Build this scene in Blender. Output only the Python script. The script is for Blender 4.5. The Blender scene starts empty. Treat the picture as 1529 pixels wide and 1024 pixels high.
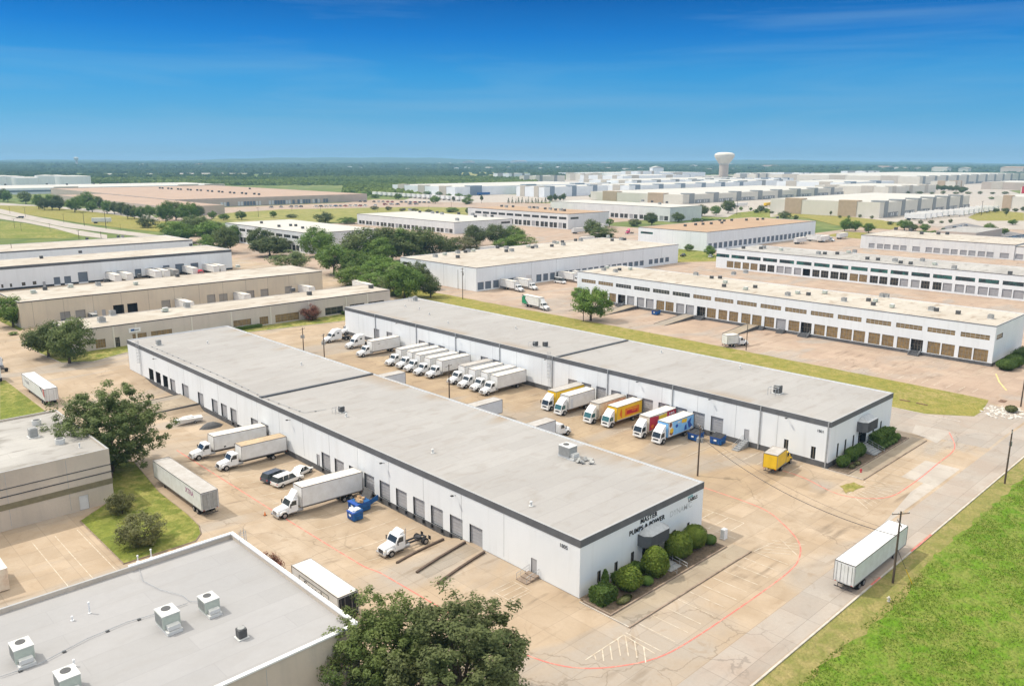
import bpy, bmesh, math, random
import numpy as np
from mathutils import Vector, Matrix
R=math.radians
random.seed(7); np.random.seed(7)
S=bpy.context.scene; COL=S.collection
# ---------------- camera, sky, sun, exposure ----------------
PW,PH=1529.,1024.; FL=1206.; CX,CY=764.5,512.; CAMH=56.
_pt=math.atan((CY-239.5)/FL); _yw=R(46.1); _ro=R(0.18)
_f=Vector((math.cos(_yw)*math.cos(_pt),math.sin(_yw)*math.cos(_pt),-math.sin(_pt)))
_r0=Vector((math.sin(_yw),-math.cos(_yw),0)); _u0=_r0.cross(_f)
_r=_r0*math.cos(_ro)+_u0*math.sin(_ro); _u=_u0*math.cos(_ro)-_r0*math.sin(_ro)
cam=bpy.data.cameras.new('camera'); camo=bpy.data.objects.new('camera',cam); COL.objects.link(camo)
cam.sensor_width=36; cam.lens=36*FL/PW; cam.clip_start=1; cam.clip_end=60000
camo.matrix_world=Matrix(((_r.x,_u.x,-_f.x,0),(_r.y,_u.y,-_f.y,0),(_r.z,_u.z,-_f.z,CAMH),(0,0,0,1)))
S.camera=camo
def ray(px,py): return _f+_r*((px-CX)/FL)-_u*((py-CY)/FL)
def G(px,py,z=0.):                       # the point at height z that the surveyed photo pixel shows
    d=ray(px,py); t=(z-CAMH)/d.z; return (d.x*t,d.y*t,z)
def Q(x,y,z=0.):
    v=Vector((x,y,z-CAMH)); w=v.dot(_f); return (CX+FL*v.dot(_r)/w, CY-FL*v.dot(_u)/w)
SUN_EL,SUN_AZ=52.,123.                   # elevation, azimuth counter-clockwise from +x
SUNV=Vector((math.cos(R(SUN_EL))*math.cos(R(SUN_AZ)),math.cos(R(SUN_EL))*math.sin(R(SUN_AZ)),math.sin(R(SUN_EL))))
sl=bpy.data.lights.new('sun','SUN'); sl.energy=3.0; sl.angle=R(.5); sl.color=(1,.935,.82)
so=bpy.data.objects.new('sun',sl); COL.objects.link(so); so.rotation_euler=SUNV.to_track_quat('Z','Y').to_euler()
W=bpy.data.worlds.new('World'); S.world=W; W.use_nodes=True
def world():
    nt=W.node_tree; N=nt.nodes; L=nt.links; N.clear()
    out=N.new('ShaderNodeOutputWorld'); bg=N.new('ShaderNodeBackground'); L.new(bg.outputs[0],out.inputs[0])
    sky=N.new('ShaderNodeTexSky'); sky.sky_type='NISHITA'; sky.sun_disc=False
    sky.sun_elevation=R(SUN_EL); sky.sun_rotation=R(90-SUN_AZ); sky.altitude=100; sky.air_density=1; sky.dust_density=.6; sky.ozone_density=2.5
    tc=N.new('ShaderNodeTexCoord'); sx=N.new('ShaderNodeSeparateXYZ'); L.new(tc.outputs['Generated'],sx.inputs[0])
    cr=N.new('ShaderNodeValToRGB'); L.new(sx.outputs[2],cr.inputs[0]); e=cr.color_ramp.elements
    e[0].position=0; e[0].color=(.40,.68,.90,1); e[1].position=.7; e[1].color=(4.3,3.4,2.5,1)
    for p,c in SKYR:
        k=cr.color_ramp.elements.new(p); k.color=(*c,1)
    mx=N.new('ShaderNodeMix'); mx.data_type='RGBA'; mx.blend_type='MULTIPLY'; mx.inputs[0].default_value=1
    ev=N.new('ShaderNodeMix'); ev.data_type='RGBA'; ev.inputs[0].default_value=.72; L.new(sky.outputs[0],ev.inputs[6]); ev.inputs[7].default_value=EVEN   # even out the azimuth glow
    L.new(ev.outputs[2],mx.inputs[6]); L.new(cr.outputs[0],mx.inputs[7])
    # thin cirrus streaks in the sky dome
    m2=N.new('ShaderNodeMapping'); m2.vector_type='POINT'; m2.inputs['Rotation'].default_value=(0,R(-5),0); m2.inputs['Scale'].default_value=(1.5,1.5,17.); m3_=N.new('ShaderNodeMapping'); m3_.inputs['Rotation'].default_value=(0,0,R(43.9)); L.new(tc.outputs['Generated'],m3_.inputs[0]); L.new(m3_.outputs[0],m2.inputs[0])
    no=N.new('ShaderNodeTexNoise'); no.inputs['Scale'].default_value=1.5; no.inputs['Detail'].default_value=7; no.inputs['Roughness'].default_value=.55; no.inputs['Distortion'].default_value=.5; L.new(m2.outputs[0],no.inputs[0])
    r2=N.new('ShaderNodeValToRGB'); L.new(no.outputs[0],r2.inputs[0]); r2.color_ramp.elements[0].position=.47; r2.color_ramp.elements[1].position=.80
    sc=N.new('ShaderNodeMath'); sc.operation='MULTIPLY'; sc.inputs[1].default_value=.34; L.new(r2.outputs[0],sc.inputs[0])
    m3=N.new('ShaderNodeMix'); m3.data_type='RGBA'; L.new(sc.outputs[0],m3.inputs[0]); L.new(mx.outputs[2],m3.inputs[6]); m3.inputs[7].default_value=(2.2,3.7,5.0,1)
    L.new(m3.outputs[2],bg.inputs[0]); bg.inputs[1].default_value=.13
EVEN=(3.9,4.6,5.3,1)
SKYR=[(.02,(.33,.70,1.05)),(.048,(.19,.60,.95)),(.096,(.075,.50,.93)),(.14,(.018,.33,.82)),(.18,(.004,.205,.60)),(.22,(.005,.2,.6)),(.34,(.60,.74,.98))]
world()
S.view_settings.view_transform='Standard'; S.view_settings.look='None'; S.view_settings.gamma=1; S.view_settings.exposure=0.1
S.render.engine='CYCLES'; S.render.resolution_x=1024; S.render.resolution_y=685
S.cycles.max_bounces=5; S.cycles.volume_bounces=0; S.cycles.transparent_max_bounces=6

# ---------------- materials ----------------
MT={}
def new_mat(name):
    m=bpy.data.materials.new(name); m.use_nodes=True; nt=m.node_tree
    return m,nt.nodes,nt.links,nt.nodes['Principled BSDF']
def mat(key,col,rough=.7,var=.12,scale=1.,spec=.3,metal=0,bump=0,obj=False,col2=None,detail=4,stretch=(1,1,1),thr=(.35,.65),coat=0):
    """principled with a noise between two tones; obj=True keeps it fixed to the moving thing"""
    if key in MT: return MT[key]
    m,N,L,b=new_mat(key)
    b.inputs['Roughness'].default_value=rough; b.inputs['Metallic'].default_value=metal; b.inputs['Specular IOR Level'].default_value=spec
    if coat: b.inputs['Coat Weight'].default_value=coat; b.inputs['Coat Roughness'].default_value=.12
    if obj: t=N.new('ShaderNodeTexCoord'); o=t.outputs['Object']
    else: t=N.new('ShaderNodeNewGeometry'); o=t.outputs['Position']
    mp=N.new('ShaderNodeMapping'); mp.inputs['Scale'].default_value=stretch; L.new(o,mp.inputs[0])
    n=N.new('ShaderNodeTexNoise'); n.inputs['Scale'].default_value=scale; n.inputs['Detail'].default_value=detail; n.inputs['Roughness'].default_value=.6; L.new(mp.outputs[0],n.inputs[0])
    r=N.new('ShaderNodeValToRGB'); L.new(n.outputs[0],r.inputs[0]); e=r.color_ramp.elements
    e[0].position,e[1].position=thr
    c2=col2 if col2 else tuple(c*(1-var) for c in col)
    e[0].color=(*c2,1); e[1].color=(*col,1)
    L.new(r.outputs[0],b.inputs['Base Color'])
    if bump:
        bp=N.new('ShaderNodeBump'); bp.inputs['Strength'].default_value=bump; bp.inputs['Distance'].default_value=.1
        L.new(n.outputs[0],bp.inputs['Height']); L.new(bp.outputs[0],b.inputs['Normal'])
    MT[key]=m; return m
def mixc(N,L,fac,a,b,mode='MIX'):
    m=N.new('ShaderNodeMix'); m.data_type='RGBA'; m.blend_type=mode
    for s,i in ((fac,0),(a,6),(b,7)):
        if hasattr(s,'links'): L.new(s,m.inputs[i])
        else: m.inputs[i].default_value=s if i==0 else (*s,1)
    return m.outputs[2]
def noise(N,L,vec,scale,detail=4,lo=.4,hi=.6,stretch=None,dist=0,rot=0):
    if stretch:
        mp=N.new('ShaderNodeMapping'); mp.inputs['Scale'].default_value=stretch; mp.inputs['Rotation'].default_value=(0,0,rot); L.new(vec,mp.inputs[0]); vec=mp.outputs[0]
    n=N.new('ShaderNodeTexNoise'); n.inputs['Scale'].default_value=scale; n.inputs['Detail'].default_value=detail; n.inputs['Distortion'].default_value=dist; L.new(vec,n.inputs[0])
    r=N.new('ShaderNodeMapRange'); r.inputs[1].default_value=lo; r.inputs[2].default_value=hi; L.new(n.outputs[0],r.inputs[0])
    return r.outputs[0]
def concrete(key,a,b,c,slab=4.6,stain=.72,crack=.4,joint=.3):
    m,N,L,p=new_mat(key); g=N.new('ShaderNodeNewGeometry').outputs['Position']
    p.inputs['Roughness'].default_value=.85; p.inputs['Specular IOR Level'].default_value=.2
    big=noise(N,L,g,.022,5,.35,.65); med=noise(N,L,g,.16,6,.35,.68,dist=.6); fine=noise(N,L,g,2.2,5,.3,.7)
    col=mixc(N,L,big,a,b); col=mixc(N,L,med,col,c)
    drift=noise(N,L,g,.045,6,.52,.64,stretch=(.6,1.3,1),dist=1.2); f3=N.new('ShaderNodeMath'); f3.operation='MULTIPLY'; f3.inputs[1].default_value=.7; L.new(drift,f3.inputs[0]); gm=(a[0]+a[1]+a[2])/3; col=mixc(N,L,f3.outputs[0],col,(gm*1.04,gm*.95,gm*.86))
    spl=noise(N,L,g,.35,6,.60,.70,dist=1.5); f5=N.new('ShaderNodeMath'); f5.operation='MULTIPLY'; f5.inputs[1].default_value=.35; L.new(spl,f5.inputs[0]); col=mixc(N,L,f5.outputs[0],col,(a[0]*.66,a[1]*.60,a[2]*.52))
    f2=N.new('ShaderNodeMath'); f2.operation='MULTIPLY'; f2.inputs[1].default_value=.22; L.new(fine,f2.inputs[0])
    col=mixc(N,L,f2.outputs[0],col,tuple(x*.72 for x in a))
    br=N.new('ShaderNodeTexBrick'); br.offset=0; br.squash=1; br.inputs['Scale'].default_value=1
    br.inputs['Brick Width'].default_value=slab; br.inputs['Row Height'].default_value=slab*.95; br.inputs['Mortar Size'].default_value=.045; br.inputs['Mortar Smooth'].default_value=.3; br.inputs['Bias'].default_value=0
    br.inputs['Color1'].default_value=(1,1,1,1); br.inputs['Color2'].default_value=(.88,.88,.875,1); br.inputs['Mortar'].default_value=(1-joint,1-joint,1-joint,1); L.new(g,br.inputs['Vector'])
    col=mixc(N,L,1.,col,br.outputs['Color'],'MULTIPLY')
    st=noise(N,L,g,1.,5,.56,.74,stretch=(.10,.55,.2),dist=.3); st2=noise(N,L,g,.05,3,.45,.6)
    mm=N.new('ShaderNodeMath'); mm.operation='MULTIPLY'; L.new(st,mm.inputs[0]); L.new(st2,mm.inputs[1])
    m4=N.new('ShaderNodeMath'); m4.operation='MULTIPLY'; m4.inputs[1].default_value=min(1,stain*1.35); L.new(mm.outputs[0],m4.inputs[0])
    col=mixc(N,L,m4.outputs[0],col,tuple(x*.45 for x in a))
    # cracks and sealed joints
    wv=N.new('ShaderNodeTexNoise'); wv.inputs['Scale'].default_value=.35; wv.inputs['Detail'].default_value=4; L.new(g,wv.inputs[0])
    av=N.new('ShaderNodeVectorMath'); av.operation='MULTIPLY_ADD'; L.new(wv.outputs['Color'],av.inputs[0]); av.inputs[1].default_value=(3.5,3.5,3.5); L.new(g,av.inputs[2])
    vo=N.new('ShaderNodeTexVoronoi'); vo.feature='DISTANCE_TO_EDGE'; vo.inputs['Scale'].default_value=.085; L.new(av.outputs[0],vo.inputs[0])
    vr=N.new('ShaderNodeMapRange'); vr.inputs[1].default_value=.004; vr.inputs[2].default_value=.009; vr.inputs[3].default_value=1; vr.inputs[4].default_value=0; L.new(vo.outputs['Distance'],vr.inputs[0])
    cm=noise(N,L,g,.03,2,.48,.56); m5=N.new('ShaderNodeMath'); m5.operation='MULTIPLY'; L.new(vr.outputs[0],m5.inputs[0]); L.new(cm,m5.inputs[1])
    m6=N.new('ShaderNodeMath'); m6.operation='MULTIPLY'; m6.inputs[1].default_value=crack; L.new(m5.outputs[0],m6.inputs[0])
    col=mixc(N,L,m6.outputs[0],col,tuple(x*.35 for x in a))
    L.new(col,p.inputs['Base Color'])
    bp=N.new('ShaderNodeBump'); bp.inputs['Strength'].default_value=.25; bp.inputs['Distance'].default_value=.03; L.new(fine,bp.inputs['Height']); L.new(bp.outputs[0],p.inputs['Normal'])
    MT[key]=m; return m
def grass(key,a,b,c,s=1.,tuft=1.6,bump=.9):
    m,N,L,p=new_mat(key); g=N.new('ShaderNodeNewGeometry').outputs['Position']
    p.inputs['Roughness'].default_value=.9; p.inputs['Specular IOR Level'].default_value=.15
    big=noise(N,L,g,.05*s,5,.38,.62,dist=.4); med=noise(N,L,g,.45*s,7,.38,.62,dist=.8); fine=noise(N,L,g,tuft*s,6,.3,.7)
    col=mixc(N,L,big,a,b); col=mixc(N,L,med,col,c); f=N.new('ShaderNodeMath'); f.operation='MULTIPLY'; f.inputs[1].default_value=.5; L.new(fine,f.inputs[0])
    col=mixc(N,L,f.outputs[0],col,tuple(x*.45 for x in a)); L.new(col,p.inputs['Base Color'])
    bp=N.new('ShaderNodeBump'); bp.inputs['Strength'].default_value=bump; bp.inputs['Distance'].default_value=.35; L.new(fine,bp.inputs['Height']); L.new(bp.outputs[0],p.inputs['Normal'])
    MT[key]=m; return m
def roofmat(key,a,b,c,seam=3.,stain=.5,seamdark=.2,edge=None):
    m,N,L,p=new_mat(key); g=N.new('ShaderNodeNewGeometry').outputs['Position']
    p.inputs['Roughness'].default_value=.8; p.inputs['Specular IOR Level'].default_value=.2
    big=noise(N,L,g,.06,5,.35,.65,dist=.5); st=noise(N,L,g,.5,7,.52,.70,stretch=(.35,.8,1),dist=.9); fn=noise(N,L,g,1.7,5,.3,.7)
    col=mixc(N,L,big,a,b)
    br=N.new('ShaderNodeTexBrick'); br.offset=.5; br.inputs['Scale'].default_value=1; br.inputs['Brick Width'].default_value=seam*6; br.inputs['Row Height'].default_value=seam
    br.inputs['Mortar Size'].default_value=.05; br.inputs['Mortar Smooth'].default_value=.5; br.inputs['Bias'].default_value=0
    br.inputs['Color1'].default_value=(1,1,1,1); br.inputs['Color2'].default_value=(.93,.93,.925,1); br.inputs['Mortar'].default_value=(1-seamdark,)*3+(1,)
    L.new(g,br.inputs['Vector']); col=mixc(N,L,1.,col,br.outputs['Color'],'MULTIPLY')
    f=N.new('ShaderNodeMath'); f.operation='MULTIPLY'; f.inputs[1].default_value=stain; L.new(st,f.inputs[0]); col=mixc(N,L,f.outputs[0],col,c)
    f=N.new('ShaderNodeMath'); f.operation='MULTIPLY'; f.inputs[1].default_value=.10; L.new(fn,f.inputs[0]); col=mixc(N,L,f.outputs[0],col,tuple(x*.6 for x in a))
    if edge:                             # ponding dirt along the gutter edge
        sx=N.new('ShaderNodeSeparateXYZ'); L.new(g,sx.inputs[0]); er=N.new('ShaderNodeMapRange'); er.inputs[1].default_value=edge[1]; er.inputs[2].default_value=edge[0]; L.new(sx.outputs[0],er.inputs[0])
        dn=noise(N,L,g,.09,5,.46,.60,stretch=(.4,1,1),dist=.8); e2=N.new('ShaderNodeMath'); e2.operation='MULTIPLY'; L.new(er.outputs[0],e2.inputs[0]); L.new(dn,e2.inputs[1]); e3=N.new('ShaderNodeMath'); e3.operation='MULTIPLY'; e3.inputs[1].default_value=.75; L.new(e2.outputs[0],e3.inputs[0])
        col=mixc(N,L,e3.outputs[0],col,(.30,.23,.16))
    L.new(col,p.inputs['Base Color']); MT[key]=m; return m
def wallmat(key,a,b,streak=.35,dirt=(.35,.33,.3),bump=.15):
    m,N,L,p=new_mat(key); g=N.new('ShaderNodeNewGeometry').outputs['Position']
    p.inputs['Roughness'].default_value=.8; p.inputs['Specular IOR Level'].default_value=.2
    big=noise(N,L,g,.12,5,.35,.65); st=noise(N,L,g,1.,5,.5,.8,stretch=(.9,.9,.09)); fn=noise(N,L,g,3.,4,.3,.7)
    col=mixc(N,L,big,a,b); f=N.new('ShaderNodeMath'); f.operation='MULTIPLY'; f.inputs[1].default_value=streak; L.new(st,f.inputs[0]); col=mixc(N,L,f.outputs[0],col,dirt)
    L.new(col,p.inputs['Base Color'])
    bp=N.new('ShaderNodeBump'); bp.inputs['Strength'].default_value=bump; bp.inputs['Distance'].default_value=.02; L.new(fn,bp.inputs['Height']); L.new(bp.outputs[0],p.inputs['Normal'])
    MT[key]=m; return m
def leafmat(key,a,b,c):
    m,N,L,p=new_mat(key); t=N.new('ShaderNodeTexCoord'); g=N.new('ShaderNodeNewGeometry'); o=t.outputs['Object']
    p.inputs['Roughness'].default_value=.6; p.inputs['Specular IOR Level'].default_value=.25
    n1=noise(N,L,o,.55,4,.35,.65); n2=noise(N,L,o,3.5,3,.35,.65)
    col=mixc(N,L,n1,a,b); f=N.new('ShaderNodeMath'); f.operation='MULTIPLY'; f.inputs[1].default_value=.6; L.new(n2,f.inputs[0]); col=mixc(N,L,f.outputs[0],col,c)
    oi=N.new('ShaderNodeObjectInfo'); mr=N.new('ShaderNodeMapRange'); mr.inputs[3].default_value=.78; mr.inputs[4].default_value=1.2; L.new(oi.outputs['Random'],mr.inputs[0])
    cb=N.new('ShaderNodeCombineXYZ'); [L.new(mr.outputs[0],cb.inputs[i]) for i in range(3)]
    col=mixc(N,L,1.,col,cb.outputs[0],'MULTIPLY')
    L.new(col,p.inputs['Base Color'])
    tr=N.new('ShaderNodeBsdfTranslucent'); L.new(col,tr.inputs[0]); ms=N.new('ShaderNodeMixShader'); ms.inputs[0].default_value=.3
    out=[n for n in N if n.type=='OUTPUT_MATERIAL'][0]; L.new(p.outputs[0],ms.inputs[1]); L.new(tr.outputs[0],ms.inputs[2]); L.new(ms.outputs[0],out.inputs[0])
    MT[key]=m; return m
CONC=concrete('concrete_yard',(0.447,0.344,0.245),(0.488,0.398,0.307),(0.382,0.29,0.201),joint=.25)
concrete('concrete_pink',(0.439,0.327,0.249),(0.464,0.37,0.292),(0.387,0.288,0.224),joint=.3)
concrete('concrete_road',(0.387,0.34,0.297),(0.43,0.383,0.335),(0.378,0.31,0.258),slab=6.,stain=.35)
concrete('concrete_pale',(0.464,0.421,0.374),(0.499,0.456,0.404),(0.413,0.361,0.318),stain=.3)
concrete('concrete_ramp',(0.374,0.302,0.221),(0.406,0.344,0.263),(0.309,0.252,0.191))
concrete('concrete_dirty',(0.406,0.302,0.195),(0.431,0.344,0.249),(0.325,0.243,0.168),stain=.85)
mat('asphalt',(.22,.21,.21),.9,.25,.6); mat('wedge',(.13,.095,.075),.9,.3,1.5); mat('kerb',(.34,.26,.20),.85,.4,.8); mat('kerb_pale',(.55,.50,.44),.85,.25,.8)
grass('grass_green',(.125,.245,.016),(.165,.275,.026),(.24,.27,.06)); grass('grass_dry',(.30,.27,.09),(.36,.29,.13),(.21,.22,.06),tuft=2.5,bump=.5)
grass('grass_strip',(.33,.29,.075),(.38,.31,.12),(.23,.235,.05),tuft=2.,bump=.6); grass('grass_yellow',(.31,.285,.09),(.36,.32,.13),(.22,.235,.06),s=.2,bump=.2)
grass('grass_lawn',(.22,.25,.045),(.42,.36,.13),(.15,.19,.035),tuft=2.,bump=.6); grass('land',(.17,.21,.06),(.24,.25,.09),(.10,.15,.04),s=.06,bump=.1)
mat('mulch',(.16,.12,.085),.95,.5,3); mat('dirt',(.35,.25,.17),.95,.3,.8)
mat('paint_white_line',(.60,.54,.45),.8,.0,1.2,col2=(.47,.385,.29),thr=(.42,.60)); mat('paint_red_line',(.62,.17,.14),.8,.0,.9,col2=(.56,.28,.22),thr=(.40,.5)); mat('paint_yellow_line',(.75,.6,.25),.8,.3,1)
roofmat('roof_grey',(0.368,0.344,0.324),(0.392,0.372,0.352),(0.264,0.232,0.2),stain=.35)
roofmat('roof_near',(0.358,0.342,0.33),(0.385,0.37,0.357),(0.264,0.232,0.2),stain=.35,edge=(101.,95.))
roofmat('roof_second',(0.358,0.342,0.33),(0.385,0.37,0.357),(0.264,0.232,0.2),stain=.35,edge=(141.3,146.))
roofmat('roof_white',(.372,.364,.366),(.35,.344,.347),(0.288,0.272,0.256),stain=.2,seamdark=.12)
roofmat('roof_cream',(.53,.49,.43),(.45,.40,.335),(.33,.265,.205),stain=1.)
roofmat('roof_greyer',(0.353,0.336,0.319),(0.454,0.437,0.412),(0.252,0.235,0.21),stain=1.)
roofmat('roof_tan',(0.442,0.315,0.208),(0.399,0.272,0.178),(0.357,0.255,0.187),stain=.5)
roofmat('roof_pink',(0.442,0.323,0.246),(0.399,0.289,0.221),(0.408,0.297,0.238),stain=.3,seam=12)
roofmat('roof_pale',(0.521,0.504,0.462),(0.554,0.538,0.496),(0.504,0.462,0.42),stain=.3,seam=10)
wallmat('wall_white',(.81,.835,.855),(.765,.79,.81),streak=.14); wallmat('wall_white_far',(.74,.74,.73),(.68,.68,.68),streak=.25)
wallmat('wall_cream',(.70,.66,.58),(.66,.62,.54),streak=.1); wallmat('wall_greybeige',(.60,.54,.475),(.55,.49,.43),streak=.25)
wallmat('wall_tan',(.68,.585,.45),(.62,.53,.41),streak=.2); wallmat('wall_tan_dark',(.27,.24,.20),(.31,.27,.22),streak=.2); wallmat('wall_taupe',(.52,.44,.38),(.48,.41,.35),streak=.15)
wallmat('wall_aggregate',(.62,.54,.45),(.51,.445,.37),streak=.3,bump=.6); wallmat('wall_sage',(.55,.56,.49),(.5,.51,.45),streak=.1)
mat('fascia_dark',(.135,.14,.15),.6,.2,.6); mat('plinth_dark',(.13,.13,.135),.8,.35,.7); mat('fascia_brown',(.10,.085,.08),.7,.3,.6); mat('coping',(.40,.40,.40),.6,.1,1)
mat('plinth_black',(.035,.04,.05),.8,.3,.7); mat('band_olive',(.24,.21,.13),.8,.2,1); mat('band_blue',(.18,.22,.27),.8,.1,1)
mat('panel_grey_dark',(.25,.30,.36),.8,.1,.3); mat('panel_tan',(.48,.37,.26),.8,.1,.3); mat('panel_beige',(.55,.50,.43),.8,.1,.3); mat('panel_slate',(.30,.31,.31),.8,.1,.3)
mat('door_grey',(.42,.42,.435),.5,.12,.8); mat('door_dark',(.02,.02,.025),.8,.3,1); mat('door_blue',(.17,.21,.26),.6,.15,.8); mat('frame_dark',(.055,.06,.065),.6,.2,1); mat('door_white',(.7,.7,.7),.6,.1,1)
mat('door_beige',(.40,.37,.33),.6,.12,.8)
mat('glass_dark',(.03,.035,.04),.12,.4,1.2,spec=.6); mat('glass_tan',(.36,.24,.10),.25,.0,.9,spec=.5,col2=(.17,.12,.07),thr=(.3,.7)); mat('glass_green',(.03,.15,.13),.15,.0,.25,spec=.6,col2=(.02,.04,.05),thr=(.45,.6)); mat('glass_cab',(.035,.045,.05),.08,.2,2,obj=True,spec=.8)
mat('glass_cab_teal',(.06,.16,.17),.08,.2,2,obj=True,spec=.8); mat('mullion',(.30,.26,.20),.6,.1,1); mat('mullion_white',(.6,.6,.58),.6,.1,1)
mat('metal',(.42,.42,.43),.4,.15,3,metal=.6,obj=True); mat('rail_grey',(.26,.25,.25),.5,.15,3,metal=.2,obj=True); mat('metal_dark',(.05,.05,.055),.6,.3,3,obj=True); mat('galv',(.45,.47,.49),.5,.2,2,metal=.3)
mat('rubber',(.022,.022,.024),.85,.3,3,obj=True); mat('chrome',(.60,.61,.63),.25,.1,3,metal=.8,obj=True)
mat('truck_white',(.80,.81,.82),.35,.06,1.5,obj=True,coat=.4,spec=.5); mat('box_white',(.76,.76,.755),.5,.0,.7,obj=True,col2=(.66,.65,.63),thr=(.3,.6)); mat('box_roof',(.72,.69,.64),.7,.0,.8,obj=True,col2=(.60,.55,.48),thr=(.35,.65)); mat('box_roof_dirty',(.52,.40,.26),.8,.0,.8,obj=True,col2=(.40,.31,.21),thr=(.35,.65)); mat('box_roof_grey',(.46,.44,.42),.8,.0,.8,obj=True,col2=(.38,.35,.32),thr=(.35,.65))
mat('light_lens',(.8,.8,.75),.2,.1,4,obj=True); mat('light_red',(.5,.03,.02),.3,.1,4,obj=True)
mat('steel_blue_box',(.62,.65,.70),.45,.08,1,obj=True); mat('yellow_paint',(.85,.55,.03),.4,.1,1,obj=True); mat('red_paint',(.55,.03,.05),.4,.15,1,obj=True); mat('green_paint',(.02,.30,.14),.45,.1,1,obj=True); mat('orange_paint',(.80,.20,.03),.45,.2,1.4,obj=True)
mat('blue_paint',(.012,.12,.36),.45,.3,1.5,obj=True,col2=(.015,.07,.20)); mat('sky_paint',(.20,.48,.85),.45,.0,.8,obj=True,col2=(.30,.58,.88)); mat('deepblue_paint',(.03,.10,.42),.45,.1,1,obj=True); mat('purple_paint',(.30,.03,.20),.5,.2,1,obj=True); mat('brown_paint',(.25,.10,.06),.5,.2,1,obj=True)
mat('pink_paint',(.72,.50,.42),.5,.0,1.2,obj=True,col2=(.45,.25,.2)); mat('magenta_paint',(.55,.02,.14),.35,.1,1,obj=True); mat('cream_paint',(.72,.66,.56),.5,.0,1.,obj=True,col2=(.60,.48,.38))
mat('car_silver',(.42,.43,.45),.3,.1,2,obj=True,metal=.5,coat=.5); mat('car_navy',(.07,.085,.12),.25,.2,2,obj=True,coat=.6); mat('car_white',(.78,.78,.78),.3,.05,2,obj=True,coat=.6); mat('car_black',(.02,.02,.025),.25,.2,2,obj=True,coat=.6); mat('car_red',(.40,.03,.03),.3,.1,2,obj=True,coat=.6); mat('car_blue',(.05,.15,.32),.3,.1,2,obj=True,coat=.6)
mat('wood_pole',(.13,.095,.07),.9,.35,2,stretch=(3,3,.3),obj=True); mat('bark',(.13,.10,.075),.95,.4,3,obj=True,bump=.5); mat('sign_black',(.02,.02,.022),.5,.1,1); mat('ghost_letters',(.58,.60,.61),.8,.1,1); mat('sign_white',(.82,.82,.82),.5,.05,1); mat('sign_teal',(.20,.50,.52),.5,.1,1)
mat('hvac_sage',(.50,.54,.47),.5,.1,2,obj=True); mat('hvac_grey',(.38,.38,.37),.55,.2,2,obj=True); mat('hvac_dark',(.11,.11,.11),.6,.3,2,obj=True); mat('hvac_top',(.66,.66,.64),.5,.1,2,obj=True); mat('pvc',(.8,.8,.8),.5,.05,3,obj=True); mat('rust',(.20,.12,.08),.9,.4,2,obj=True)
mat('stone_white',(.68,.64,.58),.9,.4,2.5); mat('cardboard',(.50,.34,.20),.9,.2,2,obj=True); mat('stair_grey',(.33,.34,.35),.7,.2,2); mat('boat_white',(.75,.76,.77),.35,.05,1,obj=True)
leafmat('leaf_oak',(0.0562,0.0918,0.0287),(0.144,0.189,0.0517),(0.2,0.236,0.0805)); leafmat('leaf_green',(0.0875,0.169,0.0253),(0.15,0.243,0.0368),(0.2,0.284,0.0633)); leafmat('leaf_bright',(.13,.22,.03),(.20,.27,.04),(.10,.17,.025))
leafmat('leaf_shrub',(.085,.155,.018),(.15,.225,.026),(.27,.31,.045)); leafmat('leaf_hedge',(.06,.12,.02),(.10,.17,.028),(.14,.20,.04))
leafmat('grass_blade',(.15,.26,.02),(.20,.31,.035),(.26,.30,.06)); leafmat('leaf_red',(.24,.07,.06),(.12,.12,.045),(.30,.11,.09)); leafmat('leaf_olive',(.11,.12,.04),(.17,.17,.06),(.20,.20,.09)); leafmat('leaf_conifer',(0.0375,0.0945,0.0345),(0.0625,0.135,0.0403),(0.0875,0.162,0.0575))

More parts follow.
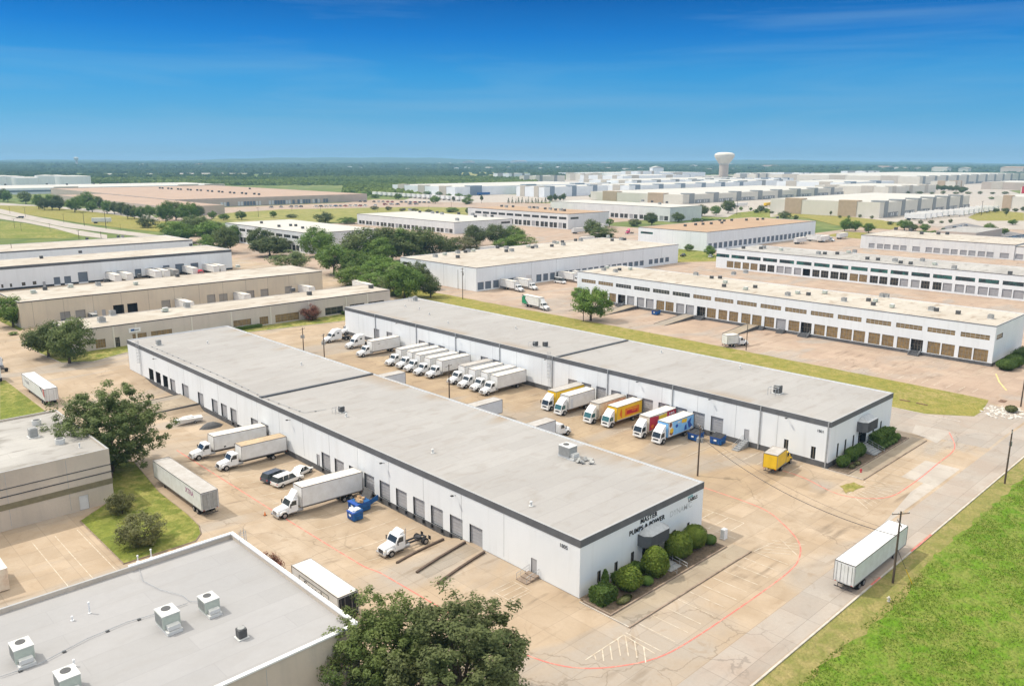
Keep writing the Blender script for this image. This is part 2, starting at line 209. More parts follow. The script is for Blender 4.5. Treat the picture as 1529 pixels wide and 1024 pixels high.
# ---------------- object helpers ----------------
def tag(o,label=None,cat=None,group=None,kind=None):
    for k,v in (('label',label),('category',cat),('group',group),('kind',kind)):
        if v: o[k]=v
    return o
def empty(name,loc,rz=0.,label=None,cat=None,group=None,kind=None):
    o=bpy.data.objects.new(name,None); COL.objects.link(o); o.location=loc; o.rotation_euler=(0,0,rz); o.empty_display_size=.5
    return tag(o,label,cat,group,kind)
class MB:
    def __init__(s): s.v=[]; s.f=[]; s.m=[]
    def add(s,vs,fs,mi=0):
        n=len(s.v); s.v+= [tuple(v) for v in vs]; s.f+=[tuple(i+n for i in f) for f in fs]; s.m+=[mi]*len(fs); return s
    def box(s,x0,y0,z0,x1,y1,z1,mi=0):
        return s.add([(x0,y0,z0),(x1,y0,z0),(x1,y1,z0),(x0,y1,z0),(x0,y0,z1),(x1,y0,z1),(x1,y1,z1),(x0,y1,z1)],[(3,2,1,0),(4,5,6,7),(0,1,5,4),(1,2,6,5),(2,3,7,6),(3,0,4,7)],mi)
    def prism(s,pts,a0,a1,axis='y',mi=0,inset=0):
        """outline in (x,z) extruded along y, or (x,y) along z, or (y,z) along x"""
        n=len(pts); f={'y':lambda p,a:(p[0],a,p[1]),'z':lambda p,a:(p[0],p[1],a),'x':lambda p,a:(a,p[0],p[1])}[axis]
        A=[f(p,a0) for p in pts]; B=[f(p,a1) for p in pts]
        return s.add(A+B,[tuple(range(n)),tuple(range(2*n-1,n-1,-1))]+[(i,(i+n),(i+1)%n+n,(i+1)%n) for i in range(n)],mi)
    def cyl(s,c,r,h,axis='z',n=14,mi=0,r2=None):
        r2=r if r2 is None else r2; V=[]
        for k,(rr,t) in enumerate(((r,0),(r2,h))):
            for i in range(n):
                a=2*math.pi*i/n; p,q=rr*math.cos(a),rr*math.sin(a)
                V.append({'z':(c[0]+p,c[1]+q,c[2]+t),'y':(c[0]+p,c[1]+t,c[2]+q),'x':(c[0]+t,c[1]+p,c[2]+q)}[axis])
        return s.add(V,[tuple(range(n)),tuple(range(2*n-1,n-1,-1))]+[(i,i+n,(i+1)%n+n,(i+1)%n) for i in range(n)],mi)
    def tube(s,pts,r,n=5,mi=0):
        P=[Vector(p) for p in pts]; V=[]; F=[]
        for k,p in enumerate(P):
            t=(P[min(k+1,len(P)-1)]-P[max(k-1,0)]).normalized(); a=t.cross(Vector((0,0,1)))
            if a.length<.05: a=t.cross(Vector((1,0,0)))
            a.normalize(); b=t.cross(a); rr=r[k] if isinstance(r,(list,tuple)) else r
            for i in range(n): V.append(p+a*rr*math.cos(2*math.pi*i/n)+b*rr*math.sin(2*math.pi*i/n))
        for k in range(len(P)-1):
            for i in range(n): F.append((k*n+i,k*n+(i+1)%n,(k+1)*n+(i+1)%n,(k+1)*n+i))
        F.append(tuple(range(n))); F.append(tuple(range(len(V)-1,len(V)-1-n,-1)))
        return s.add(V,F,mi)
    def mesh(s,name,mats,smooth=False,bevel=0):
        me=bpy.data.meshes.new(name); me.from_pydata(s.v,[],s.f)
        if not isinstance(mats,(list,tuple)): mats=[mats]
        for k in mats: me.materials.append(MT[k] if isinstance(k,str) else k)
        me.polygons.foreach_set('material_index',s.m); 
        bm=bmesh.new(); bm.from_mesh(me); bmesh.ops.recalc_face_normals(bm,faces=bm.faces[:])
        if bevel: bmesh.ops.bevel(bm,geom=[e for e in bm.edges if e.calc_face_angle(0)>.5],offset=bevel,segments=2,affect='EDGES',profile=.6)
        bm.to_mesh(me); bm.free()
        if smooth: me.polygons.foreach_set('use_smooth',[True]*len(me.polygons))
        me.update(); return me
    def build(s,name,mats,parent=None,smooth=False,bevel=0,loc=None):
        o=bpy.data.objects.new(name,s.mesh(name,mats,smooth,bevel)); COL.objects.link(o)
        if parent: o.parent=parent
        if loc: o.location=loc
        return o
def copy_tree(o,parent=None):
    c=o.copy(); COL.objects.link(c)
    if parent: c.parent=parent
    for ch in list(CH.get(o.name,())): 
        k=copy_tree(ch,c)
        CH.setdefault(c.name,[]).append(k)
    return c
CH={}
def index_children():
    CH.clear()
    for o in bpy.data.objects:
        if o.parent: CH.setdefault(o.parent.name,[]).append(o)
def text_part(name,txt,size,m,parent,loc,rot,ext=.03,kind=None,spacing=1.,shear=0,xs=1.):
    cu=bpy.data.curves.new(name,'FONT'); cu.body=txt; cu.size=size; cu.extrude=ext; cu.align_x='CENTER'; cu.align_y='CENTER'; cu.space_character=spacing; cu.shear=shear; cu.offset=size*.012
    t=bpy.data.objects.new(name,cu); COL.objects.link(t)
    me=bpy.data.meshes.new_from_object(t.evaluated_get(bpy.context.evaluated_depsgraph_get())); bpy.data.objects.remove(t)
    me.name=name; me.materials.clear(); me.materials.append(MT[m])
    o=bpy.data.objects.new(name,me); COL.objects.link(o); o.location=loc; o.rotation_euler=rot; o.scale=(xs,1,1)
    if parent: o.parent=parent
    return o
RW=(R(90),0,R(-90))   # text on a face looking to -x
RS=(R(90),0,0)        # text on a face looking to -y
# ---------------- terrain ----------------
def sstep(a,b,x):
    t=min(1,max(0,(x-a)/(b-a))); return t*t*(3-2*t)
def dip(x,y):                            # the sunken dock apron along the near warehouse
    if x>74 or x<48: return 0.
    return -1.05*sstep(50,65,x)*max(sstep(86,91,y)*(1-sstep(179.4,181,y)),sstep(192.2,193.8,y)*(1-sstep(209,217,y)))
def grid(name,x0,y0,x1,y1,z,m,nx=None,ny=None,kind='structure'):
    xs=sorted(set([x0,x1]+[v for v in np.arange(48,75,2.) if x0<v<x1])); ys=sorted(set([y0,y1]+[v for v in np.arange(83,220,1.) if y0<v<y1]))
    V=[(x,y,z+(dip(x,y) if x<74.01 else 0)) for y in ys for x in xs]; n=len(xs)
    b=MB(); b.add(V,[(j*n+i,j*n+i+1,(j+1)*n+i+1,(j+1)*n+i) for j in range(len(ys)-1) for i in range(n-1)])
    o=b.build(name,m); return tag(o,kind=kind)
def sheet(name,pts,z,m,kind='structure',px=False):
    P=[G(*p)[:2] for p in pts] if px else pts
    b=MB(); b.add([(p[0],p[1],z) for p in P],[tuple(range(len(P)))]); 
    me=bpy.data.meshes.new(name); me.from_pydata(b.v,[],b.f); me.materials.append(MT[m])
    if me.polygons[0].normal.z<0: me.flip_normals()
    o=bpy.data.objects.new(name,me); COL.objects.link(o); return tag(o,kind=kind)
def wavy(pts,amp=.6,step=3.,seed=1,closed=True):
    rr=random.Random(seed); out=[]; n=len(pts)
    for i in range(n if closed else n-1):
        a=pts[i]; b=pts[(i+1)%n]; d=math.dist(a,b); k=max(1,int(d/step))
        for j in range(k):
            t=j/k; out.append((a[0]+(b[0]-a[0])*t+(rr.uniform(-amp,amp) if j else 0),a[1]+(b[1]-a[1])*t+(rr.uniform(-amp,amp) if j else 0)))
    return out
# base land: coarse sheet to the horizon, dipping under the apron
def base_land():
    xs=[-9000,-200]+list(range(-60,48,36))+[48+2*i for i in range(14)]+[76,420,3000,26000]; ys=[-9000,0]+[38,80]+[83+i for i in range(137)]+[400,3000,26000]
    V=[(x,y,-.08+dip(x,y)) for y in ys for x in xs]; n=len(xs)
    b=MB(); b.add(V,[(j*n+i,j*n+i+1,(j+1)*n+i+1,(j+1)*n+i) for j in range(len(ys)-1) for i in range(n-1)])
    tag(b.build('ground','land'),kind='structure')
base_land()
grid('yard_pavement',-60,38,420,480,0,'concrete_yard')
sheet('pavement',[(210,38),(900,38),(900,300),(560,300),(560,480),(210,480)],.012,'concrete_pink')
sheet('pavement',[(216,480),(800,480),(800,640),(240,640)],.02,'concrete_pink')
sheet('yard_pavement',[(106,64.5),(124,64.5),(141,66),(141,225),(104,225)],.006,'concrete_dirty')
sheet('road',[(-60,38.2),(900,38.2),(900,43.6),(300,43.8),(120,43.7),(-60,43.4)],.010,'concrete_road')
sheet('road',wavy([(175,44.2),(206,44.4),(212,62),(208,225),(176,225),(172.5,70)],.15,8,2),.009,'concrete_road')
sheet('pavement',[(141,46.5),(147,46.5),(147,50.4),(159,50.4),(159,44.3),(122,44.3)],.011,'concrete_pale') ; sheet('pavement',[(171,52.5),(181,53),(180,60),(174,58.5)],.014,'concrete_pale')
sheet('grass_field',[(-60,-400),(1200,-400),(1200,37.8),(-60,37.8)],.03,'grass_dry')
sheet('grass_field',wavy([(-60,-380),(1200,-380),(1200,35.2),(300,35.4),(168,34.9),(118,34.9),(100,33.4),(77,34.4),(40,33.6),(-60,33.5)],.5,1.6,5),.06,'grass_green')
b=MB(); b.box(-60,37.75,-.02,1200,38.0,.17); tag(b.build('road_kerb','kerb_pale'),kind='structure')
b=MB(); b.box(118,37.74,.172,126,38.01,.178); b.box(104,37.74,.172,107,38.01,.178); tag(b.build('road_markings','paint_red_line'),kind='structure')
# grass median behind the second warehouse
sheet('grass_strip',wavy([(193,76),(203,53.5),(212.5,55),(213.5,70),(216,140),(216,215),(216,292),(203,296),(193,262),(192.5,140)],.35,4,3),.035,'grass_strip')
b=MB(); b.box(189.3,54,-.02,189.6,255,.1); tag(b.build('kerb','kerb_pale'),kind='structure')
sheet('grass_strip',wavy([(189.6,62),(196,53.2),(203,53.2),(203,255),(189.6,255)],.1,5,4),.032,'grass_strip')
sheet('grass_strip',wavy([(132.2,54.0),(137.6,52.9),(138.2,55.2),(134.6,56.2)],.35,.9,6),.045,'grass_strip')
# planted islands on the left
isl=[G(*p)[:2] for p in [(33,512),(52,503),(72,497),(180,497),(560,462),(562,474),(300,505),(188,527),(140,540),(92,542),(60,528)]]
sheet('grass_lawn',isl,.13,'grass_lawn')
b=MB(); b.tube([(p[0],p[1],.07) for p in isl+[isl[0]]],.12,4); tag(b.build('kerb','kerb_pale'),kind='structure')
sheet('grass_lawn',[G(*p)[:2] for p in [(0,568),(8,568),(68,614),(0,628)]],.04,'grass_lawn')
sheet('grass_lawn',[G(*p)[:2] for p in [(0,449),(12,470),(40,488),(30,494),(0,480)]],.04,'grass_lawn')
isl2=[G(*p)[:2] for p in [(120,778),(165,748),(170,690),(200,690),(238,735),(280,768),(297,785),(300,797),(292,808),(262,818),(185,842)]]
sheet('grass_lawn',isl2,.12,'grass_lawn')
b=MB(); b.tube([(p[0],p[1],.07) for p in isl2+[isl2[0]]],.11,4); tag(b.build('kerb','kerb'),kind='structure')
# far ground: fields, roads and car parks, each a sheet on the land
FARG=[('grass_field','grass_lawn',[(0,330),(40,334),(95,345),(130,352),(95,356),(0,356)],.03),
('road','concrete_pale',[(-40,309),(0,312),(60,325),(110,334),(170,343),(250,353),(250,358),(170,349),(100,340),(50,330),(0,319),(-40,314)],.06),
('road','concrete_pale',[(-40,317),(0,320),(50,330.5),(100,341),(160,351),(160,357),(120,352),(80,341),(40,333),(0,327),(-40,322)],.06),
('grass_field','grass_yellow',[(312,331),(330,318),(420,312.5),(620,309),(860,311),(860,322),(700,322),(560,330),(440,334)],.03),
('grass_field','grass_strip',[(-20,311),(-20,303),(100,311),(260,333),(300,341),(280,350),(200,343),(120,333)],.04),
('car_park','concrete_pink',[(225,330),(262,312.5),(516,303),(560,298),(700,300),(900,306),(860,312),(620,309),(420,313),(330,319),(310,330)],.07),
('pavement','concrete_pale',[(0,303),(90,309),(220,318),(240,330),(150,318),(60,308),(0,307)],.09),
('grass_field','grass_yellow',[(660,259.5),(700,257.5),(740,257.6),(780,260.5),(790,266),(760,270),(700,270),(690,266)],.3),
('pavement','concrete_pale',[(600,300),(640,288),(820,292),(820,302),(700,303)],.1),
('pavement','concrete_pale',[(950,300),(1200,296),(1290,290),(1500,283),(1560,300),(1560,345),(1400,338),(1310,329),(1205,320),(1130,326),(1010,322)],.12),
('pavement','concrete_pale',[(820,300),(830,270),(960,262),(1180,262),(1230,262),(1460,266),(1529,272),(1529,284),(1290,292),(950,298)],.2),
('grass_field','grass_strip',[(1200,317),(1316,329),(1350,336),(1330,343),(1250,337),(1205,326),(1150,322)],.15),
('grass_field','grass_lawn',[(1075,330),(1100,318),(1150,313),(1150,325),(1200,330),(1190,334)],.15),
('grass_field','grass_strip',[(1237,351),(1262,346),(1335,350),(1335,356),(1290,357),(1240,353)],.05),
('road','asphalt',[(1395,352),(1412,338),(1440,333),(1465,338),(1529,350),(1529,375),(1470,368)],.16),
('grass_strip','grass_strip',[(1445,325),(1470,313),(1529,318),(1529,330),(1460,330)],.17),
('grass_lawn','grass_strip',[(880,385),(940,372),(1010,373),(1080,384),(1082,390),(1000,392),(960,376),(930,377)],.05),
('grass_lawn','grass_lawn',[(1007,371),(1045,372),(1080,385),(1050,389),(1005,386)],.06),
('pavement','concrete_pale',[(60,261.5),(160,259.6),(300,258.6),(420,259.2),(300,260),(160,261.2)],.3),
('pavement','concrete_pale',[(800,257.4),(950,258.4),(1100,259),(1180,260),(1100,261),(950,260),(800,258.6)],.3),
]
for nm,m,p,z in FARG: sheet(nm,[G(*q)[:2] for q in p],z,m)
# ---------------- painted markings ----------------
LN=[0]
def line(b,pts,w,z=.016):                # one continuous painted strip, each a hair above the last
    LN[0]=(LN[0]+1)%9; z+=.0009*LN[0]; q=[pts[0]]
    for a,c in zip(pts,pts[1:]):
        k=max(1,int(math.dist(a,c)/1.0)) if min(a[0],c[0])<74 and max(a[0],c[0])>48 else max(1,int(math.dist(a,c)/3))
        q+=[(a[0]+(c[0]-a[0])*i/k,a[1]+(c[1]-a[1])*i/k) for i in range(1,k+1)]
    V=[]
    for i,p in enumerate(q):
        a=q[max(0,i-1)]; c=q[min(len(q)-1,i+1)]; d=Vector((c[0]-a[0],c[1]-a[1])).normalized(); n=Vector((-d.y,d.x))*w/2
        V+=[(p[0]-n.x,p[1]-n.y,z+dip(*p)),(p[0]+n.x,p[1]+n.y,z+dip(*p))]
    b.add(V,[(2*i,2*i+1,2*i+3,2*i+2) for i in range(len(q)-1)])
b=MB()
redA=[(57.5,156),(57.5,140),(57.6,111),(57.8,95),(58.2,80),(58.6,68),(59,60),(59.8,56.5),(61.5,53.2),(64.5,50.6),(69,48.2),(74,47.4),(90,47.2),(101,47.4),(105,48.5),(108.5,50.2),(111.3,53),(113.5,56),(115.6,59),(116.6,63),(116.6,74)]
def smooth(p,n=3):
    for _ in range(n): p=[p[0]]+[q for a,c in zip(p,p[1:]) for q in ((a[0]*.75+c[0]*.25,a[1]*.75+c[1]*.25),(a[0]*.25+c[0]*.75,a[1]*.25+c[1]*.75))]+[p[-1]]
    return p
line(b,smooth(redA,2),.19)
redB=[G(*p)[:2] for p in [(1160,700),(1200,712),(1240,734),(1268,742),(1305,745),(1334,741),(1354,728),(1381,708.6),(1401,691),(1423,675),(1427,664),(1417,645)]]
line(b,smooth(redB,2),.19,.019)
tag(b.build('road_markings','paint_red_line'),kind='structure')
b=MB()
for i in range(12): line(b,[(71.2+i*2.75,53.9),(71.2+i*2.75,48.6)],.11)
for i in range(12): line(b,[(139+i*2.75,53.9),(139+i*2.75,48.9)],.11)
for i in range(5): line(b,[(103.2,60+i*2.8),(109,60+i*2.8)],.12)
line(b,[(103.2,58),(103.2,71)],.12); line(b,[(109,60),(109,71.2)],.1)
ZP=lambda u,v:G(780+u/4.778,880+v/4.778)[:2]
for a,c in (((515,465),(525,500)),((570,425),(580,510)),((625,395),(640,500)),((680,350),(700,470)),((735,330),(757,475)),((800,365),(818,485)),((865,405),(880,520)),((722,322),(450,500)),((722,322),(945,455))): line(b,[ZP(*a),ZP(*c)],.13)
for i in range(5): line(b,[(101.5+i*1.3,54),(104.6+i*1.1,49.8)],.1)
line(b,[(101.5,54),(108,53.2),(105,49)],.1)
for i in range(9): line(b,[(132.5+i*.9,53.2-.1*i),(128.6+i*1.7,48.6)],.11)
line(b,[(132,53.6),(140,53.9)],.11)
for i in range(3): line(b,[(66.,69.2+i*1.1),(69.6,69.2+i*1.1)],.1)
line(b,[(66,68.6),(69.8,68.6),(69.8,72.3),(66,72.3),(66,68.6)],.1)
for i in range(4): line(b,[(133.5,65.5+i*3.1),(140,65.5+i*3.1)],.11)
for i in range(3): line(b,[(132.5,77.2+i*1.2),(135.8,77.2+i*1.2)],.1)
for y in (147,143,139,135,131,128,124,119.5,115,110.4,105.8,101,96.4,91.8): line(b,[(59,y),(71.5,y)],.10)
for y in [229-4.55*i for i in range(33)]: line(b,[(127.5,y),(140.2,y)],.09)
for i in range(22): line(b,[(216.6,60+i*3.0),(221.5,60+i*3.0)],.12,.03)
for i in range(20): line(b,[(241.5,60+i*3.0),(246.5,60+i*3.0)],.1,.03)
for i in range(4): line(b,[(25.5+i*3.1,104),(25.5+i*3.1,130)],.1)
tag(b.build('road_markings','paint_white_line'),kind='structure')
b=MB(); line(b,[G(*p)[:2] for p in [(1487,558),(1492,570),(1503,583)]],.35,.03); tag(b.build('road_markings','paint_yellow_line'),kind='structure')
# planting beds with kerb and walk in front of both offices
for n_,x0,x1,yb,yw_ in (('a',72.6,99.6,57.3,54.1),('b',140.8,169.5,57.4,54.4)):
    b=MB(); b.box(x0+.2,yb+.2,-.02,x1-.2,62.6 if n_=='a' else 61.2,.22); tag(b.build('planting_bed','mulch'),kind='structure')
    b=MB(); b.box(x0,yb,-.02,x1,yb+.2,.3); b.box(x0,yb+.2,-.02,x0+.2,62 if n_=='a' else 61,.26); b.box(x1-.2,yb+.2,-.02,x1,61,.26); b.box(x0-.35,yw_,-.02,x1+1.5,yw_+.18,.16); tag(b.build('kerb','kerb'),kind='structure'); b=MB(); b.box(x0-.35,yw_+.18,-.02,x0-.2,62.3,.15); tag(b.build('kerb','kerb_pale'),kind='structure')
    b=MB(); b.box(x0-.2,yw_+.18,-.02,x1+1.5,yb,.12); tag(b.build('pavement','concrete_ramp'),kind='structure')

# ---------------- buildings ----------------
KIND={ # name, panel material, recess depth, mullions (cols, rows), mullion material, jamb material (near-black: dark seals, with the reveal's shade put into the colour)
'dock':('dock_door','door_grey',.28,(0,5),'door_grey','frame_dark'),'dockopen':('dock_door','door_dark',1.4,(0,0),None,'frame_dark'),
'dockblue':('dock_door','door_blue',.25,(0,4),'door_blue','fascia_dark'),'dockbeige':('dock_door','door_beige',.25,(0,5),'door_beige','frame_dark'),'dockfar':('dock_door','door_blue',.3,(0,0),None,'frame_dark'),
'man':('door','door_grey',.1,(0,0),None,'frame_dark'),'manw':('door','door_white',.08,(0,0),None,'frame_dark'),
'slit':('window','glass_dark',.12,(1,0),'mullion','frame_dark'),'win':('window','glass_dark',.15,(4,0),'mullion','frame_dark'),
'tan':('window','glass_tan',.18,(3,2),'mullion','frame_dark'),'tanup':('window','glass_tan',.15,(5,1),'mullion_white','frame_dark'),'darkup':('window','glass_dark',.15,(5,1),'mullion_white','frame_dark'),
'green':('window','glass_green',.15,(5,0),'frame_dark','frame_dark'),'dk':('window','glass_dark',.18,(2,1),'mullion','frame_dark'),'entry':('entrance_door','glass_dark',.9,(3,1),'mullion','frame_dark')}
def building(name,label,cat,x0,y0,x1,y1,h,wall='wall_white',roof='roof_grey',Wo=(),So=(),fas=None,pli=None,zb=0.,par=.22,group=None,joints=None,sub=True,zw=-1.3):
    root=empty(name,(x0,y0,zb),0,label,cat,group); off=Vector((x0,y0,zb))
    def put(b,n,m,**k):
        b.v=[(v[0]-off.x,v[1]-off.y,v[2]-off.z) for v in b.v]; return b.build(n,m,k.get('parent',root))
    zr=h-par; w=MB(); t=.3
    def face(side,ops):
        us=sorted(set([y0,y1] if side=='W' else [x0,x1])|{u for o in ops for u in o[:2]}); zs=sorted({zw,h}|{z for o in ops for z in o[2:4]})
        P=(lambda u,z,d=0:(x0+d,u,z)) if side=='W' else (lambda u,z,d=0:(u,y0+d,z))
        for i in range(len(us)-1):
            for j in range(len(zs)-1):
                uc,zc=(us[i]+us[i+1])/2,(zs[j]+zs[j+1])/2
                if any(o[0]<uc<o[1] and o[2]<zc<o[3] for o in ops): continue
                w.add([P(us[i],zs[j]),P(us[i+1],zs[j]),P(us[i+1],zs[j+1]),P(us[i],zs[j+1])],[(0,1,2,3)])
        for o in ops:
            nm,pm,dep,(nc,nr),mm,jm=KIND[o[4]]; u0,u1,z0,z1=o[:4]
            if len(o)>5: pm=o[5]
            d=MB(); mats=[pm,jm]+([mm] if mm else [])
            d.add([P(u0,z0,dep),P(u1,z0,dep),P(u1,z1,dep),P(u0,z1,dep)],[(0,1,2,3)])
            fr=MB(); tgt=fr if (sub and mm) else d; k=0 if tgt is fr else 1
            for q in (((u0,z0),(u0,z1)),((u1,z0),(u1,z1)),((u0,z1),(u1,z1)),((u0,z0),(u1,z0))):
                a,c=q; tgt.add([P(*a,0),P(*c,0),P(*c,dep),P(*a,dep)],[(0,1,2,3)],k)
            if mm:
                e=.035 if nm!='dock_door' else .02; m2=1 if tgt is fr else 2
                def bar(ua,ub,za,zb_):
                    A=P(ua,za,dep-.05); B=P(ub,zb_,dep-.01); lo=[min(A[i],B[i]) for i in range(3)]; hi=[max(A[i],B[i]) for i in range(3)]; tgt.box(*lo,*hi,m2)
                for i in range(1,nc+1): u=u0+(u1-u0)*i/(nc+1); bar(u-e,u+e,z0+.01,z1-.01)
                for i in range(1,nr+1): z=z0+(z1-z0)*i/(nr+1); bar(u0+.01,u1-.01,z-e,z+e)
            po=put(d,nm,mats)
            if tgt is fr:
                f_=put(fr,'frame',[jm,mm],parent=po)
    face('W',list(Wo)); face('S',list(So))
    w.add([(x1,y0,zw),(x1,y1,zw),(x1,y1,h),(x1,y0,h)],[(0,1,2,3)]); w.add([(x0,y1,zw),(x1,y1,zw),(x1,y1,h),(x0,y1,h)],[(0,1,2,3)])
    # parapet top and inside
    A=[(x0,y0),(x1,y0),(x1,y1),(x0,y1)]; B=[(x0+t,y0+t),(x1-t,y0+t),(x1-t,y1-t),(x0+t,y1-t)]
    for i in range(4):
        j=(i+1)%4; w.add([(*B[i],zr-.1),(*B[j],zr-.1),(*B[j],h),(*B[i],h)],[(0,1,2,3)])
    put(w,'wall',wall)
    c=MB()
    for i in range(4):
        j=(i+1)%4; c.add([(*A[i],h),(*A[j],h),(*B[j],h+.0),(*B[i],h)],[(0,1,2,3)])
    put(c,'coping','coping')
    r=MB(); r.add([(*p,zr) for p in B],[(0,1,2,3)]); put(r,'roof',roof)
    def band(z0,z1,m,n,d=.04,ops=()):
        q=MB(); 
        segs=[]; cuts=sorted([(o[0],o[1]) for o in Wo if o[2]<z1 and o[3]>z0]); u=y0
        for a,b_ in cuts:
            if a>u: segs.append((u,a))
            u=max(u,b_)
        if u<y1: segs.append((u,y1))
        for a,b_ in segs: q.box(x0-d,a,z0,x0-.002,b_,z1)
        cuts=sorted([(o[0],o[1]) for o in So if o[2]<z1 and o[3]>z0]); u=x0-d; segs=[]
        for a,b_ in cuts:
            if a>u: segs.append((u,a))
            u=max(u,b_)
        segs.append((u,x1+d))
        for a,b_ in segs: q.box(a,y0-d,z0,b_,y0-.002,z1)
        q.box(x1+.002,y0,z0,x1+d,y1,z1); q.box(x0-d,y1+.002,z0,x1+d,y1+d,z1); put(q,n,m)
    if fas: band(h-fas[0],h-.01,fas[1],'fascia',.06)
    if pli: band(zw,pli[0],pli[1],'plinth',.035)
    if joints:
        jm='galv' if len(joints)<3 else joints[2]
        for y in joints[0]: q=MB(); q.box(x0-.012,y-.03,.5,x0-.002,y+.03,h-(fas[0] if fas else .3)); put(q,'panel_joint',jm)
        for x in joints[1]: q=MB(); q.box(x-.03,y0-.012,.5,x+.03,y0-.002,h-(fas[0] if fas else .3)); put(q,'panel_joint',jm)
    root['_off']=0; del root['_off']
    return root,put
fr=lambda a,n,p:[a+i*p for i in range(n)]
# near warehouse (bays 4.66 m)
BUMP=[]; Bd0=[(206.2,0),(199.3,0),(123.9,0),(119.5,0),(115,0),(110.5,0),(106,0),(101.6,0),(97.2,0),(92.7,0),(88.3,0),(83.9,0)]
Ad=[(209.1,212.2,'dockopen'),(204.4,207.5,'dockopen','purple_paint'),(199.7,202.8,'dockopen'),(195.1,198.2,'dock'),(178.8,181.8,'dock'),(171.2,174.3,'dock'),(166.5,169.5,'dock'),(161.8,164.8,'dock'),(152,155.1,'dock'),(147.4,150.5,'dock'),(123.9,126.9,'dock'),(119.3,122.4,'dock'),(114.5,117.6,'dock'),(109.8,112.8,'dock'),(105.2,108.2,'dock'),(100.5,103.5,'dock'),(95.8,98.8,'dock'),(91.2,94.2,'dock'),(86.5,89.5,'dock')]
AW=[(a[0],a[1],.05,3.1)+tuple(a[2:]) for a in Ad]+[(82,84.9,-.02,3.1,'dock'),(187.1,190.9,-.02,3.3,'dock'),(127.6,128.7,.05,2.2,'man'),(70.8,71.9,.35,2.5,'man')]
AS=[(76.6,77.3,.8,2.5,'slit'),(80.2,80.9,.8,2.5,'slit'),(83.8,84.5,.4,2.7,'slit'),(86.4,90.4,.35,2.9,'entry'),(93.7,94.5,.8,2.7,'slit'),(97.4,98.1,.8,2.7,'slit')]
wa,putA=building('warehouse','long white dock warehouse nearest the camera with dark grey fascia and a pump company sign','warehouse',73,63,101.4,226.5,8.25,Wo=AW,So=AS,fas=(1.05,'fascia_dark'),roof='roof_near',pli=(.03,'plinth_dark'),joints=([y-.4 for y in fr(77.8,17,9.32)],[]),zw=-1.4)
b=MB(); b.box(73.35,151.0,8.0,101.2,151.5,8.32); b.box(73.35,150.9,8.32,101.2,151.6,8.36); putA(b,'expansion_joint','fascia_dark')
for y in fr(86.4,17,4.66):
    if y<127 or y>146:
        for d in (-.1,2.4): b=MB(); b.box(72.70,y+d+.2,-.55,72.94,y+d+.5,-.02); putA(b,'dock_bumper','rubber')
for y in [a for a,c in Bd0]:
    for d in (.0,2.5): b=MB(); b.box(140.70,y+d,.55,140.94,y+d+.3,1.1); BUMP.append(b)
# canopy over office door
def canopy(put,xa,xb,y0,z0,z1,w=1.9):
    b=MB(); c=.8; pts=[(xa,y0-.003),(xa,y0-w+c),(xa+c,y0-w),(xb-c,y0-w),(xb,y0-w+c),(xb,y0-.003)]; b.prism(pts,z0,z1,'z'); put(b,'canopy','fascia_dark')
    b=MB(); n=5; top=[((x+ (xa+xb)/2*.0),y,z1+.02) for x,y in pts]; b.add(top+[((xa+xb)/2+d,y0-.3,z1+.75) for d in (-1.6,1.6)],[(0,1,2,6),(2,3,7,6),(3,4,5,7),(0,6,7,5)]); put(b,'canopy_roof','galv')
    b=MB(); N=int((xb-xa)/.3)
    for i in range(N): x=xa+c+(xb-xa-2*c)*i/(N-1); b.box(x-.025,y0-w-.03,z0+.02,x+.025,y0-w-.004,z1-.02)
    put(b,'canopy_rib','frame_dark')
canopy(putA,85.2,90.8,63,3.3,5.0)
text_part('sign_lettering','MASTER',1.0,'sign_black',wa,(14.6,-.05,6.75),RS,.03,spacing=1.12)
text_part('sign_lettering','PUMPS & POWER',1.0,'sign_black',wa,(14.3,-.05,5.7),RS,.03,spacing=1.1)
text_part('sign_lettering','LABELS',.75,'sign_black',wa,(25.6,-.03,6.35),RS,.02); text_part('sign_lettering','DAVIS',.5,'sign_teal',wa,(24.9,-.03,6.85),RS,.02); text_part('ghost_lettering','DYNAMIC',1.25,'ghost_letters',wa,(22.6,-.006,5.5),RS,.003)
text_part('street_number','1805',.75,'fascia_dark',wa,(-.03,2.9,6.35),RW,.02)
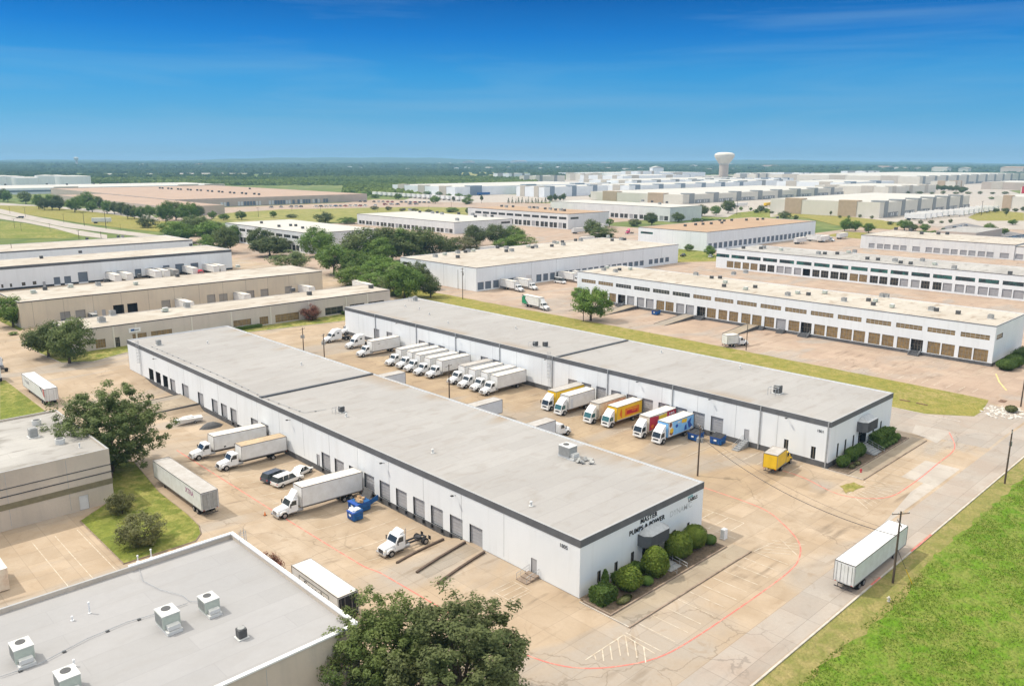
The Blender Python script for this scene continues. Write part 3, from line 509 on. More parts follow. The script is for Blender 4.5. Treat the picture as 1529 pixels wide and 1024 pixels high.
# entry steps with railing under the canopy
def steps(name,label,x0,x1,y0,y1,n,z,axis='S',m='stair_grey',rails=True,group=None):
    r=empty(name,((x0+x1)/2,(y0+y1)/2,0),0,label,'steps',group); ox,oy=(x0+x1)/2,(y0+y1)/2; b=MB()
    for i in range(n):
        zt=z*(n-i)/n
        if axis=='S': dy=(y1-y0)/n; b.box(x0-ox,y1-dy*(i+1)-oy,-.02,x1-ox,y1-dy*i-oy,zt)
        elif axis=='W': dx=(x1-x0)/n; b.box(x1-dx*(i+1)-ox,y0-oy,-.02,x1-dx*i-ox,y1-oy,zt)
        else: dy=(y1-y0)/n; b.box(x0-ox,y0+dy*i-oy,-.02,x1-ox,y0+dy*(i+1)-oy,zt)
    b.build('tread',m,r)
    if rails:
        for sgn in (0,1):
            b=MB()
            if axis=='S': x=(x0+.06 if sgn==0 else x1-.06)-ox; p=[(x,y1-oy,z+.95),(x,y0-oy,1.)]; q=[(x,y1-oy-.05,z),(x,y0-oy+.05,.1)]
            elif axis=='W': y=(y0+.06 if sgn==0 else y1-.06)-oy; p=[(x1-ox,y,z+.95),(x0-ox,y,1.)]; q=[(x1-ox-.05,y,z),(x0-ox+.05,y,.1)]
            else: x=(x0+.06 if sgn==0 else x1-.06)-ox; p=[(x,y0-oy,z+.95),(x,y1-oy,1.)]; q=[(x,y0-oy+.05,z),(x,y1-oy-.05,.1)]
            b.tube(p,.04,5); 
            mid=[tuple((a+c)/2 for a,c in zip(p[0],q[0])),tuple((a+c)/2 for a,c in zip(p[1],q[1]))]; b.tube(mid,.03,4)
            for k in range(4):
                t=k/3; a=[p[0][i]*(1-t)+p[1][i]*t for i in range(3)]; c=[q[0][i]*(1-t)+q[1][i]*t for i in range(3)]; b.tube([a,c],.03,4)
            b.build('railing','galv',r)
    return r
steps('entry_steps','short concrete entry steps with metal railings below the near office canopy',87.2,89.8,57.6,61.4,4,.35*1.5)
steps('entry_steps','wide grey stairs with pale railings below the canopy of the second warehouse office',153.8,157.2,57.5,61.2,7,1.25)
steps('dock_steps','small wooden steps with hooped rails at the near warehouse side door',70.4,72.9,70.2,72.2,3,.45,'W','kerb')
steps('dock_steps','grey metal stairs at the side door of the second warehouse',136.9,140.9,77.8,79.2,6,1.25,'W')
# second warehouse (bays 4.55 m)
Bd=[(206.2,209.1),(199.3,202.3),(183.2,186.1),(178.6,181.5),(174,176.9),(164.8,167.7),(155.8,158.7),(151.1,154),(123.9,126.8),(119.5,122.4),(115,117.9),(110.5,113.4),(106,108.9),(101.6,104.5),(97.2,100.1),(92.7,95.6),(88.3,91.2),(83.9,86.8)]
BW=[(a,c,1.2,4.45,'dock') for a,c in Bd]+[(77.9,79,1.25,3.5,'man'),(69.5,70.4,1.2,3.6,'slit'),(64,64.9,1.2,3.6,'slit')]
BS=[(144.4,145.1,1.3,4.1,'slit'),(147.7,148.4,1.3,4.1,'slit'),(151.2,151.9,1.3,4.1,'slit'),(153.8,157.6,1.25,4.2,'entry'),(160.5,161.2,1.3,4.0,'slit'),(164.2,164.9,1.3,4.0,'slit')]
wb,putB=building('warehouse','long white warehouse in the middle with a row of delivery trucks backed to its docks','warehouse',141,61.5,169.4,225.5,9.1,Wo=BW,So=BS,fas=(1.05,'fascia_dark'),roof='roof_second',pli=(1.12,'plinth_dark'),joints=([y for y in fr(72,17,9.1)],[]))
b=MB(); b.box(141.35,130.8,8.88,169.2,131.3,9.14); b.box(141.35,130.7,9.14,169.2,131.4,9.18); putB(b,'expansion_joint','fascia_dark')
for q in BUMP: putB(q,'dock_bumper','rubber')
for y in (208,187,169,151,132,114.4,96.4,75.6,61.8):
    b=MB(); b.box(140.78,y,.2,140.95,y+.22,9.0); putB(b,'downspout','galv')
canopy(putB,152.6,158.6,61.5,4.6,6.6)
text_part('street_number','1801',.7,'fascia_dark',wb,(-.03,1.9,6.9),RW,.02)
# neighbours: foreground roof, concrete block on the left
wc,putC=building('commercial_building','flat pale grey roofed building filling the lower left foreground with white parapet','building',-10,64.3,40.2,93,9.7,'wall_aggregate','roof_white',par=.55,joints=([],[5,20,30]))
b=MB(); b.box(-10.05,64.2,9.7,40.3,64.65,9.88); b.box(39.85,64.65,9.7,40.3,93.05,9.88); b.box(27.5,92.6,9.7,39.85,93.05,9.88); putC(b,'parapet_cap','sign_white')
wd,putD=building('commercial_building','two tone concrete building with olive bands and a grey roof left of the big oak','building',-6,137.2,39.6,166.6,9.4,'wall_aggregate','roof_greyer',So=[(34.3,35.7,.05,2.5,'manw')],par=.35,joints=([],[12.,24.5,33.]))
b=MB()
for z0,z1,m in ((3.3,4.25,0),(5.35,5.5,1),(6.6,6.72,1)): b.box(-6.03,137.15,z0,39.65,137.198,z1,m)
putD(b,'wall_band',['band_olive','frame_dark'])
# small bright green walled shed at the left frame edge
building('shed','corner of a pale building with dark base cut by the left frame edge','building',30,236,44.6,242,5,'wall_white','roof_cream',pli=(1,'plinth_black'))
# left rows
E1=building('warehouse','farthest white warehouse of the left row with slim dark fascia','warehouse',20,484,199,525,9,'wall_white','roof_cream',fas=(.7,'fascia_dark'),sub=False,par=.2,So=[(116,122,2.6,4.2,'dk')])
E2S=[(97.1,98.2,.2,2.4,'man'),(101.7,104.3,.6,3.9,'dockblue'),(106,108.8,.6,3.9,'dockblue'),(111.9,116,.6,5.2,'dockblue'),(123.7,126.6,.9,4.4,'dockblue'),(128.8,131.8,.9,4.4,'dockblue'),(137,140,.9,4.4,'dockblue'),(142.5,145.5,.9,4.4,'dockblue'),(150.5,153.6,.9,5,'dockblue'),(156.5,160.8,.9,5.2,'dockblue'),(164.2,168,.9,5,'dockblue'),(81,81.8,1.3,2.8,'slit'),(84.3,85.1,1.3,2.8,'slit'),(88.9,90.3,1.4,2.9,'dk'),(93.2,94.6,1.4,2.9,'dk')]
e2,putE2=building('warehouse','white warehouse with thick dark fascia and parked trailers in the left row','warehouse',-10,404,186,434,10.4,'wall_white','roof_cream',So=E2S,fas=(1.3,'fascia_dark'),pli=(.9,'plinth_black'),sub=False,par=.2)
E3S=[(78.2,81.4,.9,4,'dockbeige'),(83.1,86.3,.9,4,'dockbeige'),(89.1,90.2,.9,3.2,'manw'),(91.8,93,.9,3.2,'man'),(95.7,99.4,.8,4.3,'dockopen'),(100.6,104.2,.8,4.3,'dockopen'),(112.9,116.2,1,4,'dockbeige'),(117.9,121.2,1,4.2,'dockbeige'),(130.5,133.8,1,4.2,'dockbeige'),(135.4,138.8,1,4,'dockbeige'),(141.2,144.4,1,4,'dockbeige'),(147,150.2,1,4,'dockbeige'),(153,156.4,1,4,'dockbeige'),(164,167.2,1,4,'dockbeige'),(170,173.2,1,4,'dockbeige')]
e3,putE3=building('warehouse','tan metal warehouse with cream roof in the left row','warehouse',66,308,182,336,9,'wall_tan','roof_cream',So=E3S,fas=(.35,'fascia_brown'),sub=False,par=.15,joints=([],fr(70,12,9.6),'fascia_brown'),Wo=[(326,331,.05,4,'dockbeige')])
E4S=[(73.7,76.5,.6,3.2,'tan'),(79.3,80.6,.05,3.1,'dk'),(84.4,88.6,1.4,3.4,'tan'),(90,96.5,1.4,3.4,'tan'),(117,123.3,1.2,3.2,'tan'),(126.4,129.6,.5,3.2,'tan'),(132.3,141.4,.5,3.2,'tan'),(152.1,159.6,.5,3.2,'dk'),(162.6,169,.5,3.2,'dk'),(170.5,178,.5,3.2,'dk')]
e4,putE4=building('office_building','low tan office block with cream roof and amber windows behind the near warehouse','office',67,256.5,181,275,6.9,'wall_greybeige','roof_cream',So=E4S,fas=(.3,'fascia_brown'),sub=False,par=.15,joints=([],[]))
for x in (79,85.6,103,116.4,130.6,145.5,161,170.5): b=MB(); b.box(x-.25,256.36,0,x+.25,256.49,6.5); putE4(b,'column','wall_cream')
b=MB(); b.box(83.4,256.3,3.95,86.9,256.45,5.3,0); b.box(84,256.25,4.4,85.1,256.3,5.,1); b.box(85.2,256.25,4.45,86.4,256.3,4.8,2); putE4(b,'sign_panel',['sign_white','blue_paint','panel_slate'])
# right rows: two storey flex buildings
up=[(66.3+9.0*i*.9985,73.8+9.0*i*.9985) for i in range(17)]
FW=[(a,c,7.35,8.7,'darkup' if i in (11,12,13,14) else 'tanup') for i,(a,c) in enumerate(up)]
kinds={25:'entry',23:'dock',22:'dock',21:'tan',20:'tan',19:'dock',18:'dock',17:'entry',16:'tan'}
lo=[(66.2,69.9),(70.3,73.8),(74.9,78.4),(78.8,82.3),(83.6,87,'entry'),(87.4,91),(92,95.5),(96.1,99.6),(100.7,104.3),(104.8,108.4),(109.4,113),(113.6,117.2),(118.1,121.8,'entry'),(122.3,126.1),(127.1,130.6,'dock'),(131.3,134.9),(136,139.5),(140.2,143.7),(145,148.5),(149.3,152.8),(153.9,157.6),(158.2,161.8,'entry'),(163.1,166.6,'dock'),(167.3,170.8,'dock'),(172,175.6),(176.2,179.8),(181.1,184.7,'dock'),(185.5,189,'dock'),(190.3,193.8,'dock'),(194.7,198.4,'entry'),(199.4,202.8),(203.7,207.4),(208.1,212),(213.1,216.5,'dock')]
FW+=[(l[0],l[1],1.1,4.55,l[2] if len(l)>2 else 'tan') for l in lo]
f1,putF=building('flex_building','long white two storey flex building with cream roof and two rows of amber windows','building',249,65,277,220,11.6,'wall_white','roof_cream',Wo=FW,So=[(250.5,256,7.4,8.8,'tanup')],fas=(.22,'fascia_dark'),pli=(.95,'plinth_dark'),par=.18)
up2=[(91.4+9.16*i,98.9+9.16*i+.3) for i in range(16)]
lo2=[(90.9,94.8),(95.3,99),(100.3,103.9),(104.4,108.1),(109.3,112.9),(113.6,117.3),(118.5,122.2),(122.8,126.4),(127.7,131.3),(132,135.6),(136.9,140.5),(141.2,144.8),(146.1,149.7),(150.4,154.1),(155.4,159.1),(159.7,163.6),(164.8,168.5),(169.1,173),(174.1,177.8),(178.6,182.2),(183.4,187.2),(188.1,191.8),(193.1,196.8),(197.4,201.2),(202.5,206.3),(207.2,210.8),(212,215.9),(216.8,220.5),(221.7,225.5),(226,230)]
kk=['dock','dock','dock','dock','dock','dock','dock','dk','dk','dock','dock','dk','dk','dk','tan','tan','dk','dk','dk','dk','dockopen','dock','dock','dock','dk','dk','tan','tan','tan','tan']
g2,putG2=building('flex_building','long white two storey flex building with green tinted upper windows behind the amber windowed one','building',380,60,412,231,10.4,'wall_white','roof_greyer',Wo=[(a,c,5.9,7.6,'green') for a,c in up2]+[(l[0],l[1],.8,4.2,k) for l,k in zip(lo2,kk)],fas=(.25,'fascia_brown'),par=.18,sub=False)
g3d=[(132,135.9),(139.2,143.9),(147.3,151),(151.9,155.7),(157.1,160.9),(161.9,165.6),(167,170.8),(171.8,175.5),(177.1,180.8),(181.8,185.5),(188.9,193.5),(197.1,200.9),(201.8,205.6),(207.1,211),(211.8,215.6),(217.3,221)]
building('warehouse','white warehouse with evenly spaced grey dock doors behind the green windowed building','warehouse',538,136.6,590,226.6,8.8,'wall_white_far','roof_cream',Wo=[(a,c,.7,3.7,'dock') for a,c in g3d if a>137],fas=(.35,'fascia_brown'),par=.15,sub=False)
building('warehouse','lower stepped end of the white dock warehouse at the right frame edge','warehouse',538.5,60,590,136.4,8.1,'wall_white_far','roof_cream',Wo=[(a,c,.7,3.7,'dock') for a,c in g3d if a<137],fas=(.35,'fascia_brown'),par=.15,sub=False)
g1d=[(231.7,235.2),(236.1,239.5),(240.9,244.2),(245.3,248.7),(250,253.4),(254.4,257.7),(268.3,271.6),(272.9,276.1),(277.6,280.8),(282,285.3),(286.8,290.1),(291.2,294.5),(295.9,299.2),(300.6,303.8),(305.2,308.5),(309.6,312.9),(314.4,317.7),(318.8,322.1),(323.6,327),(328,331.3),(332.7,336),(337.5,340.8),(342.3,345.6),(347,350.3),(355,358.3),(360,363.3),(365,368.3),(370,373.3)]
g1,putG1=building('warehouse','white warehouse with blue grey dock doors along its shaded side and cream roof','warehouse',231,262.5,382,318,10.4,'wall_white','roof_cream',So=[(a,c,.6 if i<20 else 1.4,3.9,'dockblue') for i,(a,c) in enumerate(g1d)]+[(261.5,265,.6,4.2,'manw')],fas=(.25,'fascia_brown'),par=.15,sub=False,joints=([270,285,300],fr(231.2,10,16.9),'fascia_dark'),Wo=[(311,316,7,8.4,'dk')])
def flex(name,label,x0,y0,x1,y1,h,roof,bay=9.,z=((.8,3.6),(5.2,6.4)),lk='dk',uk='dk',So=(),wall='wall_white_far'):
    Wo=[]; n=int((y1-y0-3)/bay)
    for i in range(n):
        a=y0+2+i*bay
        if z[1]: Wo.append((a,a+bay*.8,z[1][0],z[1][1],uk))
        Wo+= [(a,a+bay*.36,z[0][0],z[0][1],lk),(a+bay*.44,a+bay*.8,z[0][0],z[0][1],lk if i%3 else 'dock')]
    return building(name,label,'building',x0,y0,x1,y1,h,wall,roof,Wo=Wo,So=So,fas=(.35,'fascia_brown'),par=.15,sub=False)
flex('flex_building','white two storey building with many windows and pale roof behind the tree grove',251.5,439,301.5,553,12.6,'roof_pale',10.2,((.8,4.2),(8.2,10)))
flex('warehouse','plain white warehouse with dark cornice standing behind the grove trees',405,486,467.5,621,9,'roof_pale',11,((.5,3.6),None),So=[(455,465,5.4,7.,'dk')])
flex('flex_building','white two storey building with flat tan roof behind the plain warehouse',502,455,555,582,12.8,'roof_tan',10.6,((.8,5),(8,10)),So=[(505,515,8.2,9.8,'dk')])
flex('warehouse','white warehouse with pale roof and small square docks behind the tan roofed building',640,451,693,606,13.2,'roof_pale',12,((.8,4.8),None))
h1,putH=building('warehouse','white warehouse with bright tan roof and blue dock doors on its long shaded side','warehouse',444,284,591,338,12.2,'wall_white','roof_tan',So=[(446+i*6.1,449.8+i*6.1,1.2,4.8,'dockblue') for i in range(23)],fas=(.35,'fascia_dark'),par=.15,sub=False,Wo=[(326,336,8,9.4,'green')],joints=([296,310],[]))
# far distribution buildings with vertical colour panels
def distro(name,label,x0,y0,x1,y1,h,wall,pm,npW,npS,roof='roof_pale',dock=True,pmS=None,group=None):
    r,put=building(name,label,'warehouse',x0,y0,x1,y1,h,wall,roof,par=.3,sub=False,group=group)
    pmS=pmS or pm
    for i in range(npW):
        t=(i+.55)/npW; a=y0+(y1-y0)*t; w=(y1-y0)*.16/max(1,npW)*2; b=MB(); b.box(x0-.5,a-w/2,0,x0-.01,a+w/2,h+1.2); b.box(x0-.01,a-w/2,h+.01,x0+12,a+w/2,h+1.2); put(b,'wall_panel',pm)
    SD=[]
    for i in range(npS):
        t=(i+.35)/npS; a=x0+(x1-x0)*t; w=(x1-x0)*.1/max(1,npS)*2; b=MB(); b.box(a-w/2,y0-.5,0,a+w/2,y0-.01,h+1.4); b.box(a-w/2,y0-.01,h+.01,a+w/2,y0+14,h+1.4); put(b,'wall_panel',pmS)
        if dock:
            L0=(x1-x0)/npS; n_=int(min(8,L0*.62/5.2))
            for k in range(n_): u=a+w/2+2+k*5.2; b=MB(); b.box(u,y0-.4,.3,u+4.3,y0-.012,5.0,1); b.box(u+1.,y0-.45,1.2,u+3.3,y0-.401,4.2,0); put(b,'dock_door',['door_white' if (k*7+i)%3 else 'panel_slate','panel_slate'])
    return r,put
distro('distribution_centre','cream distribution centre with tan corner panels and a trailer yard on the right',838,337,1105,457,15.6,'wall_cream','panel_tan',2,6,pmS='panel_slate')
distro('distribution_centre','long cream distribution centre with grey pilasters in the middle distance',914,625,1390,785,12.2,'wall_cream','panel_tan',2,8,pmS='panel_slate')
distro('distribution_centre','white block shaped warehouse with one dark grey panel at the left of the pale row',841,1006,1223,1175,14.2,'wall_white','panel_beige',3,3,dock=False,pmS='panel_grey_dark')
distro('distribution_centre','white warehouse with big blue grey panels near the water tower row',916,881,1070,943,15.6,'wall_white','panel_beige',2,3,dock=False,pmS='panel_grey_dark')
distro('distribution_centre','long white warehouse with slate panels running behind the blue panelled one',1100,860,1500,960,15,'wall_white','panel_beige',2,6,dock=False,pmS='panel_grey_dark')
distro('distribution_centre','white warehouse roof with small slate squares beyond the first pale row',1300,1010,1760,1150,17,'wall_white','panel_beige',3,7,dock=False,pmS='panel_slate')
distro('distribution_centre','tall pale warehouse block standing left of the water tower',1610,1280,1900,1420,19,'wall_white','panel_beige',3,2,dock=False)
distro('distribution_centre','white blocky warehouse just below the water tower',1480,880,1700,1010,16,'wall_white','panel_slate',2,3,dock=False)
distro('distribution_centre','pale warehouse with blue corner boxes right of the water tower',1560,700,1800,840,16,'wall_white','panel_beige',2,2,dock=False,pmS='panel_grey_dark')
distro('distribution_centre','cream warehouse row behind the long pilastered centre',1420,560,1640,690,14,'wall_cream','panel_beige',2,3,dock=False)
distro('distribution_centre','very long white distribution centre with ribbed grey side on the right skyline',2000,720,2900,1100,22,'wall_cream','panel_beige',3,12,pmS='panel_slate')
distro('distribution_centre','low wide white roof left of the water tower below the woods',2150,1750,2700,2000,14,'wall_white','panel_beige',2,2,dock=False)
distro('distribution_centre','low white roof with curved top right of the water tower',2500,1300,2800,1500,16,'wall_white','panel_beige',1,2,dock=False)
distro('distribution_centre','tan and cream distribution centre cut by the right frame edge',1130,225,1500,316,15,'wall_cream','panel_tan',3,4)
distro('distribution_centre','beige warehouse on the right skyline behind the tan one',1900,430,2100,560,15,'wall_taupe','panel_beige',2,2,dock=False)
r_,p_=building('store','store with a broad red front on the right skyline','shop',1620,352,1680,415,13,'wall_cream','roof_tan',par=.2,sub=False)
b=MB(); b.box(1619,354,3,1619.9,413,15); p_(b,'shop_front','red_paint')
J1S=[]
rr=random.Random(4)
for a,n in ((431,3),(453,5),(465,5),(494,8),(519,3),(534,5),(556,3),(572,2)): J1S+=[(a+i*3.9,a+i*3.9+3.3,.5,5.6,'dockfar','door_white' if rr.random()<.35 else 'band_blue') for i in range(n)]
J1S=sorted({(round(o[0],1),)+o[1:] for o in J1S}); J=[]; 
for o in J1S:
    if not J or o[0]>J[-1][1]+.3: J.append(o)
building('distribution_centre','sprawling tan distribution centre with pinkish roof and many docks on the left','warehouse',376,956,641,1448,10.3,'wall_taupe','roof_pink',So=J,par=.3,sub=False)
building('distribution_centre','low front wing of the sprawling tan distribution centre behind the tree row','warehouse',317,824,375.5,1200,9.6,'wall_taupe','roof_pink',Wo=[(830+i*7,834+i*7,.5,3.8,'dock','door_dark') for i in range(30)],par=.3,sub=False)
j2,p2=building('distribution_centre','long white roofed plant with blue stripe at the far left','warehouse',60,1505,690,1690,9.5,'wall_white','roof_pale',par=.2,sub=False)
b=MB(); b.box(59,1504.6,3.5,690,1504.98,6.2); p2(b,'wall_band','band_blue')
for x in (395,600,690-40): 
    b=MB(); b.box(x,1498,0,x+36,1504.5,11); p2(b,'entrance_block','panel_beige')
building('office_building','small white building behind the leafy row in front of the pink roof','building',318,1180,345,1215,9,'wall_white','roof_pale',par=.2,sub=False)
for i,(px,py,w,d,h,pm,lab) in enumerate([(800,273,110,60,17,'panel_slate','white block behind the leftmost end of the pale rows'),(952,266.5,120,70,22,'panel_beige','wide cream block at the back left of the water tower'),(1070,276,70,60,17,'panel_slate','white block just in front of the water tower stem'),(1160,277,80,60,16,'panel_grey_dark','white block with grey panels behind the long pilastered centre'),(1235,279,60,50,14,'panel_slate','small cream block behind the right part of the pilastered centre'),(1290,267,120,80,24,'panel_slate','tall pale block on the skyline right of the water tower'),(1480,268,110,70,18,'panel_beige','pale block on the far right skyline'),(760,268,90,70,17,'panel_slate','pale block with a slate corner at the back left of the pale rows'),(868,270,70,60,19,'panel_beige','tall white block behind the blue panelled warehouse'),(1012,272,80,60,18,'panel_grey_dark','white block with a blue grey panel left of the water tower'),(1128,271,90,70,20,'panel_slate','pale block directly right of the water tower'),(1196,269,80,80,21,'panel_grey_dark','white block with grey side standing amid the far right rows'),(1262,273,70,60,18,'panel_beige','cream block between the far right rows'),(1345,272,100,60,18,'panel_slate','long pale block before the ribbed skyline warehouse'),(1425,281,60,50,14,'panel_tan','cream block with tan band near the tree belt at the right'),(905,283,60,40,12,'panel_slate','small white block in front of the blue panelled warehouse end')]):
    x,y,_=G(px,py); distro('warehouse',lab,x,y,x+w,y+d,h,'wall_white' if i%2 else 'wall_cream',pm,1,2,dock=False,pmS=pm)
# sloping retail / small building with vehicles on the right edge
building('office_building','small grey roofed office among parked cars at the right edge','building',640,188,700,215,6.5,'wall_taupe','roof_greyer',Wo=[(190,196,1,3,'dk'),(200,206,1,3,'dk')],par=.15,sub=False)
for i,(px,w,z,lab) in enumerate([(5,30,22,'leftmost white storage tank at the far left'),(23,24,21,'second white storage tank from the left frame edge'),(45,42,19,'broad low white storage tank left of the tall ones'),(70,26,23,'tall white storage tank right of the broad low one'),(87,24,23,'narrow white storage tank second from the right of the tanks'),(110,44,22,'wide white storage tank at the right end of the tanks')]):
    x,y,_=G(px,279.5); rt=empty('storage_tank',(x,y,0),0,lab,'storage tank','white storage tanks'); rad=w*.5*math.hypot(x,y)/1236*.97
    b=MB(); b.cyl((0,0,0),rad,z,n=24); b.build('shell','sign_white',rt); b=MB(); b.cyl((0,0,z+.01),rad,1.6,n=24,r2=.5); b.build('roof','roof_pale',rt)
# water towers
def tower(px,py,D,ztop,rb,label):
    d=ray(px,py); k=D/math.hypot(d.x,d.y); x,y=d.x*k,d.y*k; rt=empty('water_tower',(x,y,0),0,label,'water tower'); n=32
    b=MB(); b.cyl((0,0,0),rb*.47,ztop*.60,n=n); b.build('stem','wall_taupe',rt)
    prof=[(.47,.60),(.5,.62),(.50,.635),(.62,.68),(.93,.82),(1.0,.87),(1.0,.93),(.96,.955),(.75,.985),(.4,1.0),(.02,1.004)]
    b=MB(); V=[(rb*r*math.cos(2*math.pi*i/n),rb*r*math.sin(2*math.pi*i/n),ztop*z) for r,z in prof for i in range(n)]
    b.add(V,[(k*n+i,k*n+(i+1)%n,(k+1)*n+(i+1)%n,(k+1)*n+i) for k in range(len(prof)-1) for i in range(n)]); b.build('bowl','wall_cream',rt,smooth=True)
    b=MB(); b.cyl((0,0,ztop*.885),rb*1.012,ztop*.012,n=n); b.build('ring','wall_taupe',rt); b=MB(); b.cyl((0,0,ztop*.615),rb*.55,ztop*.012,n=n); b.build('collar','coping',rt)
tower(1081.5,240,2150,77,24.5,'large cream water tower with wide bowl on a thick tan stem')
tower(114,240,6500,68,15,'tiny pale water tower on the left horizon')
# ---------------- vehicles (x forward, origin mid length on the ground) ----------------
def wheel(root,x,y,r=.52,w=.34,rimm='metal'):
    s=1 if y>0 else -1
    b=MB(); b.cyl((0,-w/2,0),r,w,'y',18); b.cyl((0,-w/2-.01,0),r*.94,w+.02,'y',18)
    o=b.build('wheel','rubber',root,loc=(x,y,r))
    b=MB(); b.cyl((0,s*(w/2+.012) if s>0 else -(w/2+.012)-.03,0),r*.56,.03,'y',14); b.cyl((0,s*(w/2+.05)-(.03 if s<0 else 0),0),r*.2,.03,'y',8)
    b.build('rim',rimm,o)
def plate(b,pts,n,d=.02,mi=0):
    n=Vector(n).normalized()*d; A=[Vector(p) for p in pts]; B=[p+n for p in A]; k=len(A)
    b.add(A+B,[tuple(range(k)),tuple(range(2*k-1,k-1,-1))]+[(i,i+k,(i+1)%k+k,(i+1)%k) for i in range(k)],mi)
def cab_conv(r,L,col,glass='glass_cab',w=2.35,grille='rail_grey',sleeper=0,fair=0,trim='chrome'):
    X=lambda d:L/2-d
    b=MB(); hw=.88
    V=[]
    for d,z0,z1,h in ((.12,.7,1.32,hw-.08),(.35,.62,1.55,hw),(2.0,.62,1.86,hw+.12)):
        V+=[(X(d),-h,z0),(X(d),h,z0),(X(d),h-.05,z1-.12),(X(d),h-.28,z1),(X(d),-h+.28,z1),(X(d),-h+.05,z1-.12)]
    F=[tuple(range(6)),tuple(range(17,11,-1))]
    for k in (0,6):
        for i in range(6): F.append((k+i,k+6+i,k+6+(i+1)%6,k+(i+1)%6))
    b.add(V,F); b.build('hood',col,r,bevel=.04)
    for s in (-1,1):                       # fenders
        b=MB(); b.prism([(X(.45),.75),(X(.55),1.15),(X(.85),1.32),(X(1.55),1.32),(X(1.9),1.1),(X(2.0),.7),(X(1.85),.7),(X(1.55),1.08),(X(.95),1.08),(X(.7),.75)],s*.86,s*(w/2),'y'); b.build('fender',col,r)
    ce=4.0+sleeper
    b=MB(); b.prism([(X(2.0),.72),(X(2.0),1.86),(X(2.5),2.78),(X(2.75),2.9),(X(3.7),2.92),(X(3.7),.72)],-w/2,w/2,'y'); b.build('cab',col,r,bevel=.06)
    if sleeper:
        b=MB(); b.prism([(X(3.72),.8),(X(2.9),2.93),(X(3.1),3.35),(X(3.9),3.85),(X(ce),3.9),(X(ce),.8)],-w/2-.02,w/2+.02,'y'); b.build('sleeper',col,r,bevel=.1)
        b=MB(); 
        for s in (-1,1): plate(b,[(X(4.2),s*(w/2+.025),2.5),(X(4.9),s*(w/2+.025),2.5),(X(4.9),s*(w/2+.025),2.95),(X(4.2),s*(w/2+.025),2.95)],(0,s,0))
        b.build('sleeper_window',glass,r)
    b=MB(); h=w/2-.14; plate(b,[(X(2.03),-h,1.92),(X(2.03),h,1.92),(X(2.46),h-.1,2.7),(X(2.46),-h+.1,2.7)],(.9,0,.45),.03); b.build('windshield',glass,r)
    for s in (-1,1):
        b=MB(); y=s*(w/2+.003); plate(b,[(X(2.25),y,1.95),(X(3.35),y,1.95),(X(3.35),y,2.68),(X(2.62),y,2.68)],(0,s,0)); b.build('side_window',glass,r)
        b=MB(); b.box(X(.3),s*.80-.14,.95,X(.13)+.0,s*.80+.14,1.2); b.build('headlight','light_lens',r)
        b=MB(); b.box(X(2.15)-.06,s*(w/2+.3)-.1,1.75,X(2.15)+.04,s*(w/2+.3)+.1,2.4); b.tube([(X(2.3),s*w/2,2.3),(X(2.17),s*(w/2+.25),2.3)],.025,4); b.build('mirror','metal_dark',r)
        b=MB(); b.cyl((X(3.7),s*(w/2-.25)-0,.85),.28,1.1 if not sleeper else 1.4,'x',12) ; b.v=[(v[0]-.9,v[1],v[2]) for v in b.v]; b.build('fuel_tank','metal',r)
        b=MB(); b.box(X(3.5),s*(w/2-.22),.45,X(2.3),s*(w/2-.02),.52) ; b.box(X(3.5),s*(w/2-.22),.75,X(2.3),s*(w/2),.80); b.build('step','metal_dark',r)
    b=MB(); b.box(X(.14),-.52,.72,X(.05),.52,1.3); b.build('grille',grille,r)
    b=MB(); b.box(X(.3),-w/2+.05,.42,X(0),w/2-.05,.72); b.build('bumper',trim,r,bevel=.04)
    if fair:
        b=MB(); b.prism([(X(2.75),2.93),(X(3.05),3.25),(X(3.7),3.5 if fair<2 else 4.2),(X(3.75),2.93)],-w/2+.25,w/2-.25,'y'); b.build('roof_fairing',col,r,bevel=.12)
def chassis(r,xa,xb,L):
    b=MB()
    for s in (-1,1): b.box(L/2-xb,s*.42-.07,.72,L/2-xa,s*.42+.07,.98)
    for d in np.arange(xa+.5,xb,1.6): b.box(L/2-d-.08,-.4,.76,L/2-d+.08,.4,.94)
    b.build('chassis','metal_dark',r)
def cargo(r,xa,xb,z0,z1,w,side='box_white',roof='box_roof',art=None,rear='box_white',trim='metal',name='cargo_box'):
    h=w/2; b=MB(); b.box(xa,-h,z0,xb,h,z1-.03); o=b.build(name,side,r)
    b=MB(); b.box(xa+.05,-h+.05,z1-.029,xb-.05,h-.05,z1); b.build('roof',roof,r)
    b=MB(); e=.06
    for s in (-1,1):
        b.box(xa-.01,s*h-(.0 if s>0 else .03),z1-.12,xb+.01,s*h+(.03 if s>0 else .0),z1+.02); b.box(xa-.01,s*h-(.0 if s>0 else .03),z0-.02,xb+.01,s*h+(.03 if s>0 else 0),z0+.12)
        for x in (xa,xb): b.box(x-(.03 if x==xa else .05),s*h-(-.001 if s>0 else .04),z0+.12,x+(.05 if x==xa else .03),s*h+(.04 if s>0 else -.001),z1-.12)
    b.box(xb+.001,-h,z1-.12,xb+.03,h,z1+.02); b.box(xa-.03,-h,z1-.12,xa-.001,h,z1+.02)
    b.build('edge_rail','rail_grey' if trim=='metal' else trim,r)
    for s in (-1,1):
        b=MB(); b.box(xa-.045,.02 if s>0 else -h+.12,z0+.12,xa-.031,h-.12 if s>0 else -.02,z1-.2); b.build('rear_door',rear,r)
    if art:
        for i,(m,poly) in enumerate(art):
            for s in (-1,1):
                b=MB(); Lb=xb-xa; P=[(xa+Lb*u,z0+(z1-z0)*v) for u,v in poly]
                y=h+.006+.0025*i; b.prism(P,s*y,s*(y+.002),'y'); b.build('side_panel',m,r)
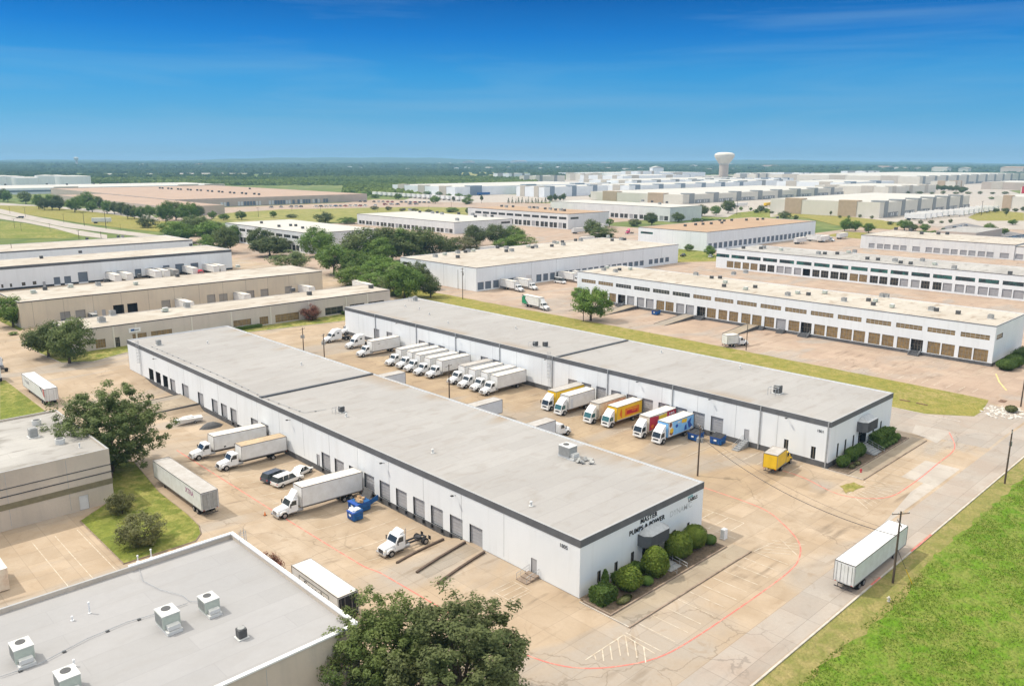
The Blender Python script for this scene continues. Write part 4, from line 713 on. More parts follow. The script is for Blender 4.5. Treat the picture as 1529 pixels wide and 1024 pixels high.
def boxtruck(name,label,L=14.2,kind='conv',box=(1.15,4.32),w=2.66,col='truck_white',art=None,side='box_white',roof='box_roof',glass='glass_cab',group=None,fair=0,tandem=False,grille='rail_grey',cat='truck',boxstart=4.25,rear='box_white'):
    r=empty(name,(0,0,0),0,label,cat,group); X=lambda d:L/2-d
    if kind=='conv': cab_conv(r,L,col,glass,grille=grille,fair=fair); fx=1.25; xs=boxstart
    elif kind=='over':
        cw=2.15; fx=1.15; xs=2.35
        b=MB(); b.prism([(X(.03),.55),(X(0),1.35),(X(.42),2.5),(X(.7),2.62),(X(1.95),2.64),(X(1.95),.75),(X(1.75),.75),(X(1.5),1.1),(X(.85),1.1),(X(.6),.55)],-cw/2,cw/2,'y'); b.build('cab',col,r,bevel=.06)
        b=MB(); b.prism([(X(.6),2.66),(X(1.25),3.35),(X(2.0),3.85),(X(2.1),2.66)],-cw/2+.1,cw/2-.1,'y'); b.build('roof_fairing',col,r,bevel=.08)
        b=MB(); h=cw/2-.12; plate(b,[(X(.03),-h,1.45),(X(.03),h,1.45),(X(.40),h-.06,2.44),(X(.40),-h+.06,2.44)],(.95,0,.35),.03); b.build('windshield',glass,r)
        b=MB(); b.box(X(.1),-.6,.85,X(-.03),.6,1.15); b.build('grille','metal_dark' if grille!='chrome' else 'chrome',r)
        b=MB(); b.box(X(.25),-cw/2-.02,.38,X(-.07),cw/2+.02,.7); b.build('bumper',col,r,bevel=.04)
        for s in (-1,1):
            b=MB(); y=s*(cw/2+.003); plate(b,[(X(.32),y,1.5),(X(1.45),y,1.5),(X(1.45),y,2.4),(X(.6),y,2.4)],(0,s,0)); b.build('side_window',glass,r)
            b=MB(); b.box(X(.1),s*.82-.14,.8,X(-.04),s*.82+.14,1.1); b.build('headlight','light_lens',r)
            b=MB(); b.box(X(.1)-.04,s*(cw/2+.25)-.08,1.6,X(.1)+.04,s*(cw/2+.25)+.08,2.3); b.tube([(X(.3),s*cw/2,2.2),(X(.12),s*(cw/2+.22),2.2)],.025,4); b.build('mirror','metal_dark',r)
    chassis(r,1.2,L-.3,L)
    cargo(r,-L/2,X(xs),box[0],box[1],w,side,roof,art,rear)
    for s in (-1,1):
        wheel(r,X(fx),s*(1.04),.55)
        wheel(r,-L/2+(2.9 if not tandem else 2.2),s*.98,.50,.55)
        if tandem: wheel(r,-L/2+3.5,s*.98,.50,.55)
    b=MB(); b.box(-L/2-.12,-1.1,.5,-L/2-.02,1.1,.62); 
    for s in (-1,1): b.box(-L/2-.1,s*.7-.04,.62,-L/2-.03,s*.7+.04,1.1)
    b.build('rear_bumper','metal_dark',r)
    for s in (-1,1):
        b=MB(); b.box(-L/2-.05,s*1.05-.1,.95,-L/2-.01,s*1.05+.1,1.08); b.build('taillight','light_red',r)
    return r
def tractor(name,label,L=8.3,sleeper=0,fair=1,group=None,col='truck_white',grille='chrome'):
    r=empty(name,(0,0,0),0,label,'truck',group); cab_conv(r,L,col,'glass_cab',sleeper=sleeper,fair=fair,grille=grille); chassis(r,1.2,L-.2,L)
    for s in (-1,1):
        wheel(r,L/2-1.25,s*1.0,.52); wheel(r,-L/2+.9,s*.95,.52,.6)
        if sleeper: wheel(r,-L/2+2.2,s*.95,.52,.6)
        b=MB(); b.box(-L/2+.1,s*.95-.3,1.1,-L/2+1.6,s*.95+.3,1.16) if sleeper else b.box(-L/2-.05,s*.95-.3,.5,-L/2,s*.95+.3,1.1); b.build('mud_flap','rubber',r)
    b=MB(); b.cyl((-L/2+1.4,0,1.02),.5,.12,n=14); b.build('fifth_wheel','metal_dark',r)
    b=MB(); b.cyl((L/2-4.0-sleeper,.8,1.0),.09,2.6,n=8); b.build('exhaust_pipe','chrome',r)
    return r
def trailer(name,label,L=17.2,h=4.2,w=2.75,side='box_white',roof='box_roof',art=None,group=None,rear='box_white',opened=False):
    r=empty(name,(0,0,0),0,label,'trailer',group); cargo(r,-L/2,L/2,1.2,h,w,side,roof,art,rear)
    b=MB(); 
    for s in (-1,1): b.box(-L/2+.2,s*.5-.06,.95,L/2-.4,s*.5+.06,1.18)
    b.build('chassis','metal_dark',r)
    for s in (-1,1):
        for d in (2.2,3.6): wheel(r,-L/2+d,s*.98,.5,.6)
        b=MB(); b.box(L/2-3.2,s*.85-.07,.05,L/2-3.05,s*.85+.07,1.18); b.box(L/2-3.3,s*.85-.15,0,L/2-2.95,s*.85+.15,.06); b.build('landing_leg','metal_dark',r)
        b=MB(); b.box(-L/2+1.3,s*.98-.3,.3,-L/2+1.33,s*.98+.3,1.1); b.build('mud_flap','rubber',r)
        b=MB(); b.box(-L/2-.05,s*1.1-.12,1.22,-L/2-.047,s*1.1+.12,1.31); b.build('taillight','light_red',r)
        for k in (.35,.75):
            b=MB(); y=s*w/2*k; b.cyl((-L/2-.07,y,1.35),.025,h-1.6,n=6); b.build('lock_bar','metal',r)
    b=MB(); b.box(-L/2-.1,-1.2,.5,-L/2-.02,1.2,.62)
    for s in (-1,1): b.box(-L/2-.09,s*.7-.04,.62,-L/2-.03,s*.7+.04,1.18)
    b.build('rear_bumper','metal_dark',r)
    if opened:
        b=MB(); b.box(-L/2-.062,-w/2+.1,1.3,-L/2-.05,w/2-.1,h-.2); b.build('opening','door_dark',r)
    return r
def car(name,label,cat,col,L=5.,w=2.0,h=1.85,style='suv',group=None,simple=False):
    X=lambda t:L/2-L*t; z0,z1=.38,h*.57
    if style=='suv': body=[(0,.45),(.0,.75),(.04,.95),(.27,1.1),(1.,1.12),(1.,.45)]; top=[(.27,1.1),(.40,h),(.93,h),(.99,1.12)]
    elif style=='van': body=[(0,.4),(.0,.95),(.12,1.25),(.2,1.3),(1.,1.3),(1.,.4)]; top=[(.12,1.28),(.27,h),(.97,h),(1.,1.28)]
    elif style=='pickup': body=[(0,.5),(0,.9),(.03,1.1),(.26,1.2),(.6,1.2),(.6,1.2),(1.,1.15),(1.,.5)]; top=[(.26,1.2),(.36,h),(.55,h),(.62,1.2)]
    else: body=[(0,.4),(0,.65),(.04,.8),(.28,.95),(.86,.98),(1.,.9),(1.,.4)]; top=[(.26,.95),(.40,h),(.68,h),(.86,.98)]
    if simple:
        b=MB(); b.prism([(X(t),z) for t,z in body],-w/2,w/2,'y',0)
        V=[(X(t),s*(w/2-.08-(.2 if z>1.35 else 0)),z) for s in (-1,1) for t,z in top]; b.add(V,[(0,1,2,3),(7,6,5,4),(0,4,5,1),(2,6,7,3)],1); b.add([V[1],V[2],V[6],V[5]],[(0,1,2,3)],0)
        for t in (.17,.82):
            for s in (-1,1): b.cyl((X(t),s*w/2-.12,.36),.36,.24,'y',10,2)
        o=b.build(name,[col,'glass_cab','rubber']); return tag(o,label,cat,group)
    r=empty(name,(0,0,0),0,label,cat,group)
    b=MB(); b.prism([(X(t),z) for t,z in body],-w/2,w/2,'y'); b.build('body',col,r,bevel=.09)
    b=MB(); V=[(X(t),s*(w/2-.06-(.22 if z>1.35 else 0)),z) for s in (-1,1) for t,z in top]; b.add(V,[(0,1,2,3),(7,6,5,4),(0,4,5,1),(2,6,7,3),(1,5,6,2)]); b.build('window','glass_cab',r)
    b=MB(); a,c=top[1],top[2]; b.box(X(c[0])-.03,-w/2+.27,h-.01,X(a[0])+.03,w/2-.27,h+.05)
    for s in (-1,1):
        for t in ([.56,.76] if style!='pickup' else [.47]): b.box(X(t)-.05,s*(w/2-.17)-.05,1.1,X(t)+.05,s*(w/2-.17)+.05,h)
    b.build('roof',col,r,bevel=.03)
    for s in (-1,1):
        for t in (.18,.81): wheel(r,X(t),s*(w/2-.12),.38,.26)
        b=MB(); b.box(X(.0)-.05,s*(w/2-.3)-.2,.72,X(0)+.012,s*(w/2-.3)+.2,.86); b.build('headlight','light_lens',r)
        b=MB(); b.box(X(1)-.012,s*(w/2-.2)-.12,.8,X(1)+.05,s*(w/2-.2)+.12,1.05); b.build('taillight','light_red',r)
    return r
def put(o,nose,hd,L,z=None):
    """nose point on the ground, heading in degrees"""
    a=R(hd); x=nose[0]-math.cos(a)*L/2; y=nose[1]-math.sin(a)*L/2
    o.location=(x,y,dip(x,y) if z is None else z); o.rotation_euler=(0,0,a)
    if z is None:                                   # follow the slope of the apron
        zf=dip(x+math.cos(a)*L*.4,y+math.sin(a)*L*.4); zr=dip(x-math.cos(a)*L*.4,y-math.sin(a)*L*.4)
        o.rotation_euler=(0,-math.atan2(zf-zr,L*.8),a); o.location.z=(zf+zr)/2
    return o
GB='white box trucks in the long row at the second warehouse'
tr0=boxtruck('box_truck','white box truck standing alone beside the sleeper tractors, small mark on its box',14.3,art=[('panel_slate',[(.72,.62),(.8,.62),(.8,.68),(.72,.68)])])
put(tr0,(125.9,195.6),180,14.3)
base=boxtruck('box_truck','first white box truck of the group of five, farthest from the camera',14.2,group=GB)
index_children()
def dup(o,label,group=None):
    c=copy_tree(o); c['label']=label
    if group: c['group']=group
    return c
five=[181.2,176.6,172.3,167.6,163.2]; labs=['first white box truck of the group of five, farthest from the camera','second white box truck of the group of five','middle white box truck of the group of five','fourth white box truck in the group of five, nose drawn forward','nearest white box truck of the group of five, its whole side showing']
for i,y in enumerate(five):
    o=base if i==0 else dup(base,labs[i],GB); put(o,(125.9+(0,.25,-.2,-.5,.1)[i],y),180+(.8,-.5,.3,-.9,.4)[i],14.2)
four=[154.7,150,145.8,141.6]; labs=['grey topped white box truck at the far end of the group of four','second white box truck of the group of four','third white box truck of the group of four','nearest white box truck of the group of four, beside the empty bays']
for i,y in enumerate(four):
    if i==0: o=boxtruck('box_truck',labs[0],14.2,roof='box_roof_grey',side='box_white',group=GB)
    else: o=dup(base,labs[i],GB)
    put(o,(126.2+(.3,-.15,.2,-.25)[i],y),180+(-.6,.7,-.3,.5)[i],14.2)
# cab-over trucks with painted sides
RC=[(0,0),(1,0),(1,1),(0,1)]
def rect(a,b,c,d): return [(a,b),(c,b),(c,d),(a,d)]
def blob(cx,cy,rx,ry,n=12,rot=0): return [(cx+rx*math.cos(2*math.pi*i/n+rot),cy+ry*math.sin(2*math.pi*i/n+rot)) for i in range(n)]
o=boxtruck('box_truck','cab over truck with a yellow and orange side and grey roof, farthest of its kind',12.2,'over',side='yellow_paint',roof='box_roof_grey',art=[('orange_paint',[(.05,.35),(.75,.3),(.85,.6),(.5,.8),(.1,.75)]),('yellow_paint',blob(.3,.55,.1,.2))]); put(o,(128.4,122.6),180,12.2)
o=boxtruck('box_truck','plain white cab over truck with a side door and a small hitch behind it',11.2,'over',glass='glass_cab_teal',art=[('steel_blue_box',rect(.84,.02,.94,.72))]); put(o,(128.0,118.2),180,11.2)
o=boxtruck('box_truck','cab over truck with a faded cream and pink side next to the yellow one',11.8,'over',side='cream_paint',roof='box_roof_grey',glass='glass_cab_teal',art=[('pink_paint',rect(.03,.5,.7,.9))]); put(o,(128.4,109.8),180,11.8)
o=boxtruck('box_truck','cab over truck with bright yellow sides and a red orange panel',11.2,'over',side='yellow_paint',glass='glass_cab_teal',art=[('orange_paint',rect(.12,.2,.68,.72)),('red_paint',[(.18,.25),(.62,.3),(.6,.55),(.2,.5)]),('orange_paint',blob(.32,.48,.1,.1)),('yellow_paint',[(.2,.58),(.6,.6),(.6,.64),(.2,.62)]),('box_white',rect(0,.0,1,.07)),('orange_paint',[(.8,.1),(.9,.4),(.84,.85),(.8,.6)])]); put(o,(129.2,105.4),180,11.2)
o=boxtruck('box_truck','cab over truck with a red and yellow side bearing white lettering shapes',11.8,'over',side='cream_paint',roof='box_roof',art=[('red_paint',rect(.0,.38,.35,.97)),('yellow_paint',[(.36,.45),(.66,.4),(.66,.85),(.36,.9)]),('red_paint',[(.66,.1),(1,.05),(1,.95),(.66,.9)]),('box_white',rect(.08,.6,.28,.64)),('box_white',[(.07,.68),(.1,.68),(.12,.85),(.09,.85)]),('box_white',blob(.17,.77,.03,.08)),('box_white',blob(.25,.78,.025,.09,5)),('orange_paint',blob(.88,.3,.06,.12))]); put(o,(128.8,96.5),180,11.8)
o=boxtruck('box_truck','cab over truck with a sky blue side of swirling colours, nearest of its kind',11.4,'over',side='sky_paint',roof='box_roof',art=[('box_white',[(.82,0),(1,0),(1,1),(.86,1)]),('box_white',rect(0,0,1,.05)),('brown_paint',blob(.88,.25,.07,.16)),('yellow_paint',blob(.87,.4,.07,.17)),('brown_paint',blob(.92,.8,.05,.16)),('deepblue_paint',[(.05,.2),(.2,.15),(.26,.6),(.1,.85),(.14,.5)]),('deepblue_paint',blob(.68,.6,.05,.12)),('yellow_paint',[(.3,.62),(.5,.68),(.48,.92),(.28,.88)]),('deepblue_paint',[(.28,.12),(.38,.1),(.36,.42),(.3,.5)]),('box_white',blob(.08,.12,.05,.1)),('box_white',blob(.6,.82,.06,.06))]); put(o,(128.6,91.6),180,11.4)
# tractors beside the far end
o=tractor('semi_tractor','white sleeper tractor farthest left in the second yard',9.6,1.9,1,'sleeper tractors'); index_children(); put(o,(128.6,218.6),180,9.6)
c=dup(o,'white high roofed sleeper tractor beside the lone box truck'); put(c,(129.3,206.8),180,9.6)
c=dup(o,'white sleeper tractor half hidden behind the other two'); put(c,(139,225.5),180,9.6)
# trucks behind the near warehouse, boxes rise over its roof
for i,(y,lab) in enumerate([(160.5,'farthest white trailer standing at the hidden back docks of the near warehouse'),(126.8,'middle white trailer standing at the back docks of the near warehouse')]):
    o=trailer('semi_trailer',lab,14.5,4.3,side='steel_blue_box',roof='box_roof_grey'); put(o,(116.2+(1.6 if i else 0),y),0,14.5)
o=boxtruck('box_truck','white truck with a long pale box and cab poking out past the near warehouse roof',17.,box=(1.2,4.3),side='steel_blue_box',roof='box_roof_grey',boxstart=5.2); put(o,(120.9,108.6),0,17.)
# near yard
o=boxtruck('box_truck','white truck with cream roof backed to the near docks beyond the dirty roofed one',15.3,roof='box_roof',box=(1.35,4.25),art=[('frame_dark',rect(.78,.1,.82,.2)),('frame_dark',rect(.6,.12,.63,.2))]); put(o,(57.2,148.9),180,15.3)
o=boxtruck('box_truck','white truck with a dirty tan roof backed to the near docks',13.6,roof='box_roof_dirty',box=(1.35,4.2),grille='metal_dark'); put(o,(58.8,140.4),180,13.6)
o=boxtruck('box_truck','large white truck with a cab fairing and twin rear axles at the near docks',15.9,box=(1.3,4.7),fair=2,tandem=True,w=2.75); put(o,(56.2,113.6),180,15.9)
o=tractor('semi_tractor','white day cab tractor without trailer parked at the near docks',8.4,0,1,grille='metal_dark'); put(o,(61.6,91.8),180,8.4)
o=car('parked_car','dark blue grey SUV parked nose in against the near warehouse','car','car_navy',5.6,2.15,1.9); put(o,(67.8,130.2),12,5.6)
o=car('parked_car','white pickup with a camper top between the dark SUV and the large truck','car','car_white',5.9,2.15,2.0); put(o,(68.6,127.2),10,5.9)
o=car('parked_car','white car mostly hidden behind the white pickup close to the wall','car','car_white',4.6,2.,1.6,'sedan'); put(o,(71.9,129.6),20,4.6)
o=trailer('semi_trailer','white trailer with purple lettering parked under the big oak',20.,4.25,2.8,rear='hvac_grey',roof='box_roof_grey'); XT=o; put(o,(48.9,140.6),90,20.)
text_part('lettering','XTRA',1.25,'purple_paint',o,(-5.4,1.40,3.1),(R(90),0,R(180)),.01); b=MB(); b.box(-9.,1.376,1.75,-3,1.384,1.8); b.build('side_panel','red_paint',o)
o=trailer('semi_trailer','white trailer with a dark and red slash parked at the left by the grass strip',19.2,4.2,2.8,roof='box_white',art=[('fascia_dark',[(.12,1),(.22,1),(.06,.45)]),('red_paint',[(.02,1),(.07,.9),(.05,.35),(.01,.3)])],side='box_white'); put(o,(47.9,223.2),90,19.2)
text_part('lettering','V KEC',.9,'fascia_dark',o,(5.2,1.42,2.9),(R(90),0,R(180)),.01,spacing=1.6)
o=tractor('semi_tractor','white and dark tractor at the left frame edge ahead of the red slashed trailer',8.6,0,1); put(o,(47.0,254.5),90,8.6)
o=trailer('semi_trailer','white trailer with boxed lettering parked beside the foreground roof, dark open rear',11.2,4.4,2.8,opened=True); put(o,(47.6,89.4),90,11.2)
b=MB()
for a in (((-3.4,2.35),(3.7,2.35)),((-3.4,3.75),(3.7,3.75))): b.box(a[0][0],1.41,a[0][1]-.05,a[1][0],1.425,a[0][1]+.05)
for x in (-3.45,3.65): b.box(x,1.41,2.40,x+.1,1.425,3.70)
b.build('sign_frame','fascia_dark',o); text_part('lettering','Santek',1.35,'fascia_dark',o,(.1,1.41,3.05),(R(90),0,R(180)),.01,xs=1.35)
o=trailer('semi_trailer','long white trailer parked on the access road beside the green field',17.6,4.2,2.75,roof='box_white'); put(o,(117.4,39.9),0,17.6)
b=MB(); b.box(-8.82-.02,-1.1,3.3,-8.82,-.2,3.36); b.build('sign_panel','panel_slate',o)
o=boxtruck('box_truck','small yellow truck with its back to the camera at the second warehouse corner',8.9,'conv',box=(1.1,3.85),side='yellow_paint',roof='box_roof_grey',col='yellow_paint',w=2.6,rear='yellow_paint',cat='truck'); put(o,(139.6,68.9),8,8.9)
o=boxtruck('box_truck','pink sided truck showing its rear past the right corner of the second warehouse',9.,side='pink_paint',rear='pink_paint'); put(o,(177.5,71.6),-12,9.)
o=boxtruck('box_truck','white truck with a green swoosh parked alone beyond the grass median',14.6,box=(1.2,4.6),fair=2,art=[('green_paint',[(0,.02),(.33,.02),(.12,.75),(0,.8)]),('frame_dark',[(.34,.05),(.4,.05),(.05,.98),(.0,.98)]),('green_paint',[(.05,.95),(.2,.6),(.22,.9)])]); put(o,(220.3,208.9),-96,14.6)
o=boxtruck('box_truck','small white truck in front of the amber windowed building beside a pole',8.6,box=(1.1,3.9),side='box_white'); put(o,(223.6,126.6),-20,8.6)
# docks of the blue grey doored warehouse
GG='trucks at the shaded docks of the cream roofed warehouse'
o=dup(base,'first white truck at the shaded docks, farthest left',GG); put(o,(244.6,247.5),-94,14.2)
o=dup(base,'second white truck at the shaded docks',GG); put(o,(252.5,246.8),-94,14.2)
o=car('delivery_van','white van at the shaded docks','van','car_white',6.2,2.2,2.7,'van',GG); put(o,(276,251.5),-90,6.2)
o=dup(base,'third white truck at the shaded docks beside the van',GG); put(o,(283.5,247.5),-90,14.2)
o=dup(base,'white truck at the shaded docks nearest the amber windowed building',GG); put(o,(289.5,244.5),-92,14.2)
# small pieces at the left tan warehouse
o=car('delivery_van','white van backed to the tan metal warehouse','van','car_white',6.4,2.3,2.7,'van'); put(o,(87.9,301.5),-90,6.4)
GT='white trailers standing at the docks of the left row'
tb=trailer('semi_trailer','white trailer at the tan warehouse dock, left one of two close together',13.5,4.2,group=GT); index_children()
TL=[(119.3,308,'white trailer at the tan warehouse dock left of centre'),(142.8,308,'white trailer at the tan warehouse dock near its middle'),(171.4,308,'white trailer at the right end dock of the tan warehouse')]
for i,(x,y,lab) in enumerate(TL):
    o=tb if i==0 else dup(tb,lab); o['label']=lab; o['group']=GT; put(o,(x,y-11.5+ (2 if i else 0)),-90,13.5)
for x,lab in [(125,'first white trailer at the thick fasciaed warehouse, leftmost'),(130.3,'second white trailer at the thick fasciaed warehouse'),(143.2,'third trailer from the left at the thick fasciaed warehouse'),(147.2,'fourth trailer from the left at the thick fasciaed warehouse'),(161,'white trailer left of the red tractor at the thick fasciaed warehouse'),(171.5,'left one of the last two trailers at the thick fasciaed warehouse'),(175,'rightmost trailer at the thick fasciaed warehouse')]:
    o=dup(tb,lab); o['group']='trailers at the thick fasciaed warehouse'; put(o,(x,390.5),-90,13.5)
o=trailer('semi_trailer','dark grey trailer among the white ones at the thick fasciaed warehouse',13.5,4.1,side='panel_slate',roof='roof_greyer'); put(o,(151.5,390.5),-90,13.5)
o=tractor('semi_tractor','red tractor at the thick fasciaed warehouse',8,0,1,col='red_paint'); put(o,(162.5,385.5),-90,8)
o=dup(tb,'long white trailer lying diagonal beside the right end of the tan warehouse'); put(o,(193.5,289),-98,13.5); o.scale=(1.15,1,1)
# mid distance trailers and trucks: (nose pixel, heading, proto, label)
MID=[((512,401),-90,'white trailer at the right end of the two storey building by the grove',tb,(299,434)),
((583,398),0,'short white trailer standing among the grove trees',tb,(341,370)),
((1240,357),0,'first white trailer beside the tan roofed warehouse yard',tb,(543,268)),((1248,356),0,'second white trailer beside the tan roofed warehouse yard',tb,(566,262)),
((1270,352),0,'slanting white trailer near the wall end of the tan roofed warehouse',tb,(600,264)),
((940,362),0,'long white trailer behind the magenta cab at the grassy corner',tb,(437,372)),((870,345),0,'white trailer left of the magenta cab by the hedge',tb,(488,425)),((925,340),0,'white trailer behind the round tree near the magenta cab',tb,(530,440)),
((870,353),0,'short white trailer at the end of the tan roofed two storey building',tb,(512,432))]
for (_,hd,lab,pr,(x,y)) in MID:
    o=dup(pr,lab); o['group']='white trailers standing in the middle distance'; put(o,(x,y),hd,13.5,z=.03)
x,y,_=G(938,349.3); o=tractor('semi_tractor','magenta tractor at the left end of the long white trailer',8.6,0,2,col='magenta_paint'); put(o,(x-3,y),180,8.6,z=.03)
x,y,_=G(1238,355); 
for i,(px,py,lab) in enumerate([(1232,362,'white truck with dark cab windows behind the green windowed roof, left'),(1246,361,'white truck with dark cab windows behind the green windowed roof, right')]):
    x,y,_=G(px,py); o=dup(base,lab,'trucks parked behind the green windowed building'); put(o,(x,y),-90,14.2,z=.03)
for px,py,lab,c in [(390,413,'white car by the tan wall','car_white')]: pass
index_children()
# cars seen small: one mesh each
proto={}
def smallcar(px,py,hd,col,label,cat='car',style='sedan',group=None,L=4.8,z=.1,h=1.5):
    k=(col,style,L)
    if k not in proto: proto[k]=car('parked_car',label,cat,col,L,2.0,h,style,group,simple=True); o=proto[k]
    else: o=proto[k].copy(); COL.objects.link(o)
    for q in ('label','group'): 
        if q in o: del o[q]
    tag(o,label,cat,group); x,y,_=G(px,py); o.scale=(1.25,1.25,1.3) if z==.1 else (1,1,1); o.location=(x,y,z); o.rotation_euler=(0,0,R(hd)); return o
smallcar(1061,384.5,20,'car_white','white car on the small lot beside the round tree','car','suv',z=.02,h=1.8,L=5)
smallcar(1020,383,15,'car_black','dark pickup on the small lot beside the grass corner','truck','pickup',z=.02,h=1.8,L=5.6)
smallcar(30,326,150,'car_black','black car driving on the far left road','car','suv',z=.08,h=1.9,L=7)
cols=['car_white','car_silver','car_navy','car_black','car_red','car_blue','car_white','car_silver']
rr=random.Random(11)
def carrow(p0,p1,n,hd,what,z=.1,gap=0):
    for i in range(n):
        if gap and rr.random()<gap: continue
        t=i/(n-1); c=rr.choice(cols); nm=c.split('_')[1]
        smallcar(p0[0]+(p1[0]-p0[0])*t,p0[1]+(p1[1]-p0[1])*t,hd+rr.uniform(-4,4),c,f'{nm} car parked {what}','car',rr.choice(['sedan','suv','suv']),f'{nm} cars parked {what}',z=z,h=1.7)
carrow((405,310.5),(560,308),22,90,'in the front row of the tan distribution centre car park',gap=.25)
carrow((538,302),(640,303.5),16,80,'in the back row beside the bushes right of the tan distribution centre',gap=.15)
carrow((566,306.5),(640,305.5),9,0,'singly in the open lot right of the tan distribution centre',gap=.35)
carrow((1442,367),(1529,356),17,90,'in the right edge car park front row',z=.2)
carrow((1470,361.5),(1529,353.5),12,90,'in the right edge car park second row',z=.2)
carrow((1400,345),(1442,338.5),6,0,'along the small asphalt lot behind the dock warehouse',z=.2,gap=.3)
carrow((1432,347),(1450,343),4,0,'near the grey roofed office on the right',z=.2)
def rowtr(pts,hd,what,L=14,z=.2,col='box_white'):
    global tb2
    for i,(px,py) in enumerate(pts):
        o=trs.copy(); COL.objects.link(o); x,y,_=G(px,py); o.location=(x,y,z); o.rotation_euler=(0,0,R(hd)); o.scale=(1.35,1.4,1.6) if px>1300 else (1.2,1.2,1.5)
        for q in ('label','group'): 
            if q in o: del o[q]
        tag(o,f'white trailer parked {what}','trailer',f'white trailers parked {what}')
b=MB(); b.box(-7,-1.35,1.2,7,1.35,4.1,0); b.box(-6.95,-1.3,4.1,6.95,1.3,4.13,1); b.box(-6.8,-.5,.95,6.8,.5,1.2,2)
for d in (-5,-3.8):
    for s in (-1,1): b.cyl((d,s*.98-.25,.5),.5,.5,'y',8,3)
for s in (-1,1): b.box(4,s*.8-.08,0,4.15,s*.8+.08,1.2,2)
trs=b.build('semi_trailer',['box_white','box_roof','metal_dark','rubber']); tag(trs,'white trailer standing outside the far cream distribution centre','trailer')
x,y,_=G(1380,322); trs.location=(x,y,.2); trs.rotation_euler=(0,0,R(90))
rowtr([(1366+i*8.6,329.5-i*1.2) for i in range(6)],-90,'in the near bunch outside the cream distribution centre')
rowtr([(1424+i*7.5,323.6-i*1.1) for i in range(8)],-90,'in the far line outside the cream distribution centre')
rowtr([(560+i*7.2,292.6+i*.45) for i in range(19)],75,'in the line below the woods left of the pale warehouses',z=.3)
rowtr([(430+i*9,302) for i in range(0)],90,'')
x,y,_=G(1147,309); 
def smallbox(px,py,hd,m,label,L=16,z=.2):
    o=trs.copy(); o.data=trs.data.copy(); o.data.materials[0]=MT[m]; o.data.materials[1]=MT[m]; COL.objects.link(o); x,y,_=G(px,py); o.location=(x,y,z); o.rotation_euler=(0,0,R(hd)); o['label']=label; o['category']='trailer'; o.scale=(L/14,1,1.15)
smallbox(1147,308.5,5,'yellow_paint','yellow trailer outside the long pilastered distribution centre',22)
smallbox(1106,309,-10,'box_white','white trailer beside the yellow one at the pilastered centre',22)
smallbox(1203,305,0,'green_paint','teal green trailer right of the yellow one at the pilastered centre',16)
smallbox(152,333.5,-35,'box_white','white trailer travelling on the far left road',16,.08)
smallbox(722,292,0,'blue_paint','blue trailer in front of the leftmost pale warehouse',26)
smallbox(573,389,0,'red_paint','dark red trailer glimpsed behind the grove trees',18,.1) if False else None
x,y,_=G(590,383); smallbox(586,376,0,'red_paint','dark red trailer beside the plain white warehouse behind the grove',16,.1)
# ---------------- dumpsters, boats, cones, small yard pieces ----------------
def dumpster(label,x,y,hd,open_=False,s=1.):
    r=empty('dumpster',(x,y,dip(x,y)),R(hd),label,'dumpster','blue dumpsters')
    b=MB(); b.prism([(-1.1*s,.15),(-1.2*s,1.5),(1.2*s,1.75),(1.1*s,.15)],-1.2*s,1.2*s,'y'); b.build('bin','blue_paint',r,bevel=.03)
    b=MB()
    for k in (-1,0,1): b.box(-1.23*s,k*.8*s-.06,.3,-1.16*s,k*.8*s+.06,1.45)
    b.box(-1.28*s,-1.22*s,1.42,1.25*s,1.22*s,1.55); b.build('rib','deepblue_paint',r)
    for sg in (-1,1):
        b=MB(); b.box(-.75*s,sg*1.22*s-.1,.75,.75*s,sg*1.22*s+.1,.95); b.build('fork_pocket','blue_paint',r)
        if not open_:
            b=MB(); b.add([(-1.25*s,sg*.03,1.56),(-1.25*s,sg*1.2*s,1.56),(1.22*s,sg*1.2*s,1.84),(1.22*s,sg*.03,1.84),(-1.25*s,sg*.03,1.61),(-1.25*s,sg*1.2*s,1.61),(1.22*s,sg*1.2*s,1.89),(1.22*s,sg*.03,1.89)],[(0,1,2,3),(4,5,6,7),(0,1,5,4),(1,2,6,5),(2,3,7,6),(3,0,4,7)]); b.build('lid','metal_dark',r)
    b=MB(); b.box(-1.245*s,-.3,.8,-1.235*s,.3,1.15); b.build('sign_panel','sign_white',r)
    return r
dumpster('blue dumpster with black lid left of its twin at the second warehouse',136.9,87.6,0); dumpster('blue dumpster with closed lid nearest the side stairs of the second warehouse',138.2,83.2,5)
dumpster('larger blue dumpster heaped with cardboard at the near docks',68.9,108.3,0,True,1.15); rt=[o for o in bpy.data.objects if o.get('label','').startswith('larger blue dumpster')][0]
b=MB(); b.prism([(1.15,1.5),(1.25,1.5),(2.0,3.1),(1.9,3.1)],-1.2,1.2,'y'); b.build('open_lid','hvac_dark',rt)
for s_ in (-1,1): b=MB(); b.prism([(1.3,.9),(2.9,1.3),(2.9,2.2),(1.3,1.7)],s_*1.3-.05,s_*1.3+.05,'y'); b.build('side_panel','blue_paint',rt)
dumpster('small open blue dumpster of white bags in front of the cardboard heap',66.3,105.6,0,True,.8)
def heap(name,label,cat,x,y,z,n,m,s,seed):
    rr=random.Random(seed); b=MB()
    for i in range(n):
        c=Vector((rr.uniform(-1,1)*s,rr.uniform(-1,1)*s,rr.uniform(0,.35))); M=Matrix.Rotation(rr.uniform(0,3),4,'Z')@Matrix.Rotation(rr.uniform(-.8,.8),4,'X'); a,e,h=rr.uniform(.2,.55),rr.uniform(.15,.4),rr.uniform(.05,.25)
        k=len(b.v); b.box(-a,-e,-h,a,e,h); b.v[k:]=[tuple(M@Vector(v)+c) for v in b.v[k:]]
    return tag(b.build(name,m,loc=(x,y,z)),label,cat)
